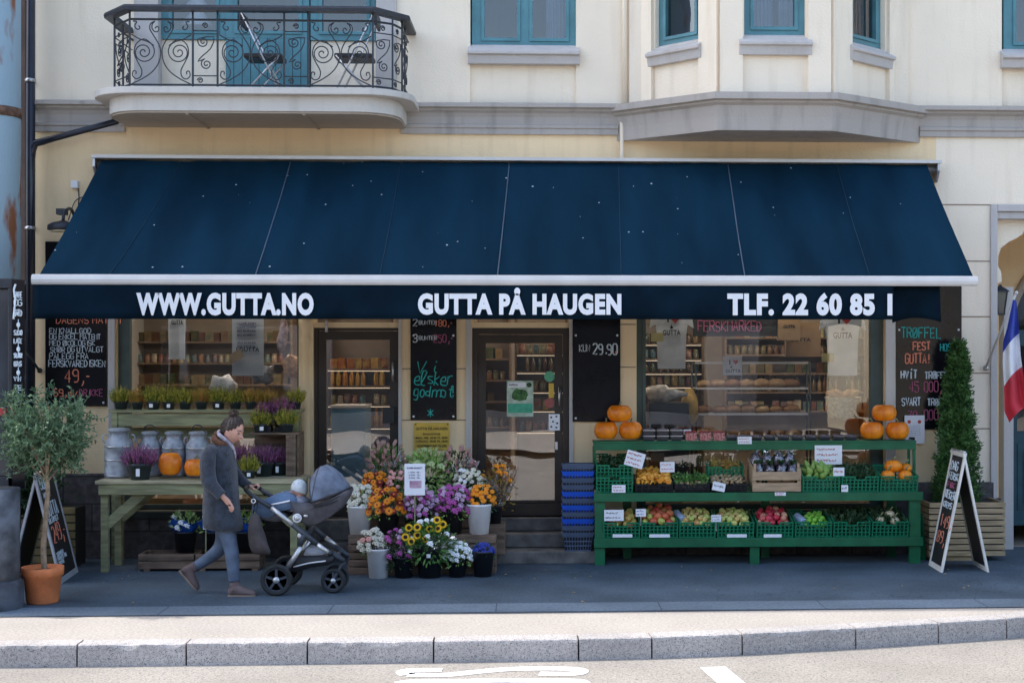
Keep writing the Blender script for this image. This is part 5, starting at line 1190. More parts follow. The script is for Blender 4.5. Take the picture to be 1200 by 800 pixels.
# ================================================================== GREEN RACK
yr = -.76; GR = 'green wooden produce rack'
rx0, rx1 = X(696,yr), X(1081,yr)
e = empty('produce_rack', ((rx0+rx1)/2, -.5, 0), 'dark green painted wooden rack with three tiers of fruit and vegetables', 'display rack'); rack = e
zb0, zb1 = Z(890,640,yr), Z(890,629.5,yr); zm0, zm1 = Z(890,586.5,yr), Z(890,576.5,yr)
for z0, z1 in ((zb0, zb1), (zm0, zm1)): m1 = MB(); m1.box(rx0, rx1, yr-.03, yr, z0, z1); m1.build('beam', M['rack'], e, bevel=.003)
def legx(a): return X(a, yr)
for a in (697,):
    m1 = MB(); m1.box(X(a,yr), X(a+12,yr), yr+.003, yr+.06, 0.0, zm0+.04); m1.build('leg', M['rack'], e, bevel=.003)
m1 = MB(); m1.box(X(1066,yr), X(1079,yr), yr+.003, yr+.06, 0, zm0+.04); m1.build('leg', M['rack'], e, bevel=.003)
m1 = MB(); m1.box(X(879,yr), X(890,yr), yr+.003, yr+.06, 0, zb0+.04); m1.build('leg', M['rack'], e, bevel=.003)
for a in (730, 892, 1040): m1 = MB(); m1.box(X(a,-.28), X(a+10,-.28), -.28, -.23, 0, zm1-.02); m1.build('rear_leg', M['rack'], e, bevel=.003)
TLT = R(12)
def shelf(z):
    m1 = MB()
    for i in range(4):
        a = .002+i*.11; b = a+.095; c, s = math.cos(TLT), math.sin(TLT)
        m1.add([(x, yr+v*c+dz_*-s, z-.02+v*s+dz_*c-.0) for dz_ in (0,-.015) for x, v in ((rx0+.06,a),(rx1-.06,a),(rx1-.06,b),(rx0+.06,b))], [(0,1,2,3),(7,6,5,4),(0,4,5,1),(1,5,6,2),(2,6,7,3),(3,7,4,0)])
    m1.build('shelf', M['rack'], e)
shelf(zb1-.01); shelf(zm1-.01)
yt = -.46; zt0, zt1 = Z(885,527,yt), Z(885,516.5,yt)
tx0_, tx1_ = X(695,yt), X(1074,yt)
m1 = MB(); m1.box(tx0_, tx1_, yt, yt+.27, zt1-.018, zt1); m1.build('shelf', M['rack'], e, bevel=.002)
m1 = MB(); m1.box(tx0_+.003, tx1_-.003, yt+.004, yt+.03, zt0, zt1-.02); m1.build('beam', M['rack'], e, bevel=.002)
for a in (695.5, 897, 1071):
    for yy in (yt+.005, yt+.235): m1 = MB(); m1.box(X(a,yt), X(a,yt)+.027, yy+.03, yy+.055, zm1+.0, zt0+.03); m1.build('post', M['rack'], e)
m1 = MB(); m1.beam((X(1081,yr),yr+.1,zm0-.15), (X(1091,yr),yr+.28,.01), .05, .02); m1.build('side_brace', M['rack'], e)
# ---- plastic crates
def grid_crate(w, d, h, m, name='crate', label='', cat='crate', nb=9):
    e = empty(name, (0,0,0), label, cat, 'crates on the green rack')
    m1 = MB(); t = .012; fl_ = .02
    m1.box(-w/2+.02, w/2-.02, .02, d-.02, .012, .02); m1.build('bottom', M[m], e)
    for nm, side in (('front_side', 0), ('back_side', 1), ('end_side', 2), ('end_side', 3)):
        m1 = MB()
        if side < 2:
            y0 = 0 if side == 0 else d-t; L0, L1 = -w/2, w/2
            bx = lambda a, b, c, dd, inn=0: m1.box(a, b, y0+inn, y0+t-inn, c, dd)
        else:
            x0 = -w/2 if side == 2 else w/2-t; L0, L1 = .014, d-.014
            bx = lambda a, b, c, dd, inn=0: m1.box(x0+inn, x0+t-inn, a, b, c, dd)
        if side < 2:
            hw = .05; bx(L0, -hw, h-.016, h); bx(hw, L1, h-.016, h); bx(-hw-.01, hw+.01, h-.05, h-.038)
            bx(-hw-.012, -hw, h-.04, h-.0165); bx(hw, hw+.012, h-.04, h-.0165)
        else: bx(L0, L1, h-.016, h)
        for z in (0, h*.27, h*.50, h*.73): bx(L0+.001, L1-.001, z, z+.011, .002)
        n = nb if side < 2 else 7
        for i in range(n+1): a = L0+.002+(L1-L0-.018)*i/n; bx(a, a+.014, .0005, (h-.017) if abs((a if side < 2 else 1)) > .06 else h-.052, .004)
        m1.build(nm, M[m], e)
    return e
W_, D_c, H_c = .392, .44, .17
g0 = grid_crate(W_, D_c, H_c, 'gcrate')
def place_crate(px0, px1, z, label, proto, rot=TLT, y=yr+.004, w0=W_):
    xc = X((px0+px1)/2, y); sx = (X(px1,y)-X(px0,y)-.006)/w0
    c = dup(proto, (xc, y, z), 0, (sx,1,1), label, (rot,0,0))
    Mx = Matrix.Translation((xc,y,z)) @ Matrix.Rotation(rot, 4, 'X'); return c, Mx, sx
bot = []
names = ['leftmost, with red-green apples','second from left, heaped with mixed red and yellow apples','third from left, with green-yellow apples and a paper roll','fourth from left, full of pale yellow-green apples','fifth from left, full of red apples','sixth from left, with limes and a white roll','seventh from left, with dark leafy greens','rightmost, with pale round squashes on leaves']
for i, (a, b) in enumerate(((706,750.5),(751,795),(795.5,839),(840,884),(886,930),(931,975),(976,1020),(1021,1065))):
    c, Mx, sx = place_crate(a, b, zb1+.0, 'green crate on the bottom tier, '+names[i], g0); bot.append(Mx)
mid = {}
c, mid[0], _ = place_crate(698, 742, zm1, 'green plastic crate at the left end of the middle tier', g0, y=yr+.02)
c = dup(g0, (X(720,yr+.06), yr+.08, zm1+.125), 0, 1, 'green plastic crate stacked on the left crate of the middle tier', (TLT,0,0)); mid[8] = Matrix.Translation((X(720,yr+.06), yr+.08, zm1+.125)) @ Matrix.Rotation(TLT,4,'X')
for i, (a, b, lb) in enumerate(((940,984.5,'with green pears on the middle tier right of the wooden crate'),(985.5,1030,'with dark herbs on the middle tier'),(1031,1076,'with small orange squashes at the right end of the middle tier'))):
    c, mid[5+i-0], _ = place_crate(a, b, zm1, 'green plastic crate '+lb, g0, y=yr+.01)
bk = grid_crate(W_, D_c*.85, .09, 'bcrate', 'tray', '', 'tray', 6)
for i, (a, b, lb) in enumerate(((744,789,'heaped with orange chanterelles'),(790,832,'with brown mushrooms and green sprouts'),(833,876,'with tan mushrooms under a white bag'))):
    c, Mx, _ = place_crate(a, b, zm1+.002, 'black plastic tray on the middle tier '+lb, bk, y=yr+.01); mid[1+i] = Mx
Mx = Matrix.Translation((X(851,yr+.22), yr+.25, zm1+.12)) @ Matrix.Rotation(TLT,4,'X')
c = dup(g0, Mx.translation, 0, (1,.5,.8), 'green plastic crate standing behind the tan mushroom tray', (TLT,0,0)); mid[9] = Mx
# ---- produce
def mesh_only(mb, name, m): o = mb.build(name, m, origin=(0,0,0)); me = o.data; bpy.data.objects.remove(o); return me
M['apple_mix'] = ramp_rand('apple_mixed', [(.42,.48,.10),(.62,.50,.12),(.62,.16,.06),(.50,.05,.04)]); M['apple_green'] = ramp_rand('apple_green', [(.42,.54,.12),(.62,.62,.18),(.72,.60,.2),(.6,.34,.12)])
M['apple_red'] = ramp_rand('apple_red', [(.50,.012,.03),(.62,.04,.08),(.62,.14,.12),(.7,.42,.25)]); M['lime'] = ramp_rand('lime', [(.16,.45,.03),(.3,.6,.08)])
M['mush'] = ramp_rand('mushroom', [(.32,.21,.11),(.55,.42,.25),(.22,.13,.06)], .7); M['chant'] = ramp_rand('chanterelle', [(.85,.36,.03),(.95,.5,.08),(.7,.26,.03)], .6)
M['pear'] = ramp_rand('pear', [(.16,.32,.05),(.3,.42,.1)]); M['squash'] = mat('pale_squash', (.55,.47,.3), .5, .15, 12)
ap = MB(); ap.lathe([(0,-.026),(.012,-.030),(.026,-.024),(.036,-.002),(.034,.016),(.022,.029),(.010,.030),(.003,.024),(0,.022)], (0,0,0), 14)
me_ap = {k: mesh_only(ap, 'apple', M[k]) for k in ('apple_mix','apple_green','apple_red','lime')}
chm = MB(); chm.lathe([(0,-.03),(.006,-.028),(.008,0),(.026,.018),(.03,.022),(.022,.02),(.004,.008),(0,.006)], (0,0,0), 9, rib=lambda a: 1+.18*math.sin(3*a)); me_ch = mesh_only(chm, 'chanterelle', M['chant'])
mm_ = MB(); mm_.lathe([(0,-.02),(.008,-.018),(.008,0),(.024,.002),(.022,.014),(.01,.022),(0,.023)], (0,0,0), 10); me_mu = mesh_only(mm_, 'mushroom', M['mush'])
pe_ = MB(); pe_.lathe([(0,-.045),(.022,-.042),(.034,-.02),(.030,.005),(.016,.032),(.010,.048),(0,.052)], (0,0,0), 12); me_pe = mesh_only(pe_, 'pear', M['pear'])
def put(me, name, loc, label, cat, group, s=1, q=rnd):
    o = bpy.data.objects.new(name, me); col.objects.link(o); o.location = loc; o.rotation_euler = (q.uniform(-.9,.9), q.uniform(-.9,.9), q.uniform(0,6)); o.scale = (s,s,s)
    return tag(o, label, cat, group)
def heap(Mx, me, name, label, cat, d, w, dep, z0, peak, layers, q, s=1, x_off=0, y0=.03, keep=1.0):
    n = 0
    for L in range(layers):
        nx = max(1, int((w-L*d*.9)/d)); ny = max(1, int((dep-L*d*.9)/d))
        for i in range(nx):
            for j in range(ny):
                if q.random() > keep: continue
                u = (i+.5)/nx-.5; v = (j+.5)/ny-.5
                x = u*(w-L*d*.9) + ((j % 2)-.5)*.4*d + q.uniform(-.22,.22)*d + x_off; y = y0+dep/2 + v*(dep-L*d*.9) + q.uniform(-.15,.15)*d
                z = z0 + L*d*.72 + peak*(1-2.2*abs(u)**1.6)*(.5+.5*(j+.5)/ny) + q.uniform(-.1,.12)*d
                put(me, name, Mx @ Vector((x,y,z)), label, cat, 'loose '+name+'s in the rack crates', s*q.uniform(.8,1.16), q); n += 1
    return n
q = random.Random(12)
heap(bot[0], me_ap['apple_mix'], 'apple', 'red and green apple in the leftmost bottom crate', 'apple', .07, .34, .38, .11, .03, 2, q, 1)
heap(bot[1], me_ap['apple_mix'], 'apple', 'streaky red and yellow apple heaped in the second bottom crate', 'apple', .075, .34, .38, .13, .05, 2, q, 1.12)
heap(bot[2], me_ap['apple_green'], 'apple', 'green-yellow apple in the third bottom crate', 'apple', .062, .34, .38, .12, .03, 2, q, .9)
heap(bot[3], me_ap['apple_green'], 'apple', 'pale yellow-green apple in the fourth bottom crate', 'apple', .062, .34, .38, .12, .025, 2, q, .9)
heap(bot[4], me_ap['apple_red'], 'apple', 'glossy red apple in the fifth bottom crate', 'apple', .065, .34, .38, .12, .04, 2, q, .95)
heap(bot[5], me_ap['lime'], 'lime', 'green lime in the sixth bottom crate', 'lime', .06, .24, .3, .10, .03, 2, q, .85, .04)
def greens(Mx, w, d, z, n, m, label, sd, L=.09, hh=.05):
    q = random.Random(sd); mb = MB()
    for _ in range(n):
        p = Mx @ Vector((q.uniform(-w/2,w/2), q.uniform(.03,d), z+q.uniform(-.03,hh))); leaf(mb, p, rdir(q, .5), L*q.uniform(.6,1.2), L*.5, q)
    tag(mb.build('leafy_greens', M[m], recalc=False), label, 'vegetables')
greens(bot[6], .34, .4, .12, 500, 'leaf_d', 'dark leafy greens filling the seventh bottom crate', 3); greens(bot[7], .34, .4, .12, 420, 'leaf_d', 'dark leaves around the pale squashes in the rightmost bottom crate', 4)
greens(mid[6], .34, .4, .13, 700, 'leaf_d', 'dense dark green herbs in the middle-tier crate', 5, .06, .06); greens(mid[8], .3, .38, .11, 300, 'leaf_d', 'dark vegetables in the upper left green crate', 6, .07); greens(mid[0], .3, .1, .09, 90, 'leaf_d', 'few dark leaves in the lower left middle-tier crate', 7, .05)
greens(mid[2], .34, .18, .1, 300, 'leaf', 'green sprouts at the back of the brown mushroom tray', 8, .05) ; greens(mid[9], .3, .2, .11, 220, 'heather_r', 'brownish green produce in the crate behind the mushrooms', 9, .05)
heap(mid[1], me_ch, 'chanterelle', 'orange chanterelle in the black tray', 'mushroom', .042, .36, .34, .07, .05, 2, q, 1.1)
heap(mid[2], me_mu, 'mushroom', 'small brown mushroom in the second tray', 'mushroom', .045, .35, .14, .07, .02, 1, q, 1.0); heap(mid[3], me_mu, 'mushroom', 'tan mushroom in the third tray', 'mushroom', .045, .35, .3, .07, .025, 1, q, 1.05)
heap(mid[5], me_pe, 'pear', 'green pear in the middle-tier crate beside the wooden crate', 'pear', .072, .33, .32, .13, .06, 2, q, 1.0)
def round_veg(Mx, pts, m, name, label, r, flat=.8):
    for i, (x, y, z) in enumerate(pts):
        c = Mx @ Vector((x,y,z)); mb = MB(); mb.lathe([(max(.0,math.sin(PI*k/12)**.8*r), -math.cos(PI*k/12)*r*flat) for k in range(13)], c, 30, rib=lambda a: 1-.06*(1-abs(math.sin(4*a)))**2)
        e = empty(name, c, label, name.replace('_',' '), name.replace('_',' ')+'s in the crate'); mb.build('flesh', M[m], e); m2 = MB(); m2.tube([c+Vector((0,0,r*flat*.85)), c+Vector((.01,-.01,r*flat+.02)), c+Vector((.03,-.015,r*flat+.045))], [.012,.008,.009], 6); m2.build('stem', M['stem'], e)
round_veg(mid[7], [(-.1,.12,.14),(.09,.12,.14)], 'pumpkin', 'small_squash', 'small orange squash in front in the right end crate', .075)
round_veg(mid[7], [(-.02,.22,.215)], 'pumpkin', 'small_squash', 'larger orange squash on top in the right end crate', .095, .72)
round_veg(mid[7], [(.13,.28,.17)], 'pumpkin', 'small_squash', 'orange squash at the back right of the end crate', .07)
round_veg(bot[7], [(-.09,.1,.15),(.06,.08,.15),(.02,.14,.20)], 'squash', 'pale_squash', 'pale cream squash lying on dark leaves', .055)
# wooden crate with plastic bags
yc = yr+.02; wx0, wx1 = X(882,yc), X(939,yc)
e = empty('wooden_crate', ((wx0+wx1)/2, yc, zm1), 'pale wooden crate holding bagged produce in the middle tier', 'crate')
zt_c = Z(910,558,yc)
for a, b in ((.0,.09),(.12,.21)): m1 = MB(); m1.box(wx0, wx1, yc, yc+.012, zm1+.005+a, zm1+.005+b); m1.build('slat', M['crate_pale'], e, bevel=.002)
for x in (wx0, wx1-.014):
    m1 = MB(); m1.prism([(yc+.014, zm1+.005), (yc+.4, zm1+.09), (yc+.4, zm1+.33), (yc+.014, zm1+.25)], x, x+.014, 'x'); m1.build('end_board', M['crate_pale'], e, bevel=.002)
    m1 = MB(); m1.box(x+(.015 if x == wx0 else -.026), x+(.04 if x == wx0 else -.001), yc+.014, yc+.04, zm1+.005, zm1+.30); m1.build('corner_post', M['crate_pale'], e)
m1 = MB(); m1.box(wx0+.02, wx1-.02, yc+.38, yc+.395, zm1+.09, zm1+.33); m1.build('slat', M['crate_pale'], e)
M['bagp'] = mat('berries_in_bag', (.16,.05,.08), .4, .6, 30, c2=(.42,.33,.38)); M['bagm'] = mat('dark_berries', (.02,.015,.04), .4, .5, 30, c2=(.2,.15,.2))
qq = random.Random(4)
for i in range(8):
    j = i % 4; back = i//4; c = Vector((wx0+.07+j*.125, yc+.10+back*.17, zm1+.2+back*.09)); e2 = empty('produce_bag', c, 'clear plastic bag of %s fruit in the pale wooden crate' % ('dark' if not back else 'reddish'), 'bag', 'bags in the pale wooden crate')
    m1 = MB(); m1.ball(c, .062, .06, .085, 10, 8, lump=.35); m1.build('contents', M['bagm' if not back else 'bagp'], e2)
    m1 = MB(); m1.ball(c+Vector((0,0,.01)), .068, .066, .095, 12, 9, lump=.45); m1.build('film', M['glass_clear'], e2)
    m1 = MB()
    for k in range(7): a = k*.9; leaf(m1, c+Vector((0,0,.08)), Vector((math.cos(a),math.sin(a),1.2)), .08, .05, qq)
    m1.build('bag_top', M['glass_clear'] if back else M['leaf_d'], e2, recalc=False)
# top shelf goods
for px, pb, lb in ((710,517,'bottom left pumpkin of the pile of three at the left end of the rack'),(739,517,'bottom right pumpkin of the pile of three at the left end of the rack'),(1021.5,522,'bottom left pumpkin of the pile of three at the right end of the rack'),(1051.5,522,'bottom right pumpkin of the pile of three at the right end of the rack')):
    y = yt+.14; s = F/(D+y); pumpkin(px, 410+(H0-zt1)*s*(1.0 if px < 900 else 1/1.0), 27.5, 24, y, lb, int(px))
    bpy.context.view_layer.update()
def px_top(px): return 410+(H0-zt1)*F/((CAM-P(px,410,yt+.14)).dot(FW)*-1) if False else None
zp = zt1 + 2*12/ (F/(D+yt+.14))*.86
for px, lb in ((726,'top pumpkin of the pile at the left end of the rack'),(1036,'top pumpkin of the pile at the right end of the rack')):
    y = yt+.15; p = P(px, 410, y); d = (p-CAM).dot(FW); pb = 410+(H0-zp)*F/d; pumpkin(px, pb, 29, 22.5, y, lb, int(px)+5)
def punnet(px, y, z, kind, label, w=.125, h=.055, col_='punnet_k', grp='punnets on the top shelf'):
    x = X(px,y); e = empty('punnet', (x,y,z), label, 'punnet', grp)
    m1 = MB(); m1.add([(x+a*w*k, y+b*w*.75*k, z+zz) for zz, k in ((0,.42),(h,.5)) for a, b in ((-1,-1),(1,-1),(1,1),(-1,1))], [(3,2,1,0),(0,1,5,4),(1,2,6,5),(2,3,7,6),(3,0,4,7)]); m1.build('tray', M[col_], e)
    m1 = MB(); m1.box(x-w*.52, x+w*.52, y-w*.39, y+w*.39, h+z-.008, h+z); m1.build('rim', M['glass_clear'] if kind != 'k' else M['steel'], e)
    m1 = MB(); q = random.Random(int(px*7+z*100)); rr = .011 if kind != 'r' else .016
    for i in range(8 if kind != 'r' else 5):
        for j in range(4): m1.ball((x-w*.42+w*.84*(i+.5)/(8 if kind != 'r' else 5), y-w*.3+w*.6*(j+.5)/4, z+h+q.uniform(0,.006)), rr, rr, rr, 6, 5)
    m1.build('berries', M['fl_dred'] if kind == 'r' else M['bagm'], e)
y = yt+.09
for i, px in enumerate((760.5,776.5,792.5)):
    for k in range(2): punnet(px, y, zt1+.001+k*.062, 'k', 'black punnet of blueberries, %s in the %s stack' % (('lower','upper')[k], ('left','middle','right')[i]))
for i, px in enumerate((809.5,826,842)): punnet(px, y, zt1+.001, 'r', 'red punnet of strawberries, %s of three on the top shelf' % ('left','middle','right')[i], .13, .085, 'punnet_r')
for i, px in enumerate((857,871,886,902,918,934,950,966,982,997)): punnet(px, y+.03, zt1+.001, 'd', 'low dark punnet in the row right of the strawberries, %s from the left' % ordn[i], .12, .045)
kill(g0); kill(bk)
# price cards
def scrib(mb, x0, x1, z, h, y, r, q):
    x = x0
    while x < x1-.004:
        w = min(q.uniform(.01,.03), x1-x); n = max(3, int(w/.004)); mb.tube([(x+w*i/n, y, z+h*(q.random()-.2)) for i in range(n+1)], r, 4, smooth=False); x += w+.008
def card(px0, px1, py0, py1, y, label, ink='ink_r', lines=2, rot=0.0, big=None, base=None, stick=False):
    p = P((px0+px1)/2, (py0+py1)/2, y); s = F/(D+y); w = (px1-px0)/s; h = (py1-py0)/s
    Mx = Matrix.Translation(p) @ Matrix.Rotation(rot, 4, 'Y'); e = empty('price_card', p, label, 'price card', 'white price cards on the rack')
    m1 = MB(Mx); m1.box(-w/2, w/2, 0, .003, -h/2, h/2); m1.build('card', M['paper'], e)
    m1 = MB(Mx); q = random.Random(int(px0)); 
    for i in range(lines): zz = h/2-h*(i+.8)/(lines+.4); scrib(m1, -w*.42, w*q.uniform(.2,.42), zz, h*.35/lines, -.003, .0022 if h < .12 else .003, q)
    m1.build('handwriting', M[ink], e)
    if stick: m1 = MB(); m1.box(p.x-.004, p.x+.004, y+.004, y+.01, p.z-h/2-.1, p.z-h/2+.02); m1.build('stick', M['steel'], e)
    return e
ya_ = yr-.045
card(708,731,597,610,ya_+.02,'white card with red and black writing on the leftmost bottom crate','ink_k',2); card(745,757,596,605,ya_+.05,'small white card between the first and second bottom crates','ink_b',2,stick=True)
card(717,733,568,577,ya_,'white label on the left end of the middle beam'); card(733,755,529,547,-.72,'tilted white card stuck in the left end crates','ink_r',3,-.28*-1)
card(773.5,790.5,541,553,-.6,'white card standing behind the chanterelles','ink_r',2,stick=True); card(833.5,845,603,611,ya_+.03,'small white card between the third and fourth bottom crates','ink_b',2,stick=True)
card(835,850,565,575,ya_+.0,'crumpled white tag at the front of the tan mushroom tray','ink_k',1,.2); card(801,810,503,509,yt+.12,'small card behind the blueberries','ink_r',1)
card(864.5,881,511.5,520,yt-.004,'white card on the edge of the top shelf'); card(954.5,987,521.5,544,yt-.004,'large white card with red writing hanging from the top shelf','ink_r',3)
card(976.5,989.5,547.5,557.5,yr+.0,'small blue-edged card in the green pear crate','ink_r',1); card(908,921,576.5,580.5,ya_,'narrow white label on the middle beam under the wooden crate')
card(986,994,568,576,ya_+.03,'white tag on the herb crate','ink_k',1)
e = empty('poster', P(1071,520,-.1), 'white sheet with small red seals taped low on the truffle blackboard', 'poster')
y = -.06; boxo('sheet', M['paper'], (X(1060,y), X(1083.5,y), y, y+.004, Z(1071,519.5,y), Z(1071,486.5,y)), e)
for px in (1065.5, 1077.5): one(lambda m: m.ball(P(px,494,y-.002), .02, .002, .02), 'seal', M['ink_r'], e)
m1 = MB(); q = random.Random(8)
for i in range(6): scrib(m1, X(1065,y), X(1079,y), Z(1071,499+i*2.1,y), .008, y-.003, .0012, q)
m1.build('writing', M['ink_b'], e); boxo('picture', M['ink_k'], (X(1065,y), X(1072,y), y-.002, y, Z(1071,516.5,y), Z(1071,512,y)), e)
# crate front labels
for px0, px1, py0, py1 in ((718,741,624.5,628.5),(723,737,618,623),(761,785,626,629),(852,875,627,630),(895,916,626,630),(1004,1016,627,629.5)):
    pass
def strip_label(px0, px1, py0, py1, lb):
    y = yr-.034; mb = MB(); p = P(px0,py1,y); r_ = P(px1,py0,y); mb.box(p.x, r_.x, y, y+.002, p.z, r_.z); tag(mb.build('crate_label', M['paper']), lb, 'label')
for a, b, lb in ((718,741,'first'),(761,785,'second'),(852,875,'fourth'),(895,916,'fifth')): strip_label(a, b, 625.5, 629.4, 'white paper strip at the lower edge of the %s bottom crate' % lb)
# rolls of bags
for px, py, lb, r in ((797,605,'roll of pale blue bags standing between the second and third bottom crates',.038),(938.5,609,'roll of white bags lying in the sixth bottom crate',.045)):
    c = P(px,py,-.58); e = empty('paper_roll', c, lb, 'roll'); ax = Vector((.35,-.8,-.3)).normalized(); 
    m1 = MB(); m1.tube([c-ax*.09, c+ax*.08], r, 18, smooth=False); m1.build('roll', mat('roll_film', (.45,.55,.75), .5), e); m1 = MB(); m1.tube([c+ax*.081, c+ax*.083], r*.3, 10); m1.build('core', M['black'], e)
# ---- stack of shopping baskets
def basket(z, m, label):
    y = -.52; x = X(677,y); w0, w1, h = .135, .163, .20; d0, d1 = .09, .125
    e = empty('shopping_basket', (x,y,z), label, 'basket', 'stacked shopping baskets')
    def ring(k, zz, gr=0): w = w0+(w1-w0)*k+gr; d = d0+(d1-d0)*k+gr; return [Vector((x+a*w, y+b*d, z+zz)) for a, b in ((-1,-1),(1,-1),(1,1),(-1,1))]
    m1 = MB(); m1.loft([ring(.8,h*.78), ring(.8,h*.78,.006), ring(1,h,.012), ring(1,h,-.004)], cap=False, smooth=False); m1.build('rim', M[m], e)
    m1 = MB()
    for zz, k in ((0,0),(h*.26,.26),(h*.5,.5),(h*.76,.76)):
        r = ring(k, zz+.004)
        for i in range(4): m1.beam(r[i], r[(i+1)%4], .01, .012)
    for i in range(4):
        a0, a1 = ring(0,0)[i], ring(0,0)[(i+1)%4]; b0, b1 = ring(.8,h*.8)[i], ring(.8,h*.8)[(i+1)%4]; n = 10 if i % 2 == 0 else 7
        for k in range(n+1): m1.beam(a0.lerp(a1,k/n), b0.lerp(b1,k/n), .009, .008)
    m1.build('grid_side', M[m], e); m1 = MB(); m1.loft([ring(0,0,-.004), ring(.75,h*.75,-.006)], cap=True, smooth=False); m1.build('liner', M['black'], e)
for i, m in enumerate(['basket_grey','basket_grey','basket_blue','basket_grey','basket_blue','basket_grey','basket_blue','basket_grey','basket_grey','basket_blue','basket_grey','basket_grey'][:11]):
    basket(.137+i*.0725, m, '%s plastic shopping basket, %s from the bottom of the stack' % (m.split('_')[1], ordn[i]))
# ================================================================== RIGHT SIDE
yp = -.62; px0, px1 = X(1089,yp), X(1178.5,yp); pz0, pz1 = Z(1135,652,yp), Z(1135,588,yp)
e = empty('slatted_planter', ((px0+px1)/2, yp+.3, 0), 'square planter of horizontal pale wooden slats with the cone-shaped thuja', 'planter')
n = 9; hh = (pz1-pz0)/n
for i in range(n):
    for (a, b, c, d) in ((px0,px1,yp,yp+.02),(px0,px0+.02,yp+.022,yp+.58),(px1-.02,px1,yp+.022,yp+.58),(px0,px1,yp+.582,yp+.6)):
        j = rnd.uniform(-.003,.003); m1 = MB(); m1.box(a+j, b+j, c, d, pz0+hh*i+.008, pz0+hh*(i+1)-.006); m1.build('slat', M['planter'], e, bevel=.003)
m1 = MB(); m1.box(px0+.03, px1-.03, yp+.03, yp+.57, pz0+.005, pz1-.05); m1.build('inner_box', M['black'], e)
m1 = MB(); m1.box(px0+.06, px1-.2, yp+.04, yp+.5, 0, pz0+.0); m1.build('foot', M['planter'], e); m1 = MB(); m1.box(px0+.035, px1-.035, yp+.035, yp+.565, pz1-.052, pz1-.03); m1.build('soil', M['soil'], e)
# conifer
yt_ = yp+.30; zc0, zc1 = Z(1122,592,yt_), Z(1125,403,yt_)
cx0 = X(1120,yt_); sT = 1/(F/(D+yt_)*.985)
e = empty('thuja_tree', (cx0,yt_,pz1-.03), 'tall dark green cone-shaped conifer in the slatted planter before the truffle blackboard', 'tree')
m1 = MB(); m1.tube([(cx0,yt_,pz1-.04),(cx0,yt_,zc1-.3)], [.03,.008], 8); m1.build('trunk', M['bark'], e)
m1 = MB(); q = random.Random(21)
prof_t = [(0,31),(.2,28.5),(.4,23.5),(.6,18.5),(.8,12),(.92,6.5),(1,1.5)]
def rad(t):
    for (a, ra), (b, rb) in zip(prof_t, prof_t[1:]):
        if a <= t <= b: return (ra+(rb-ra)*(t-a)/(b-a))*sT
    return 0
for k in range(2300):
    t = q.random()**1.15; a = q.uniform(0,2*PI); r = rad(t)*q.uniform(.45,1.0)*(1+.14*math.sin(a*3+t*9)+.10*math.sin(t*40+a)); 
    base = Vector((cx0+math.cos(a)*r*.75 + t*.03, yt_+math.sin(a)*r*.75, zc0+(zc1-zc0)*t-.04)); d = Vector((math.cos(a)*.75, math.sin(a)*.75, 1.1))+rdir(q)*.35; d.normalize()
    L = q.uniform(.07,.13)
    for j in range(8):
        u = j/8; p = base+d*L*u; leaf(m1, p, d*.8+rdir(q)*.8, .058*(1.25-u*.6), .018, q)
m1.build('crown', M['thuja'], e, recalc=False)
# sandwich boards
def aboard(nr, fr, nl, zt, side, label, texts, fm, thick=.022):
    nr, fr, nl = Vector((*nr.xy,0)), Vector((*fr.xy,0)), Vector((*nl.xy,0)); dv = fr-nr; fl_ = nl+dv
    rn = (nr+nl)/2; rn.z = zt; rf = rn+dv
    e = empty('sandwich_board', (nr+fl_)/2, label, 'sandwich board')
    for nm, (bn, bf) in (('right', (nr, fr)), ('left', (nl, fl_))):
        o = bn if nm == 'right' else bf; ux = (dv if nm == 'right' else -dv).normalized(); tp = rn if nm == 'right' else rf
        vz = (tp - o); Lh = vz.length; vz.normalize(); ny = vz.cross(ux)      # inward normal
        Mx = Matrix.Identity(4)
        for i in range(3): Mx[i][0] = ux[i]; Mx[i][1] = ny[i]; Mx[i][2] = vz[i]; Mx[i][3] = o[i]
        W = dv.length; b = .045
        cen = (nr+fl_)/2
        if (Mx.to_3x3() @ Vector((0,1,0))).dot(cen-o) < 0:
            for i in range(3): Mx[i][1] = -ny[i]
        m1 = MB(Mx); m1.box(0, b, 0, thick, 0, Lh); m1.box(W-b, W, 0, thick, 0, Lh); m1.box(b, W-b, 0, thick, 0, b*1.3); m1.box(b, W-b, 0, thick, Lh-b, Lh); f = m1.build('frame', fm, e, bevel=.002)
        m1 = MB(Mx); m1.box(b, W-b, .006, thick-.004, b*1.3, Lh-b); m1.build('panel', M['board_matt'], e)
        if nm == side:
            gr = {}
            for (u, v, h, w, t_, mk, r, *op) in texts: gr.setdefault(mk, []).append((u, v, h, w, t_, r))
            for mk, L in gr.items():
                m1 = MB(Mx)
                for u, v, h, w, t_, r in L: strokes(m1, t_, b+u*(W-2*b), v*Lh, h, w, .003, r)
                m1.build('lettering', M[mk], e)
    m1 = MB(); m1.tube([rn+Vector((0,0,.006)), rf+Vector((0,0,.006))], .012, 8); m1.build('hinge', M['steel'], e)
    return e
M['frame_w'] = mat('white_frame', (.74,.71,.66), .5, .1, 6); M['frame_g'] = mat('grey_frame', (.42,.44,.48), .35, .1, 6)
nr, fr, nl = G(1159.5,670.5), G(1145,661), G(1102.5,671); zt_s = Z(1131,530.5,(nr.y+nl.y)/2); fr = nr + (G(1088,662)-nl)
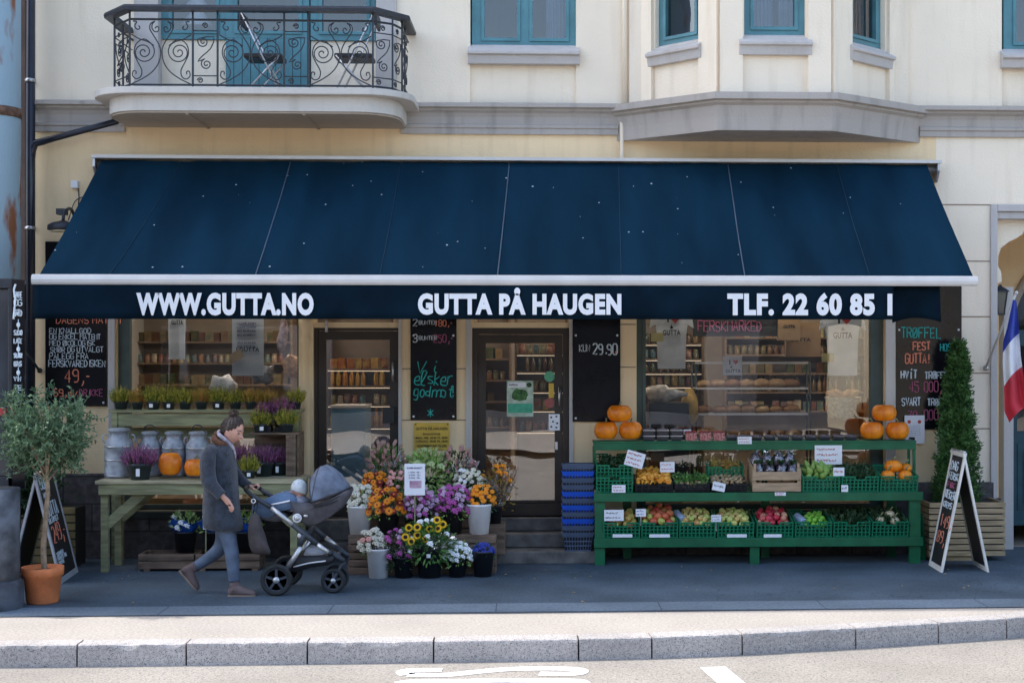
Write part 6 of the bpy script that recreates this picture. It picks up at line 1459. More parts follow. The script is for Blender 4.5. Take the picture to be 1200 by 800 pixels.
aboard(nr, fr, nl, zt_s, 'left', 'black sandwich board with cream frame standing before the slatted planter', [(.12,.84,.09,.07,'DAG','chalk',.006),(.1,.76,.07,.055,'FERSK','chalk',.005),(.12,.69,.05,.06,'FISK','chalk_p',.006),(.1,.60,.08,.06,'REKER','chalk',.006),(.1,.52,.06,.05,'KREPS','chalk',.005),(.15,.36,.12,.09,'149,-','chalk_o',.005),(.15,.22,.12,.09,'89,-','chalk_o',.005)], M['frame_w'])
nr, fr, nl = G(72.5,684), G(92,670), G(9,684); zt_s = Z(41,556,(nr.y+nl.y)/2)
aboard(nr, fr, nl, zt_s, 'right', 'grey-framed black sandwich board with white and orange chalk behind the olive tree', [(.1,.85,.12,.07,'GOD','chalk',.006),(.15,.77,.05,.04,'NORSK','chalk',.004),(.1,.60,.13,.07,'GUTTA','chalk',.006),(.1,.54,.05,.05,'BLOMST','chalk',.005),(.12,.36,.17,.09,'249,-','chalk_o',.006),(.08,.24,.035,.035,'SOMMER','chalk',.004),(.08,.2,.035,.035,'FRISKE OG','chalk',.004),(.08,.16,.035,.035,'VAKRE','chalk',.004)], M['frame_g'])
# slatted planter hidden behind the left sandwich board, ivy beside column
y = -.75; xa, xb = X(36,y), X(88,y)
e = empty('slatted_planter', ((xa+xb)/2, y+.2, 0), 'small weathered slatted planter behind the left sandwich board', 'planter')
for i in range(7):
    m1 = MB(); z = .06+i*.085; m1.box(xa, xb, y, y+.02, z, z+.07); m1.build('slat', mat('weathered_slat', (.16,.12,.05), .8, .3, 5), e, bevel=.003)
m1 = MB(); m1.box(xa+.02, xb-.02, y+.022, y+.4, 0, .62); m1.build('inner_box', M['black'], e)
e = empty('shrub', (X(34,-.55), -.55, .62), 'dark green leafy shrub behind the left sandwich board', 'plant'); m1 = MB(); q = random.Random(33)
for _ in range(1400):
    p = Vector((X(38,-.6)+q.gauss(0,.12), -.62+q.gauss(0,.1), q.uniform(.55,1.35))); leaf(m1, p, rdir(q), .07, .04, q)
m1.build('leaves', M['leaf_d'], e, recalc=False); m1 = MB(); m1.tube([(X(36,-.6),-.6,.6),(X(36,-.6),-.6,1.2)], .012, 6); m1.build('stem', M['bark'], e)
# olive tree
g = G(50,706); py_ = g.y; s = F/(D+py_)
e = empty('terracotta_pot', g, 'large terracotta pot at the front left carrying the olive tree', 'plant pot')
r = 23.3/s; h = Z(50,664,py_); m1 = MB(); m1.lathe([(r*.72,0),(r*.76,h*.04),(r*.90,h*.74),(r*.98,h*.76),(r*1.0,h*.9),(r*1.0,h),(r*.93,h),(r*.9,h*.86),(0,h*.86)], (g.x,g.y,0.004), 40); m1.build('pot', M['terra'], e)
m1 = MB(); m1.lathe([(0,h*.9),(r*.9,h*.885)], (g.x,g.y,0), 30); m1.build('soil', M['soil'], e)
e = empty('olive_tree', (g.x,g.y,h*.86), 'small olive standard with bare pale trunk and grey-green crown in the terracotta pot', 'tree')
def S_(px, py, dy=0): p = P(px, py, py_); p.y += dy; return p
m1 = MB(); tr = cat_spline([S_(52,668), S_(51,640), S_(53,615), S_(55,590), S_(56,572), S_(54,556)], 5); m1.tube(tr, [.026-.008*i/len(tr) for i in range(len(tr))], 9)
q = random.Random(9); tips = []
for k in range(15):
    a = k*2.4; top = S_(55+math.cos(a)*q.uniform(25,48), q.uniform(470,535), math.sin(a)*q.uniform(.15,.36)); st = S_(55, 558+q.uniform(-6,8)); md = st.lerp(top,.5)+Vector((0,0,.06*q.uniform(-1,.4)))+rdir(q)*.03
    b_ = cat_spline([st, md, top], 4); m1.tube(b_, [.012-.009*i/len(b_) for i in range(len(b_))], 5); tips += [(b_[int(len(b_)*f)], b_[-1]) for f in (.45,.6,.75,.9)]
m1.build('trunk', M['bark'], e); m1 = MB()
def inside(p): return ((p.x-g.x)/(60/s))**2 + ((p.y-g.y)/.42)**2 + ((p.z-S_(55,506).z)/(52/s))**2 < 1.12
for k in range(560):
    b0, b1 = tips[q.randrange(len(tips))]; st = b0 + rdir(q)*.08; d = (rdir(q)*.9+Vector((0,0,.35))+(st-S_(55,515)).normalized()*.6).normalized(); L = q.uniform(.10,.22)
    if not inside(st+d*L*.6): continue
    m1.tube([st, st+d*L], .0022, 3, smooth=False)
    for j in range(13):
        p = st+d*L*(j+1)/13; leaf(m1, p, d*.6+rdir(q)*.8, q.uniform(.04,.062), .017, q)
m1.build('crown', M['olive'], e, recalc=False)
# flag
e = empty('flag', P(1155,430,-.03), 'French blue, white and red flag drooping from a slanted pole beside the porch', 'flag')
yf0, yf1 = -.04, -.55
m1 = MB(); m1.tube([P(1155,431,yf0), P(1190.5,344,yf1)], .013, 8); m1.ball(P(1191,343,yf1), .022, .022, .022, 8, 6); m1.build('pole', M['alu'], e)
m1 = MB(); m1.lathe([(0,0),(.03,0),(.03,.02),(0,.02)], P(1155,431,-.02), 12, M=Matrix.Rotation(PI/2,3,'X')); m1.build('wall_socket', M['steel'], e)
Lp = [(1187,351),(1180,385),(1175.5,400),(1175,425),(1176.5,450),(1177,482),(1183,495)]; Rp = [(1191,352),(1193,372),(1194.5,392),(1196,415),(1200,445),(1206,470),(1212,476)]
def lerp_l(L, t): t *= len(L)-1; i = min(int(t), len(L)-2); f = t-i; return (L[i][0]*(1-f)+L[i+1][0]*f, L[i][1]*(1-f)+L[i+1][1]*f)
def flagpt(u, v):
    l, r_ = lerp_l(Lp, v), lerp_l(Rp, v); y = yf1+.02+.05*math.sin(u*9+v*2)*min(1,v*3) + .15*v*0; p = P(l[0]+(r_[0]-l[0])*u, l[1]+(r_[1]-l[1])*u - 6*math.sin(PI*u)*v, y); return p
for nm, a, b, c in (('blue_stripe',0,.37,(.01,.035,.33)),('white_stripe',.37,.63,(.72,.73,.78)),('red_stripe',.63,1,(.52,.01,.03))):
    m1 = MB(); nu, nv = 14, 10; vs = []
    for j in range(nv+1):
        for i in range(nu+1): v = a+(b-a)*j/nv; u = i/nu; vs.append(flagpt(u, min(1, max(0, v + (u-.5)*-.10*(1 if v > .1 else 0)*(1 if v < .97 else 0)))))
    m1.add(vs, [(j*(nu+1)+i, j*(nu+1)+i+1, (j+1)*(nu+1)+i+1, (j+1)*(nu+1)+i) for j in range(nv) for i in range(nu)], True); m1.build(nm, mat(nm+'_cloth', c, .6, .08, 4, sheen=.2), e, recalc=False)
# lantern in porch
c = P(1171,352,-.02); c.y = -.0; e = empty('porch_lantern', c, 'dark metal lantern fixed to the left jamb of the porch', 'lantern')
y = .24; a = P(1172,352,y)
w = .065; m1 = MB(); zt2, zb2 = Z(1171,342,y), Z(1171,367,y); m1.loft([[Vector((a.x+sx_*k, y+sy_*k, z)) for sx_, sy_ in ((-1,-1),(1,-1),(1,1),(-1,1))] for z, k in ((zb2,.035),(zt2,.06))], smooth=False); m1.build('glass_body', mat('lantern_glass', (.12,.12,.10), .2), e)
m1 = MB(); m1.loft([[Vector((a.x+sx_*k, y+sy_*k, z)) for sx_, sy_ in ((-1,-1),(1,-1),(1,1),(-1,1))] for z, k in ((zt2,.085),(zt2+.015,.075),(zt2+.06,.02),(zt2+.085,.01))], smooth=False)
for sx_, sy_ in ((-1,-1),(1,-1),(1,1),(-1,1)): m1.beam((a.x+sx_*.037,y+sy_*.037,zb2), (a.x+sx_*.062,y+sy_*.062,zt2), .012, .012)
m1.box(a.x-.045, a.x+.045, y-.045, y+.045, zb2-.02, zb2); m1.beam((POR0+.001,y+.0,zt2+.04), (a.x,y,zt2+.05), .02, .02); m1.build('roof', M['iron'], e)
# balcony furniture and lamp
def folding_chair(px, y, label, flip=1):
    s = F/(D+y); x = X(px,y); z = zt_; zs = Z(px,66,y); e = empty('folding_chair', (x,y,z), label, 'chair')
    m1 = MB(); m1.box(x-.2, x+.2, y-.17, y+.17, zs-.05, zs); m1.build('seat', M['black'], e, bevel=.015)
    zb_ = zs+.42
    for yy in (y-.18, y+.18):
        m1 = MB(); m1.tube([(x-.22*flip,yy,zb_),(x+.2*flip,yy,z+.005)], .011, 6); m1.build('leg', M['steel'], e)
        m1 = MB(); m1.tube([(x+.18*flip,yy*1,zs-.03),(x-.2*flip,yy,z+.005)], .011, 6); m1.build('leg', M['steel'], e)
    m1 = MB(); m1.box(x-.235*flip-.012, x-.235*flip+.02, y-.17, y+.17, zb_-.12, zb_+.02); m1.build('backrest', M['black'], e, bevel=.01)
folding_chair(311,-.45,'dark folding chair in the middle of the balcony, before the teal door'); folding_chair(416,-.45,'dark folding chair at the right end of the balcony',-1)
e = empty('lamp', (X(231,.5),.5,5.6), 'white bell-shaped lamp inside the left balcony window', 'lamp'); m1 = MB(); m1.lathe([(.02,.42),(.04,.4),(.07,.33),(.13,.25),(.14,.23),(.05,.22),(.06,.2),(.16,.06),(.20,.0),(.0,.01)], (X(231,.5),.5,Z(231,33,.5)), 20); m1.build('lamp_shade', M['white'], e); m1 = MB(); m1.tube([(X(231,.5),.5,Z(231,-60,.5)),(X(231,.5),.5,Z(231,-10,.5))], .006, 5); m1.build('cord', M['iron'], e)
# curtains behind upper windows
for a, b, yy, lb in ((640,664,.35,'pale blue curtain in the right half of the window above the middle door'),(880,905,-.35,'pale curtain in the centre window of the bay'),(912,945,-.35,'white curtain at the right of the bay centre window'),(1000,1022,.0,'pale curtain in the right bay window')):
    mb = MB(); n = 40; x0, x1 = X(a,yy), X(b,yy); mb.add([(x0+(x1-x0)*i/n, yy+.025*math.sin(i*.9), z) for z in (5.1,8) for i in range(n+1)], [(i,i+1,i+n+2,i+n+1) for i in range(n)], True); tag(mb.build('curtain', mat('curtain', (.30,.38,.45), .8, .15, 5)), lb, 'curtain')
# small litter
for px, py, lb, c in ((462*1.0,709,'',(.4,.3,.1)),):
    pass
q = random.Random(2); mb = MB(); mb.ball((0,0,0), .012, .009, .004, 6, 4, lump=.4); me_l = mesh_only(mb, 'dry_leaf', mat('dry_leaf', (.35,.27,.14), .8, .3, 30))
for i in range(46):
    o = bpy.data.objects.new('dry_leaf', me_l); col.objects.link(o); x = q.uniform(-4.5,5); y = -.9-2.1*q.random()**1.6; o.location = (x,y,.011); o.rotation_euler = (0,0,q.uniform(0,6)); k = q.uniform(.5,1.4); o.scale = (k,k,k); tag(o, 'small dry leaf scrap lying on the shaded asphalt before the shop', 'leaf', 'dry leaf scraps on the asphalt')
# ================================================================== SHOP INTERIOR
M['int_wall'] = mat('shop_wall', (.30,.25,.20), .8, .2, 2); M['int_floor'] = mat('shop_floor', (.12,.09,.07), .5, .2, 3); M['int_wood'] = mat('shop_shelf_wood', (.20,.14,.09), .6, .3, 4, stretch=(1,6,6))
m1 = MB(); m1.box(XL+.22, X(1120), .3, 5.2, .40, .428); m1.build('shop_floor', M['int_floor'], bld)
m1 = MB(); m1.box(XL+.22, X(1120), 5.2, 5.3, .40, 4.19); m1.box(X(1120), X(1120)+.1, .3, 5.2, .40, 4.19); m1.build('shop_back_wall', M['int_wall'], bld)
m1 = MB(); m1.box(X(138), X(349), .3, 1.1, .43, .62); m1.box(X(760), X(1034), .3, 1.25, .43, .55); m1.build('display_platform', M['int_wood'], bld)
M['warm'] = mat('warm_light', (1,.84,.66), .5, 0, emit=22.0); M['warm2'] = mat('warm_strip', (1,.80,.56), .5, 0, emit=.9); M['cool'] = mat('cool_strip', (.85,.92,1), .5, 0, emit=3.0)
for i, (x, y) in enumerate(((-2.6,1.8),(-1.6,2.2),(-.2,1.9),(1.8,1.9),(3.2,2.0),(2.5,3.4),(-.6,3.6),(-3.6,1.6))):
    e = empty('ceiling_lamp', (x,y,3.9), 'round shop ceiling lamp glowing warm behind the glass', 'lamp', 'shop ceiling lamps'); m1 = MB(); m1.lathe([(0,0),(.30,0),(.31,.03),(0,.03)], (x,y,3.55), 18); m1.build('diffuser', M['warm'], e); m1 = MB(); m1.tube([(x,y,3.58),(x,y,4.195)], .01, 5); m1.lathe([(.315,.005),(.32,.09),(.05,.14),(0,.14)], (x,y,3.55), 18); m1.build('housing', M['iron'], e)
M['jar_a'] = ramp_rand('jar_amber', [(.55,.28,.03),(.45,.12,.02),(.6,.42,.1),(.25,.06,.02)], .25); M['jar_b'] = ramp_rand('jar_dark', [(.10,.04,.02),(.16,.10,.05),(.05,.08,.04),(.3,.2,.1)], .25); M['jar_c'] = ramp_rand('tin', [(.45,.4,.3),(.3,.08,.04),(.08,.18,.2),(.5,.35,.1)], .4)
def jarm(kind):
    mb = MB()
    if kind == 'bottle': mb.lathe([(.03,0),(.032,.01),(.032,.12),(.012,.17),(.012,.21),(.014,.212),(.014,.225),(0,.225)], (0,0,0), 10)
    elif kind == 'jar': mb.lathe([(.036,0),(.038,.01),(.038,.085),(.03,.095),(.034,.097),(.034,.115),(0,.116)], (0,0,0), 10)
    elif kind == 'loaf': mb.ball((0,0,.05), .11, .07, .055, 12, 8, lump=.2)
    else: mb.box(-.045,.045,-.03,.03,0,.13)
    return mb
JM = {(k, m): mesh_only(jarm(k), k, M[m]) for k in ('bottle','jar','box') for m in ('jar_a','jar_b','jar_c')}
M['loaf'] = ramp_rand('bread_crust', [(.28,.13,.05),(.42,.22,.09),(.62,.42,.22)], .75); JM[('loaf','loaf')] = mesh_only(jarm('loaf'), 'loaf', M['loaf'])
tot = [0]
def stock(x0, x1, y, z, kind, mk, step, label, q):
    x = x0+step/2
    nm = {'jar':'jar','bottle':'bottle','box':'carton','loaf':'bread_loaf'}[kind]
    while x < x1-step*.4:
        if q.random() < .93 and tot[0] < 420:
            o = bpy.data.objects.new(nm, JM[(kind, mk)]); col.objects.link(o); o.location = (x+q.uniform(-.005,.005), y+q.uniform(-.02,.02), z+.001); o.rotation_euler = (0,0,q.uniform(-.3,.3) if kind == 'box' else q.uniform(0,6) if kind != 'loaf' else q.uniform(-.6,.6)); k = q.uniform(.9,1.08); o.scale = (k,k,k); tag(o, label, nm.replace('_',' '), nm.replace('_',' ')+'s: '+label); tot[0] += 1
        x += step
def shelf_unit(pxa, pxb, y, rows, label, dep=.3, strip=None, kinds=None, back='int_wall', zt=3.2, frame='int_wood', q=random.Random(3)):
    x0, x1 = X(pxa,y), X(pxb,y); e = empty('shop_shelf', ((x0+x1)/2,y,.43), label, 'shelf')
    m1 = MB(); m1.box(x0-.03, x0-.005, y, y+dep, .43, zt); m1.box(x1+.005, x1+.03, y, y+dep, .43, zt); m1.build('side_panel', M[frame], e)
    m1 = MB(); m1.box(x0-.03, x1+.03, y+dep+.002, y+dep+.02, .43, zt); m1.build('back_panel', M[back], e)
    for i, py in enumerate(rows):
        z = Z((pxa+pxb)/2, py, y); m1 = MB(); m1.box(x0-.003, x1+.003, y, y+dep, z-.022, z); m1.build('shelf_board', M[frame], e)
        if strip: m1 = MB(); m1.box(x0, x1, y+.03, y+.05, z-.031, z-.0235); m1.build('light_strip', M[strip], e)
        k = kinds[i % len(kinds)]; stock(x0+.01, x1-.01, y+.08, z, k[0], k[1], {'bottle':.075,'jar':.088,'box':.10,'loaf':.22}[k[0]], '%s on the %s' % ({'jar':'small glass jar','bottle':'amber bottle','box':'small carton','loaf':'dark loaf'}[k[0]], label.split(' behind')[0]), q)
qs = random.Random(77)
shelf_unit(384, 458, 1.5, (432,452,474,500,524), 'warmly lit bottle shelf behind the left brown door', strip='warm2', kinds=[('box','jar_a'),('bottle','jar_a'),('jar','jar_c'),('bottle','jar_a'),('jar','jar_b')], q=qs)
shelf_unit(606, 662, 1.8, (414,435,458,480,505), 'jar shelf behind the middle glass door', strip='warm2', kinds=[('jar','jar_c'),('bottle','jar_b'),('jar','jar_b'),('box','jar_c')], q=qs)
shelf_unit(560, 596, 2.6, (420,445,470,500), 'narrow dim shelf behind the left side of the middle door', strip=None, kinds=[('box','jar_b'),('jar','jar_b')], q=qs)
shelf_unit(752, 822, 1.5, (402,420,436,452), 'jar shelf behind the left part of the large window', strip='warm2', kinds=[('jar','jar_b'),('jar','jar_c')], q=qs, zt=3.0)
shelf_unit(852, 1012, 3.0, (395,415,437,459,481), 'long back shelf behind the large window', strip=None, kinds=[('box','jar_c'),('jar','jar_b'),('box','jar_b'),('bottle','jar_b')], q=qs)
shelf_unit(158, 340, 3.2, (400,425,450), 'back shelf behind the left window', strip=None, kinds=[('box','jar_b'),('jar','jar_c')], q=qs)
M['added_window_lamp'] = mat('added_lamp_glow', (1,.95,.88), .5, 0, emit=42.0)  # glow of added tubes that brighten the T-shirts; no lamp is seen there
for a, b, lb in ((165, 335, 'left'), (770, 1010, 'large right')):
    e = empty('added_strip_lamp', (X((a+b)/2), .15, 3.2), 'added unseen strip lamp lighting the display of the %s shop window from above' % lb, 'lamp'); m1 = MB(); m1.tube([(X(a),.15,3.18),(X(b),.15,3.18)], .018, 8); m1.build('tube', M['added_window_lamp'], e); m1 = MB(); m1.box(X(a)-.03, X(b)+.03, .125, .175, 3.2, 3.24); m1.build('housing', M['alu'], e)
# baker's rack
y = .72; e = empty('bakery_rack', (X(881,y),y,.55), 'open metal bread rack with pale rails in the large window', 'rack')
for py in (425,455,485,513):
    z = Z(881,py,y); m1 = MB(); m1.box(X(815,y), X(947,y), y-.005, y+.012, z-.012, z+.012); m1.build('rail', M['alu'], e)
    m1 = MB(); m1.box(X(815,y), X(947,y), y+.014, y+.38, z-.015, z-.003); m1.build('tray', M['int_wood'], e)
    if py > 430: stock(X(818,y), X(944,y), y+.12, z, 'loaf', 'loaf', .17, 'dark crusty loaf on the bread rack in the large window', qs)
for px in (811,816,946,950): m1 = MB(); m1.tube([(X(px,y),y+.02,.55),(X(px,y),y+.02,Z(881,424,y))], .012, 6); m1.build('upright', M['black'], e)
def tshirt(px0, px1, py0, py1, y, label, texts, back=None):
    s = F/(D+y); x0, x1, z0, z1 = X(px0,y), X(px1,y), Z((px0+px1)/2,py1,y), Z((px0+px1)/2,py0,y); w = x1-x0; h = z1-z0
    e = empty('t_shirt', ((x0+x1)/2,y,z0), label, 't-shirt'); o = [(.19,0),(.81,0),(.83,.55),(.86,.74),(1,.68),(.97,.82),(.78,.97),(.62,1),(.5,.96),(.38,1),(.22,.97),(.03,.82),(0,.68),(.14,.74),(.17,.55)]
    m1 = MB(); m1.prism([(x0+u*w, z0+v*h) for u, v in o], y, y+.012, 'y'); m1.build('cloth', mat('tshirt_cloth', (.88,.90,.90), .8, .1, 5, .6, 6), e)
    for t_, u0, u1, v0, v1, mk in texts: fit_text(t_, x0+u0*w, x0+u1*w, z0+v0*h, z0+v1*h, y-.004, M[mk], e, bold=.02)
    return e, x0, z0, w, h
def heart(x, z, r, y, par, m='heart'):
    m1 = MB(); pts = []
    for i in range(24): t = 2*PI*i/24; pts.append((x+r*math.sin(t)**3, z+r*(13*math.cos(t)-5*math.cos(2*t)-2*math.cos(3*t)-math.cos(4*t))/16))
    m1.prism(pts, y, y+.003, 'y'); m1.build('heart', M['ink_r'], par)
def crown_mark(x, z, r, y, par):
    m1 = MB(); m1.ball((x,y,z), r, .002, r*.7, 8, 6); m1.tube([(x,y,z),(x,y,z+r*1.6)], r*.3, 4); m1.build('emblem', M['ink_k'], par)
for (a, b, lb) in ((761,813,'white t-shirt with I heart print hanging at the left of the large window'),(960,1015,'white t-shirt with I heart print hanging at the right of the large window')):
    e, x0, z0, w, h = tshirt(a, b, 362, 432 if a < 800 else 440, .22, lb, [('I',.40,.44,.78,.90,'ink_k'),('GUTTA',.30,.70,.56,.65,'ink_k')]); heart(x0+.58*w, z0+.84*h, .055, .214, e); crown_mark(x0+.5*w, z0+.69*h, .02, .214, e)
    y = .205; pa = P(770 if a < 800 else 970, 395 if a < 800 else 419, y); m1 = MB(); m1.box(pa.x-.07, pa.x+.07, y, y+.003, pa.z-.05, pa.z+.05); m1.build('price_tag', mat('yellow_card', (.7,.6,.25), .7), e)
tshirt(192, 222, 340, 421, .25, 'pale t-shirt hanging at the left of the left window', [('GUTTA',.3,.75,.50,.57,'ink_k')])
y = .24; e = empty('paper_banner', P(290,440,y), 'long white printed sheet hanging in the left window', 'banner'); boxo('sheet', mat('banner_paper', (.74,.80,.86), .7, .06, 4), (X(272,y), X(309,y), y, y+.004, Z(290,440,y), Z(290,340,y)), e)
for i, t_ in enumerate(('I LOVE CHILI','I LOVE OLIVEN','BIG BURGER','BIG BOMBAY','','JEG ELSKER','GUTTA')): 
    if t_: fit_text(t_, X(278,y), X(300,y), Z(290,380+i*4.6,y), Z(290,377.5+i*4.6,y), y-.002, M['ink_b'], e, bold=.01)
fit_text('I♥GUTTA' if False else 'I GUTTA', X(277,y), X(304,y), Z(290,412,y), Z(290,407,y), y-.002, M['ink_k'], e, bold=.01)
pa = P(277,417,y-.01); m1 = MB(Matrix.Translation(pa) @ Matrix.Rotation(-.5,4,'Y')); m1.box(-.075,.075,0,.003,-.05,.05); m1.build('price_tag', mat('tan_card', (.6,.45,.28), .7), e)
# hanging cured meat, kraft bags, basket, window sign, chalk header
e = empty('hanging_sausage', P(331,415,.3), 'wrapped cured sausage hanging at the right of the left window', 'sausage'); m1 = MB(); m1.tube(cat_spline([P(331,372,.3),P(333,385,.3),P(330,402,.3),P(329,414,.3)], 4), [.006,.02,.035,.045,.05,.05,.055,.06,.06,.05,.045,.03,.01], 9); m1.build('meat', mat('cured_meat', (.35,.14,.16), .5, .5, 20, c2=(.6,.5,.55)), e); m1 = MB(); m1.tube([P(331,330,.3),P(331,373,.3)], .004, 4); m1.build('string', M['white'], e)
for i, (px, py, lb) in enumerate(((308,440,'crumpled clear bag lying in the left window'),(262,452,'white paper bag in the left window'),(345,430,'amber packets at the right edge of the left window'))):
    c = P(px, py, .45); mb = MB(); mb.ball(c, .14, .1, .11, 12, 9, lump=.7); tag(mb.build('bag', M['paper'] if i == 1 else (mat('amber_pack', (.5,.25,.05), .4, .4, 20) if i == 2 else mat('clear_bag', (.25,.25,.27), .2, .6, 10)), ), lb, 'bag')
e = empty('bread_basket', P(988,490,.45), 'pale woven basket of bread in the large window', 'basket'); y = .45; s = F/(D+y); c = P(988,490,y)
m1 = MB(); zz = Z(988,466,y)-c.z; rings = []
for i in range(9): k = i/8; rings += [(.145+.065*k+(.006 if i % 2 else 0), zz*k)]
m1.lathe(rings + [(.215,zz+.01),(.195,zz),(.18,zz*.8)], c, 40, rib=lambda a: 1+.03*math.sin(20*a)); m1.build('weave', mat('wicker', (.55,.50,.38), .8, .4, 30), e)
for k in range(7):
    o = bpy.data.objects.new('baguette', JM[('loaf','loaf')]); col.objects.link(o); o.location = c+Vector((-.12+.04*k, .02*(k%2), zz+.0)); o.rotation_euler = (0,rnd.uniform(-.9,.9),rnd.uniform(-.4,.4)); o.scale = (1,.7,.7); tag(o, 'pale roll piled in the woven basket', 'bread', 'rolls in the woven basket')
for px0, px1, py0, py1, yy, lb in ((862,938,366,399,.5,'kraft paper bag with print standing high in the large window'),(921,962,378,418,.7,'tall brown kraft bag in the large window')):
    mb = MB(); mb.box(X(px0 if px0 > 900 else 912,yy), X(px1,yy), yy, yy+.1, Z(930,py1,yy), Z(930,py0,yy)); e = empty('paper_bag', mb.v[0], lb, 'bag'); mb.build('bag', mat('kraft', (.30,.19,.10), .8, .1, 5), e, bevel=.004); fit_text('GUTTA', X(926 if px0>900 else 918,yy), X(950 if px0>900 else 932,yy), Z(930,(py0+py1)/2+2,yy), Z(930,(py0+py1)/2-2,yy), yy-.004, M['ink_k'], e, bold=.02)
y = .13; e = empty('window_sign', P(858,440,y), 'small white I heart sign hanging in the middle of the large window', 'sign'); boxo('card', M['paper'], (X(847,y), X(869.5,y), y, y+.004, Z(858,439.5,y), Z(858,417,y)), e)
fit_text('I', X(854.5,y), X(856,y), Z(858,427,y), Z(858,421.5,y), y-.002, M['ink_k'], e, bold=.02); heart(X(862,y), Z(858,424,y), .028, y-.004, e); fit_text('GUTTA', X(850.5,y), X(868,y), Z(858,436.5,y), Z(858,432.5,y), y-.002, M['ink_k'], e, bold=.02); crown_mark(X(857,y), Z(858,430,y), .012, y-.002, e)
y = .55; e = empty('blackboard', P(862,394,y), 'chalk header board high inside the large window', 'blackboard'); boxo('panel', M['board_matt'], (X(812,y), X(913,y), y, y+.02, Z(862,394,y), Z(862,355,y)), e)
lettering([(817,384,14,9,'FERSKVAREMARKED','chalk_o',.8,dict(gap=.05)) if False else (818,388,12,7.2,'FERSKMARKED','chalk_p',.6)], y-.01, e)
c = P(784,470,.5); mb = MB(); mb.box(c.x-.24, c.x+.22, .4, .7, .55, Z(784,472,.4)); tag(mb.build('display_box', M['black'], bevel=.005), 'dark box with candles at the lower left of the large window', 'box'); 
c = P(780,462,.5); mb = MB(); mb.ball(c, .2, .14, .09, 14, 9, lump=.7); tag(mb.build('bag', mat('crinkled_bag', (.45,.42,.38), .35, .3, 14)), 'crinkled clear bag on the dark box in the large window', 'bag')
mb = MB(); c = P(808,478,.6); mb.ball(c, .1, .08, .2, 12, 8, lump=.4); tag(mb.build('bag', mat('kraft_yellow', (.5,.3,.07), .7, .3, 10)), 'yellowish paper bag beside the dark box in the large window', 'bag')
e = empty('display_fridge', (X(415,.8),.8,.43), 'blue-grey chest freezer behind the left brown door', 'freezer'); m1 = MB(); m1.box(X(388,.8), X(428,.8), .8, 1.35, .43, Z(405,478,.8)); m1.build('cabinet', mat('freezer_blue', (.10,.24,.36), .35, .15, 3), e, bevel=.015); m1 = MB(); m1.box(X(387,.8), X(429,.8), .79, 1.36, Z(405,478,.8)+.001, Z(405,475,.8)); m1.build('lid', M['alu'], e)
# ================================================================== PEOPLE
YW = G(280,696.5).y
def W(px, py, dy=0.0): p = P(px, py, YW); p.y += dy; return p
SW = F/(D+YW)
def skin_body(nodes, edges, root, name, m, sub=2):
    me = bpy.data.meshes.new(name); o = bpy.data.objects.new(name, me); col.objects.link(o)
    ks = list(nodes); me.from_pydata([tuple(nodes[k][0]) for k in ks], [(ks.index(a), ks.index(b)) for a, b in edges], [])
    sk = o.modifiers.new('s', 'SKIN'); sk.use_smooth_shade = True; sk.branch_smoothing = .6
    for i, k in enumerate(ks):
        r = nodes[k][1]; me.skin_vertices[0].data[i].radius = (r, r) if not isinstance(r, tuple) else r
        me.skin_vertices[0].data[i].use_root = (k == root)
    sb = o.modifiers.new('ss', 'SUBSURF'); sb.levels = sub; sb.render_levels = sub
    dg = bpy.context.evaluated_depsgraph_get(); dg.update(); me2 = bpy.data.meshes.new_from_object(o.evaluated_get(dg))
    vs = [v.co.copy() for v in me2.vertices]; fs = [tuple(p.vertices) for p in me2.polygons]; bpy.data.objects.remove(o); bpy.data.meshes.remove(me2); return vs, fs
def hsurf(d):
            if 1:
                p = Vector((d.x*.096, d.y*.074, d.z*.115))
                if d.z < 0: p.y *= 1-.35*d.z*d.z; p.x = p.x*(1-.12*d.z*d.z) + (.012*(-d.z) if d.x > 0 else .0); 
                if d.x < 0 and d.z < -.2: p.x *= 1-.35*min(1, (-d.z-.2)*1.4)
                fr = max(0, d.x)
                g = lambda z, y, sz, sy: math.exp(-((d.z-z)/sz)**2-((abs(d.y)-y)/sy)**2)*fr
                p.x += .033*g(-.16,0,.12,.13) + .010*g(.02,0,.16,.10) + .007*g(.26,.2,.10,.3) - .009*g(.08,.33,.10,.16) + .008*g(-.44,0,.07,.2) - .004*g(-.52,0,.03,.2) + .006*g(-.58,0,.05,.18) + .012*g(-.86,0,.14,.3)
                p.y *= 1+.06*g(-.15,.6,.3,.3)
            return p
def head_geo(mb, c, Mr, sx=1.0):
    seg, rings = 56, 44; vs = []; fs = []
    for i in range(rings+1):
        t = PI*i/rings
        for k in range(seg):
            a = 2*PI*k/seg; vs.append(Vector(c)+Mr @ (hsurf(Vector((math.sin(t)*math.cos(a), math.sin(t)*math.sin(a), -math.cos(t))))*sx))
    for i in range(rings):
        for k in range(seg): a = i*seg+k; b = i*seg+(k+1) % seg; fs.append((a, b, b+seg, a+seg))
    mb.add(vs, fs, True)
HC = W(272.3, 503.5, -.005); MR = Matrix.Rotation(R(-14),3,'Z') @ Matrix.Rotation(R(27),3,'Y')
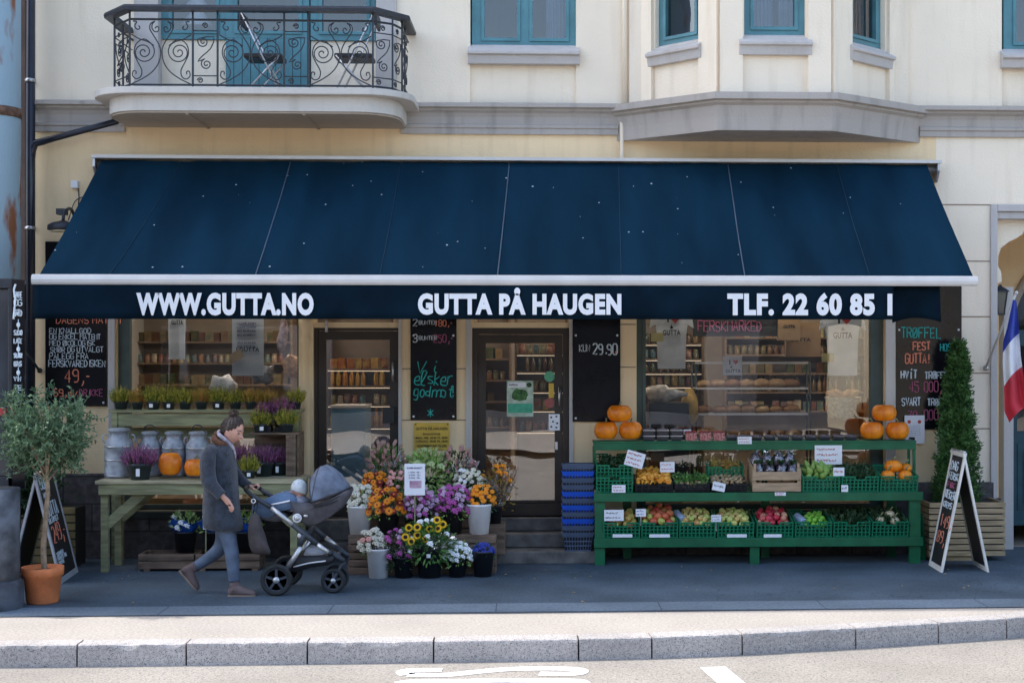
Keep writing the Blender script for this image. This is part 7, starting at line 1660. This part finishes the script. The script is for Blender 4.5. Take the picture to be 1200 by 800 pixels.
N = {'pel': (W(262,603), .085), 'waist': (W(260,582), .08), 'chest': (W(258,550), .09), 'up': (W(259,533), .07), 'neck': (W(262,520), .052), 'neck2': (W(267,511), .05),
 'sl': (W(252,535,-.18), .03), 'el': (W(253,560,-.255), .03), 'wl': (W(268,577.5,-.262), .026), 'hl': (W(273.5,583.5,-.25), (.030,.018)), 'pl': (W(276.5,588,-.25), (.030,.014)),
 'sr': (W(261,532,.14), .035), 'er': (W(269,556,.2), .034), 'wr': (W(288,573,.17), .026), 'hr': (W(294,572,.16), (.028,.02)),
 'hipf': (W(266,612,-.085), .06), 'kf': (W(273,642,-.09), .045), 'af': (W(277,684,-.09), .036), 'tf': (W(292,693,-.10), .03),
 'hipb': (W(261,612,.085), .06), 'kb': (W(255,643,.09), .042), 'ab': (W(227.5,664,.09), .026), 'tb': (W(217.5,677,.09), .02)}
E_ = [('pel','waist'),('waist','chest'),('chest','up'),('up','neck'),('neck','neck2'),('up','sl'),('sl','el'),('el','wl'),('wl','hl'),('hl','pl'),('up','sr'),('sr','er'),('er','wr'),('wr','hr'),('pel','hipf'),('hipf','kf'),('kf','af'),('af','tf'),('pel','hipb'),('hipb','kb'),('kb','ab'),('ab','tb')]
vs, fs = skin_body(N, E_, 'pel', 'b', None)
M['skin'] = mat('skin', (.60,.33,.25), .5, .14, 30, c2=(.66,.36,.28)); M['coat'] = mat('grey_blue_wool', (.024,.034,.052), .9, .45, 16, 1.0, 110, sheen=.3, detail=6); M['jeans'] = mat('grey_jeans', (.10,.135,.20), .85, .25, 8, .4, 70); M['boot'] = mat('taupe_suede', (.15,.105,.10), .85, .2, 8, .3, 60)
M['hair'] = mat('brown_hair', (.022,.013,.010), .4, .5, 40, .6, 60, stretch=(1,1,3), c2=(.075,.045,.032)); M['collar'] = mat('brown_fur_collar', (.11,.045,.022), .9, .4, 60, .6, 60); M['scarf'] = mat('grey_scarf', (.33,.31,.36), .85, .3, 30, .4, 60)
woman = empty('person', (W(262,603).x, YW, 0.004), 'woman in grey-blue wool coat, grey jeans and ankle boots walking right behind the stroller', 'person')
mb = MB(); mb.add(vs, fs, True); head_geo(mb, HC, MR, 1.06)
# ear on the near side
ec = HC + MR @ Vector((-.008,-.074,-.004)); mb.ball(ec, .018, .010, .032, 10, 8, M=MR)
# fingers of the near hand (relaxed, slightly curled) and far hand closed on the handle
pc = W(276.5,588,-.25)
for i, (dx, dz, L) in enumerate(((.022,-.004,.040),(.012,-.010,.047),(.0,-.013,.044),(-.012,-.012,.036))):
    b = pc + Vector((dx-.004, -.012+.007*i, dz)); mb.tube([b, b+Vector((.016,-.002,-.5*L)), b+Vector((.014,.006,-.9*L)), b+Vector((.004,.014,-1.15*L))], [.0095,.009,.008,.0055], 8)
tb = W(274,584,-.255); mb.tube([tb, tb+Vector((.032,-.012,-.018)), tb+Vector((.045,-.006,-.042)), tb+Vector((.044,.0,-.056))], [.011,.0105,.009,.006], 8)
hh = W(293.5,572,.16)
for i in range(4):
    b = hh + Vector((.004+.0*i, -.032+.021*i, .012)); mb.tube([b, b+Vector((.028,0,.012)), b+Vector((.044,0,-.006)), b+Vector((.036,0,-.026))], [.0095,.009,.008,.006], 8)
mb.tube([hh+Vector((-.01,-.04,0)), hh+Vector((.012,-.045,-.022)), hh+Vector((.034,-.03,-.034))], [.011,.010,.007], 8)
mb.build('body', M['skin'], woman)
# face details
M['eye'] = mat('dark_eye', (.03,.02,.015), .3); M['lip'] = mat('lips', (.42,.14,.12), .5)
def hp_(x, y, z, k=1.0): return HC + MR @ (hsurf(Vector((x,y,z)).normalized())*1.06*k)
for sg in (-1,1):
    m1 = MB(); m1.ball(hp_(.86,sg*.42,.06,.985), .009, .013, .006, 8, 6, M=MR); m1.build('eye', M['eye'], woman)
    m1 = MB(); m1.tube([hp_(.93,sg*.16,.27,1.01), hp_(.85,sg*.42,.33,1.01), hp_(.68,sg*.66,.26,1.01)], [.003,.0045,.003], 5); m1.tube([hp_(.9,sg*.3,.11,1.005), hp_(.8,sg*.52,.10,1.01)], .003, 5); m1.build('eyebrow', M['hair'], woman)
m1 = MB(); m1.tube([hp_(.86,-.22,-.50,1.0), hp_(.9,0,-.48,1.01), hp_(.86,.22,-.50,1.0)], [.003,.0065,.003], 6); m1.build('mouth', M['lip'], woman)
# hair: shell over the skull with combed ridges, and a bun
m1 = MB(); seg, rings = 90, 64; vs = []; fs = []
def hairline(z): return 9 if z > .80 else .62 if z > .58 else .50 if z > .34 else .30 if z > .10 else .10 if z > -.06 else -.22 if z > -.3 else -.34
for i in range(rings+1):
    t = PI*i/rings
    for k in range(seg):
        a = 2*PI*k/seg; d = Vector((math.sin(t)*math.cos(a), math.sin(t)*math.sin(a), -math.cos(t)))
        edge = min(1, max(0, (hairline(d.z)-d.x)*5)); r = 1.06*(1.015 + (.085+.025*max(0,-d.x)+.02*max(0,d.z))*edge) + .010*math.sin(a*26+d.z*9)*edge*math.sin(t) + .025*noise.noise(d*7)*edge
        vs.append(HC + MR @ (hsurf(d)*r))
for i in range(rings):
    for k in range(seg):
        t = PI*(i+.5)/rings; a = 2*PI*(k+.5)/seg; z_, x_ = -math.cos(t), math.sin(t)*math.cos(a)
        if z_ > -.62 and x_ < hairline(z_ + .05*noise.noise(Vector((a*6, t*6, 0)))) + .05*noise.noise(Vector((a*9, t*9, 2))):
            p = i*seg+k; q2 = i*seg+(k+1) % seg; fs.append((p,q2,q2+seg,p+seg))
m1.add(vs, fs, True); ha = m1.build('hair', M['hair'], woman)
m1 = MB(); bc = HC + MR @ Vector((-.052,0,.138)); q = random.Random(6)
m1.ball(bc, .034, .036, .030, 14, 10, lump=.35)
for k in range(26): d = rdir(q, .3); m1.tube([bc+d*.03, bc+d*.043+Vector((0,0,.006)), bc+(d+rdir(q)*.7)*.034], .0035, 4)
m1.build('bun', M['hair'], ha)
m1 = MB()
for k in range(190):
    z0 = q.uniform(-.5, .82); x0 = hairline(z0)-.02 if z0 < .8 else .5; x0 = max(-.8, min(.62, x0)) if z0 > -.3 else q.uniform(-.9,-.3); yy = math.sqrt(max(.02, 1-z0*z0-x0*x0))*(1 if q.random() < .4 else -1)
    ax = Vector((x0, yy, z0)).normalized(); tt = Vector((-.45,0,.89)); pts_ = []
    for i in range(8):
        v = ax.lerp(tt, i/7).normalized(); rr = 1.06*(1.03+.10*min(1,i/2))+q.uniform(0,.03)*math.sin(PI*i/7); pts_.append(HC + MR @ (hsurf(v)*rr))
    m1.tube(pts_, [.0018,.0028,.003,.003,.003,.003,.003,.002], 4)
m1.build('strands', M['hair'], ha)
def ring(px0, px1, py, hd, dy=0, n=28, tilt=0, wob=0, sh=2.4):
    a, b = W(px0, py), W(px1, py); c = (a+b)/2; r = (b-a).length/2; out = []
    for k in range(n):
        t = 2*PI*k/n; cx_, sy_ = math.cos(t), math.sin(t); f = lambda v: math.copysign(abs(v)**(2/sh), v)
        w_ = 1+wob*math.sin(t*5+py*.3)
        out.append(Vector((c.x+f(cx_)*r*w_, c.y+dy+f(sy_)*hd*w_, c.z - tilt*cx_)))
    return out
m1 = MB()
m1.loft([ring(257,269,514,.06), ring(252,271,518,.10), ring(247.5,272.5,524,.165), ring(244,274.5,532,.195,sh=2.2), ring(241.5,276.5,546,.205,wob=.01), ring(240.5,277.5,562,.20,wob=.015), ring(239.5,279,580,.205,wob=.02), ring(239,281,598,.215,wob=.025), ring(239.5,283.5,612,.225,wob=.03,tilt=.01), ring(240.5,284.5,618.5,.228,wob=.03,tilt=.015), ring(243,282,618,.21,wob=.03,tilt=.015), ring(246,279,610,.19)], cap=False)
coat = m1.build('coat', M['coat'], woman)
m1 = MB(); m1.tube(cat_spline([W(254,524,-.13), W(250,533,-.19), W(250.5,548,-.235), W(253,561,-.255), W(260.5,570,-.27), W(267.5,577,-.27)], 5), [.052,.058,.064,.068,.070,.072,.072,.072,.071,.070,.069,.069,.069,.070,.072,.071,.068,.064,.061,.058,.056,.054,.053,.052,.052,.052], 16); m1.build('sleeve', M['coat'], coat)
m1 = MB(); m1.tube(cat_spline([W(262,524,.13), W(262,540,.19), W(269,556,.21), W(280,567,.19), W(287,572,.175)], 5), [.055,.06,.066,.068,.068,.068,.067,.066,.064,.062,.06,.058,.055,.053,.05,.049,.048,.047,.046,.046,.046], 14); m1.build('sleeve', M['coat'], coat)
m1 = MB()
for i in range(5): z = 530+i*17; m1.lathe([(0,0),(.012,0),(.012,.004),(0,.004)], W(272+i*1.7, z, -.17-.004*i), 10, M=Matrix.Rotation(R(60),3,'X') )
m1.box(W(262,560).x, W(272,560).x, YW-.222, YW-.207, W(0,584).z, W(0,581).z); m1.build('buttons_and_pocket', mat('dark_trim', (.02,.03,.045), .7), coat)
m1 = MB(); m1.tube(cat_spline([W(254,508,.0), W(253,513,-.06), W(258,517,-.10), W(264,520,-.10), W(270,524,-.06)], 5), [.022]*4+[.030]*13+[.026,.02,.015,.01], 10); m1.tube(cat_spline([W(254,508,.0), W(253,512,.06), W(258,516,.10), W(264,519,.09), W(270,524,.03)], 5), .028, 10); m1.build('collar', M['collar'], coat)
m1 = MB(); m1.tube(cat_spline([W(257,505,0.0), W(258,508,-.06), W(264,513,-.075), W(270,519,-.05), W(275,527,-.03), W(277,538,-.02)], 5), [.016]*6+[.020]*12+[.018,.016,.014,.012,.010,.008,.006,.005], 9); m1.tube(cat_spline([W(257,505,0.0), W(259,509,.06), W(266,514,.07), W(271,520,.02)], 5), .018, 8); m1.build('scarf', M['scarf'], woman)
# jeans and boots
m1 = MB(); m1.tube(cat_spline([W(264,600,-.085), W(267,616,-.088), W(271,632,-.09), W(274,645,-.09), W(275.5,662,-.09), W(277,679,-.09)], 4), [.105,.10,.097,.093,.09,.086,.082,.078,.074,.070,.068,.067,.066,.064,.062,.060,.058,.055,.053,.051,.051][:21], 16); m1.tube(cat_spline([W(262,600,.08), W(261,616,.085), W(259,632,.09), W(254,645,.09), W(242,655,.09), W(228,664.5,.09)], 4), [.105,.10,.097,.093,.09,.086,.082,.078,.074,.070,.068,.067,.066,.064,.060,.057,.054,.052,.050,.049,.049], 16)
m1.build('jeans', M['jeans'], woman)
def boot(ank, heel, toe, dy, flat):
    m1 = MB(); A_, H_, T_ = W(*ank, dy), W(*heel, dy), W(*toe, dy); ft = (T_-H_); L = ft.length; f = ft.normalized(); up = Vector((-f.z,0,f.x)); s = Vector((0,1,0))
    def el(c, ax, ay, d1, d2): return [c+d1*math.cos(2*PI*k/18)*ax+d2*math.sin(2*PI*k/18)*ay for k in range(18)]
    sh = (A_-H_-f*L*.22)
    rings = [el(A_, .058, .052, (f*.9+up*.1).normalized(), s)]
    base = H_+f*L*.22
    for k, (u, h, w, hh) in enumerate(((.20,.085,.046,.055),(.30,.072,.045,.055),(.45,.052,.046,.046),(.62,.038,.048,.036),(.80,.032,.044,.029),(.93,.026,.032,.022),(1.0,.022,.012,.010))):
        rings.append([H_+f*L*u+up*h+up*math.cos(2*PI*j/18)*hh*(1 if math.cos(2*PI*j/18) > 0 else h/hh*.92)+s*math.sin(2*PI*j/18)*w for j in range(18)])
    # shaft separately, foot as loft
    m1.loft([el(A_, .050, .046, f, s), el(A_.lerp(base+up*.07,.5), .046, .042, f, s), el(base+up*.05-f*.0, .056, .043, f, s)], cap=True)
    m1.loft([[H_+f*L*-.01+up*.04+up*math.cos(2*PI*j/18)*.030+s*math.sin(2*PI*j/18)*.026 for j in range(18)]]+[[H_+f*L*.08+up*.05+up*math.cos(2*PI*j/18)*.048+s*math.sin(2*PI*j/18)*.040 for j in range(18)]]+rings[1:])
    b = m1.build('boot', M['boot'], woman)
    m1 = MB(); o = [(-.02,.036),(.15,.042),(.35,.034),(.6,.044),(.8,.044),(.95,.028),(1.0,.010)]
    pts = [H_+f*L*u+s*w for u, w in o]+[H_+f*L*u-s*w for u, w in reversed(o)]; n = len(pts); m1.add([p+up*.016 for p in pts]+[p+up*.0 for p in pts], [tuple(range(n)), tuple(reversed(range(n,2*n)))]+[(i,i+n,(i+1)%n+n,(i+1)%n) for i in range(n)]); m1.build('sole', mat('tan_sole', (.28,.20,.15), .8), b)
boot((277,679.5),(270.8,696.3),(302.5,696.3),-.09,1); boot((227.5,664),(207.5,670.5),(228,693.5),.09,0)
# ================================================================== STROLLER
YS = YW-.10
def S(px, py, dy=0.0): p = P(px, py, YS); p.y += dy; return p
st = empty('stroller', (S(350,690).x, YS+.28, 0.004), 'modern baby stroller with grey hood, silver frame tubes and black air tyres', 'stroller')
M['tyre'] = mat('tyre_rubber', (.018,.02,.022), .75, .2, 20); M['hood'] = mat('slate_fabric', (.13,.16,.22), .9, .25, 12, .4, 150); M['hood2'] = mat('grey_shell_fabric', (.085,.082,.095), .9, .2, 12, .4, 120); M['sil'] = mat('brushed_tube', (.55,.55,.56), .3, .06, 5, metal=.6); M['dkf'] = mat('dark_frame_plastic', (.035,.045,.06), .5, .2, 6)
M['muff'] = mat('blue_footmuff', (.10,.16,.26), .9, .2, 8, .5, 50); M['bagf'] = mat('brown_grey_bag', (.06,.05,.05), .85, .3, 8, .5, 20)
wheelc = {}
def wheel(c, r, w=.05):
    e = st; m1 = MB(); RX = Matrix.Rotation(PI/2,3,'X'); m1.lathe([(r*.74,-w/2),(r*.92,-w/2),(r*.99,-w/4),(r,0),(r*.99,w/4),(r*.92,w/2),(r*.74,w/2),(r*.72,0),(r*.74,-w/2)], c, 36, M=RX); wh = m1.build('wheel', M['tyre'], st)
    m1 = MB(); m1.lathe([(r*.66,-w*.35),(r*.735,-w*.35),(r*.735,w*.35),(r*.66,w*.35),(r*.66,-w*.35)], c, 32, M=RX)
    for k in range(5):
        a = 2*PI*k/5+.3; d = Vector((math.cos(a),0,math.sin(a))); m1.beam(Vector(c)+d*r*.12, Vector(c)+d*r*.68, .022, r*.24, (0,1,0))
    m1.build('rim', M['dkf'], wh); m1 = MB(); m1.lathe([(0,-w*.6),(r*.14,-w*.6),(r*.2,-w*.4),(r*.2,w*.5),(0,w*.5)], c, 16, M=RX); m1.build('hub', M['sil'], wh)
s_s = F/(D+YS)
rw = 18.6/s_s; rc = S(324,0); rc.z = rw+.004
for dy in (.0,.56): wheel((rc.x, YS+dy, rw+.004), rw)
gy = YS+.11; rf = 14.6/s_s; fx = X(390,gy)
for dy in (.0,.22): wheel((fx, gy+.03+dy, rf+.004), rf, .045)
wc = Vector((rc.x, YS, rw)); wf = Vector((fx, gy, rf))
for dy in (.04,.52):
    for a, b, r, m in ((S(293,580), S(317,595), .021,'dkf'),(S(317,595), S(342,615), .022,'sil'),(S(342,615), S(371,638), .024,'dkf'),(S(371,638), S(384,648), .022,'sil')):
        m1 = MB(); m1.tube([a+Vector((0,dy,0)), b+Vector((0,dy,0))], r, 10); m1.build('frame_tube', M[m], st)
    m1 = MB(); m1.tube([S(357,624,dy), S(350,640,dy)], .024, 10); m1.build('frame_tube', M['dkf'], st); m1 = MB(); m1.tube([S(352,641,dy), S(337,664,dy)], .024, 10); m1.build('frame_tube', M['sil'], st)
    m1 = MB(); m1.tube([S(337,664,dy), Vector((rc.x,YS+dy,rw))], .022, 10); m1.build('axle_bracket', M['dkf'], st)
for dy in (.14,.46):
    m1 = MB(); m1.tube([S(384,648,dy), S(392,654,dy), S(401,660,dy)], [.022,.030,.022], 10); m1.tube(cat_spline([S(401,661,dy), S(396,668,dy), Vector((fx,gy+(.0 if dy < .3 else .25)+.03,rf))], 4), .018, 8); m1.build('front_fork', M['dkf'], st)
m1 = MB(); m1.tube([S(384,648,.04), S(386,650,.14)], .02, 8); m1.tube([S(384,648,.52), S(386,650,.46)], .02, 8); m1.tube([(rc.x,YS,rw),(rc.x,YS+.56,rw)], .014, 8); m1.tube([S(356,626,.04), S(356,626,.52)], .02, 8); m1.tube([S(391,654,.14), S(391,654,.46)], .02, 8); m1.build('axle', M['dkf'], st)
# handle
m1 = MB(); m1.tube(cat_spline([S(299,586,.04), S(291,578,.04), S(285,574,.10), S(284,573,.28), S(285,574,.46), S(291,578,.52), S(299,586,.52)], 5), .019, 10); m1.build('handle', M['black'], st)
# seat shell
def prof_loft(pts, y0, y1, m, name, inset=.03, par=st, bev=.02):
    m1 = MB(); c = sum((S(a,b) for a, b in pts), Vector())/len(pts); P_ = [S(a,b) for a, b in pts]; rings = []
    for k, (yy, f) in enumerate(((y0,.90),(y0+inset,.985),(y0+inset*2.5,1),((y0+y1)/2,1.0),(y1-inset*2.5,1),(y1-inset,.985),(y1,.90))): rings.append([Vector((c.x+(p.x-c.x)*f, YS+yy, c.z+(p.z-c.z)*f)) for p in P_])
    m1.loft(rings); return m1.build(name, m, par)
sp_ = [(p.x, p.y) for p in cat_spline([Vector((336,588,0)),Vector((350,590,0)),Vector((366,591,0)),Vector((386,585,0)),Vector((406,575.5,0)),Vector((404,586,0)),Vector((394,600,0)),Vector((378,611,0)),Vector((362,618,0)),Vector((350,613,0)),Vector((341,602,0))], 3)]
seat = prof_loft(sp_, .07, .49, M['hood2'], 'seat_shell')
mf = [(p.x, p.y) for p in cat_spline([Vector((293,598,0)),Vector((297,592,0)),Vector((308,586,0)),Vector((324,580,0)),Vector((338,580,0)),Vector((347,588,0)),Vector((343,597,0)),Vector((326,601,0)),Vector((312,609,0)),Vector((299,607,0))], 3)]
muff = prof_loft(mf, .09, .47, M['muff'], 'footmuff', .04)
m1 = MB(); m1.tube(cat_spline([S(316,592,.08), S(326,590,.07), S(338,587.5,.08)], 4), .008, 6); m1.tube(cat_spline([S(316,592,.25), S(320,584,.28), S(325,580,.28)], 4), .006, 6); m1.build('piping', M['white'], muff)
m1 = MB(); low = [(p.x, p.y) for p in cat_spline([Vector((296,600,0)),Vector((312,600,0)),Vector((330,602,0)),Vector((334,608,0)),Vector((322,613,0)),Vector((306,611,0)),Vector((296,606,0))], 3)]
prof_loft(low, .10, .46, M['hood2'], 'foot_rest', .04)
m1 = MB(); m1.lathe([(.028,-.004),(.042,-.004),(.042,.006),(.028,.006),(.028,-.004)], S(347,607.5,.055), 24, M=Matrix.Rotation(PI/2,3,'X')); m1.build('ring_joint', M['white'], seat); m1 = MB(); m1.lathe([(0,-.002),(.027,-.002),(.027,.01),(0,.01)], S(347,607.5,.055), 20, M=Matrix.Rotation(PI/2,3,'X')); m1.ball(S(357,605,.055), .022, .012, .013, 10, 6); m1.ball(S(350,628,.03), .022, .012, .026, 10, 6); m1.build('joint_cap', M['sil'], seat)
# hood
pv = S(363,590); tops = [(360,561),(365.5,553),(370,548.8),(376,547.5),(382,548.5),(388,552.5),(395,559),(401,566.5),(406.5,574.5)]
m1 = MB(); nt = 20; vs = []
for k, (a, b) in enumerate(tops):
    t_ = S(a,b)
    for j in range(nt+1):
        th = PI*j/nt; f = math.sin(th)**.62; rib_ = 1+.012*math.sin(k*2.4)
        vs.append(Vector((pv.x+(t_.x-pv.x)*f*rib_, YS+.28-.225*math.copysign(abs(math.cos(th))**.8, math.cos(th)), pv.z+(t_.z-pv.z)*f*rib_)))
m1.add(vs, [(k*(nt+1)+j, k*(nt+1)+j+1, (k+1)*(nt+1)+j+1, (k+1)*(nt+1)+j) for k in range(len(tops)-1) for j in range(nt)], True); hood = m1.build('hood', M['hood'], st, solid=.006)
for k, mm, r in ((0,'dkf',.006),(2,'hood2',.005),(8,'black',.010)):
    m1 = MB(); m1.tube([v+Vector((0,0,.001)) for v in vs[k*(nt+1):(k+1)*(nt+1)]], r, 6); m1.build('piping', M[mm], hood)
m1 = MB(); m1.tube(cat_spline([S(366,592,.05), S(385,587,.048), S(405,577,.10)], 5), .007, 6); m1.tube(cat_spline([S(366,595,.06), S(386,591,.055), S(404,582,.10)], 5), .005, 6); m1.build('piping', M['black'], seat)
# shopping basket
bp = [(p.x, p.y) for p in cat_spline([Vector((340,652,0)),Vector((360,653,0)),Vector((386,652,0)),Vector((390,658,0)),Vector((382,664,0)),Vector((362,667,0)),Vector((343,673,0)),Vector((336,668,0))], 3)]
bs = prof_loft(bp, .09, .47, M['black'], 'under_basket', .03); m1 = MB(); m1.tube(cat_spline([S(342,665.5,.08), S(360,661,.08), S(380,658.5,.085)], 4), .007, 6); m1.build('reflective_trim', M['white'], bs)
prof_loft([(352,652),(356,645),(366,646),(378,651),(376,654),(354,654)], .12, .44, mat('folded_cloth', (.4,.42,.46), .9, .2, 10), 'folded_blanket', .04)
# bag on the handle
bg = empty('bag', S(303,640), 'brown-grey nylon bag hanging from the stroller handle', 'bag'); m1 = MB()
def rg(a, b, py, hd): p, q_ = S(a,py), S(b,py); c = (p+q_)/2; r = (q_-p).length/2; return [Vector((c.x+math.cos(2*PI*k/22)*r*(1+.05*math.sin(k*2.1+py)), YS-.03+math.sin(2*PI*k/22)*hd*(1+.1*math.sin(k*1.7)), c.z)) for k in range(22)]
m1.loft([rg(295,303,601,.02), rg(293.5,306,608,.05), rg(292,308,617,.07), rg(291.5,311.5,628,.08), rg(293,315,638,.08), rg(296,318,645,.06), rg(300,317,648.5,.02)]); m1.build('bag_body', M['bagf'], bg)
m1 = MB(); m1.tube(cat_spline([S(296,604,-.03), S(297,590,-.02), S(297,582,.03), S(300,590,.06), S(301,604,-.02)], 5), .009, 6); m1.build('strap', M['dkf'], bg); m1 = MB(); m1.lathe([(.014,-.003),(.022,-.003),(.022,.004),(.014,.004),(.014,-.003)], S(297.5,586.5,-.02), 16, M=Matrix.Rotation(PI/2,3,'X')); m1.build('buckle', M['white'], bg)
# baby
by = empty('person', S(345,585,.28), 'baby with a white hat sitting in the stroller', 'person'); Mb = Matrix.Rotation(R(-155),3,'Z') @ Matrix.Rotation(R(10),3,'Y'); hc = S(346,575.5,.22)
m1 = MB(); head_geo(m1, hc, Mb, .72); m1.loft([[hc+Vector((math.cos(2*PI*k/16)*r, math.sin(2*PI*k/16)*r*1.2, dz))+Vector((ox,.0,0)) for k in range(16)] for dz, r, ox in ((-.04,.03,.0),(-.075,.045,.005),(-.11,.085,.01),(-.18,.09,.0),(-.22,.05,-.01))]); m1.build('body', M['skin'], by)
m1 = MB(); vs = []; fs = []
for i in range(13):
    t = PI*.62*i/12
    for k in range(28): a = 2*PI*k/28; d = Matrix.Rotation(R(-25),3,'Y') @ Vector((math.sin(t)*math.cos(a), math.sin(t)*math.sin(a), math.cos(t))); vs.append(hc+Mb @ (Vector((d.x*.08, d.y*.066, d.z*.095))))
m1.add(vs, [(i*28+k, i*28+(k+1)%28, (i+1)*28+(k+1)%28, (i+1)*28+k) for i in range(12) for k in range(28)], True); m1.build('hat', mat('white_hat', (.55,.60,.62), .9, .15, 15), by, solid=.004)
m1 = MB(); m1.loft([[hc+Vector((math.cos(2*PI*k/16)*r+ox, math.sin(2*PI*k/16)*r*1.25, dz)) for k in range(16)] for dz, r, ox in ((-.065,.055,.0),(-.10,.09,.01),(-.16,.10,.01),(-.2,.09,-.03))]); m1.build('jacket', mat('grey_jacket', (.22,.24,.3), .9, .3, 12), by)
for sg in (-1,1): m1 = MB(); m1.ball(hc+Mb @ Vector((.058,sg*.022,.0)), .006, .008, .005, 8, 6); m1.build('eye', M['eye'], by)
# ================================================================== LIGHT, SKY, CAMERA
AZ, EL = R(-71.1), R(52)
sd = Vector((math.sin(AZ)*math.cos(EL), math.cos(AZ)*math.cos(EL), math.sin(EL)))
w = bpy.data.worlds.new('World'); sc.world = w; w.use_nodes = True; nt = w.node_tree; nt.nodes.clear()
sky = nt.nodes.new('ShaderNodeTexSky'); sky.sky_type = 'NISHITA'; sky.sun_disc = False; sky.sun_elevation = EL; sky.sun_rotation = AZ; sky.air_density = 1.0; sky.dust_density = 2.0; sky.ozone_density = 1.0
bg_ = nt.nodes.new('ShaderNodeBackground'); bg_.inputs['Strength'].default_value = .15; ow = nt.nodes.new('ShaderNodeOutputWorld')
tn = nt.nodes.new('ShaderNodeVectorMath'); tn.operation = 'MULTIPLY'; tn.inputs[1].default_value = (3.55, 3.42, 3.25); nt.links.new(sky.outputs[0], tn.inputs[0]); nt.links.new(tn.outputs[0], bg_.inputs[0]); nt.links.new(bg_.outputs[0], ow.inputs[0])
sl = bpy.data.lights.new('sun', 'SUN'); sl.energy = 5.0; sl.angle = R(.4); sl.color = (1, .95, .87); so = bpy.data.objects.new('sun', sl); col.objects.link(so); so.location = (-8, 4, 20)
so.rotation_euler = sd.to_track_quat('Z', 'Y').to_euler()
cd = bpy.data.cameras.new('camera'); cam = bpy.data.objects.new('camera', cd); col.objects.link(cam); sc.camera = cam
cd.sensor_fit = 'HORIZONTAL'; cd.sensor_width = 36; cd.lens = F*36/1200; cd.clip_end = 2000; cd.shift_x = (600-PPX)/1200; cd.shift_y = (PPY-400)/1200
cam.location = CAM; cam.rotation_euler = (R(90), 0, -TH)
sc.view_settings.view_transform = 'Standard'; sc.view_settings.look = 'None'; sc.view_settings.exposure = 0; sc.view_settings.gamma = 1
sc.cycles.max_bounces = 8; sc.cycles.transparent_max_bounces = 24; sc.cycles.caustics_reflective = False; sc.cycles.caustics_refractive = False; sc.cycles.sample_clamp_indirect = 6
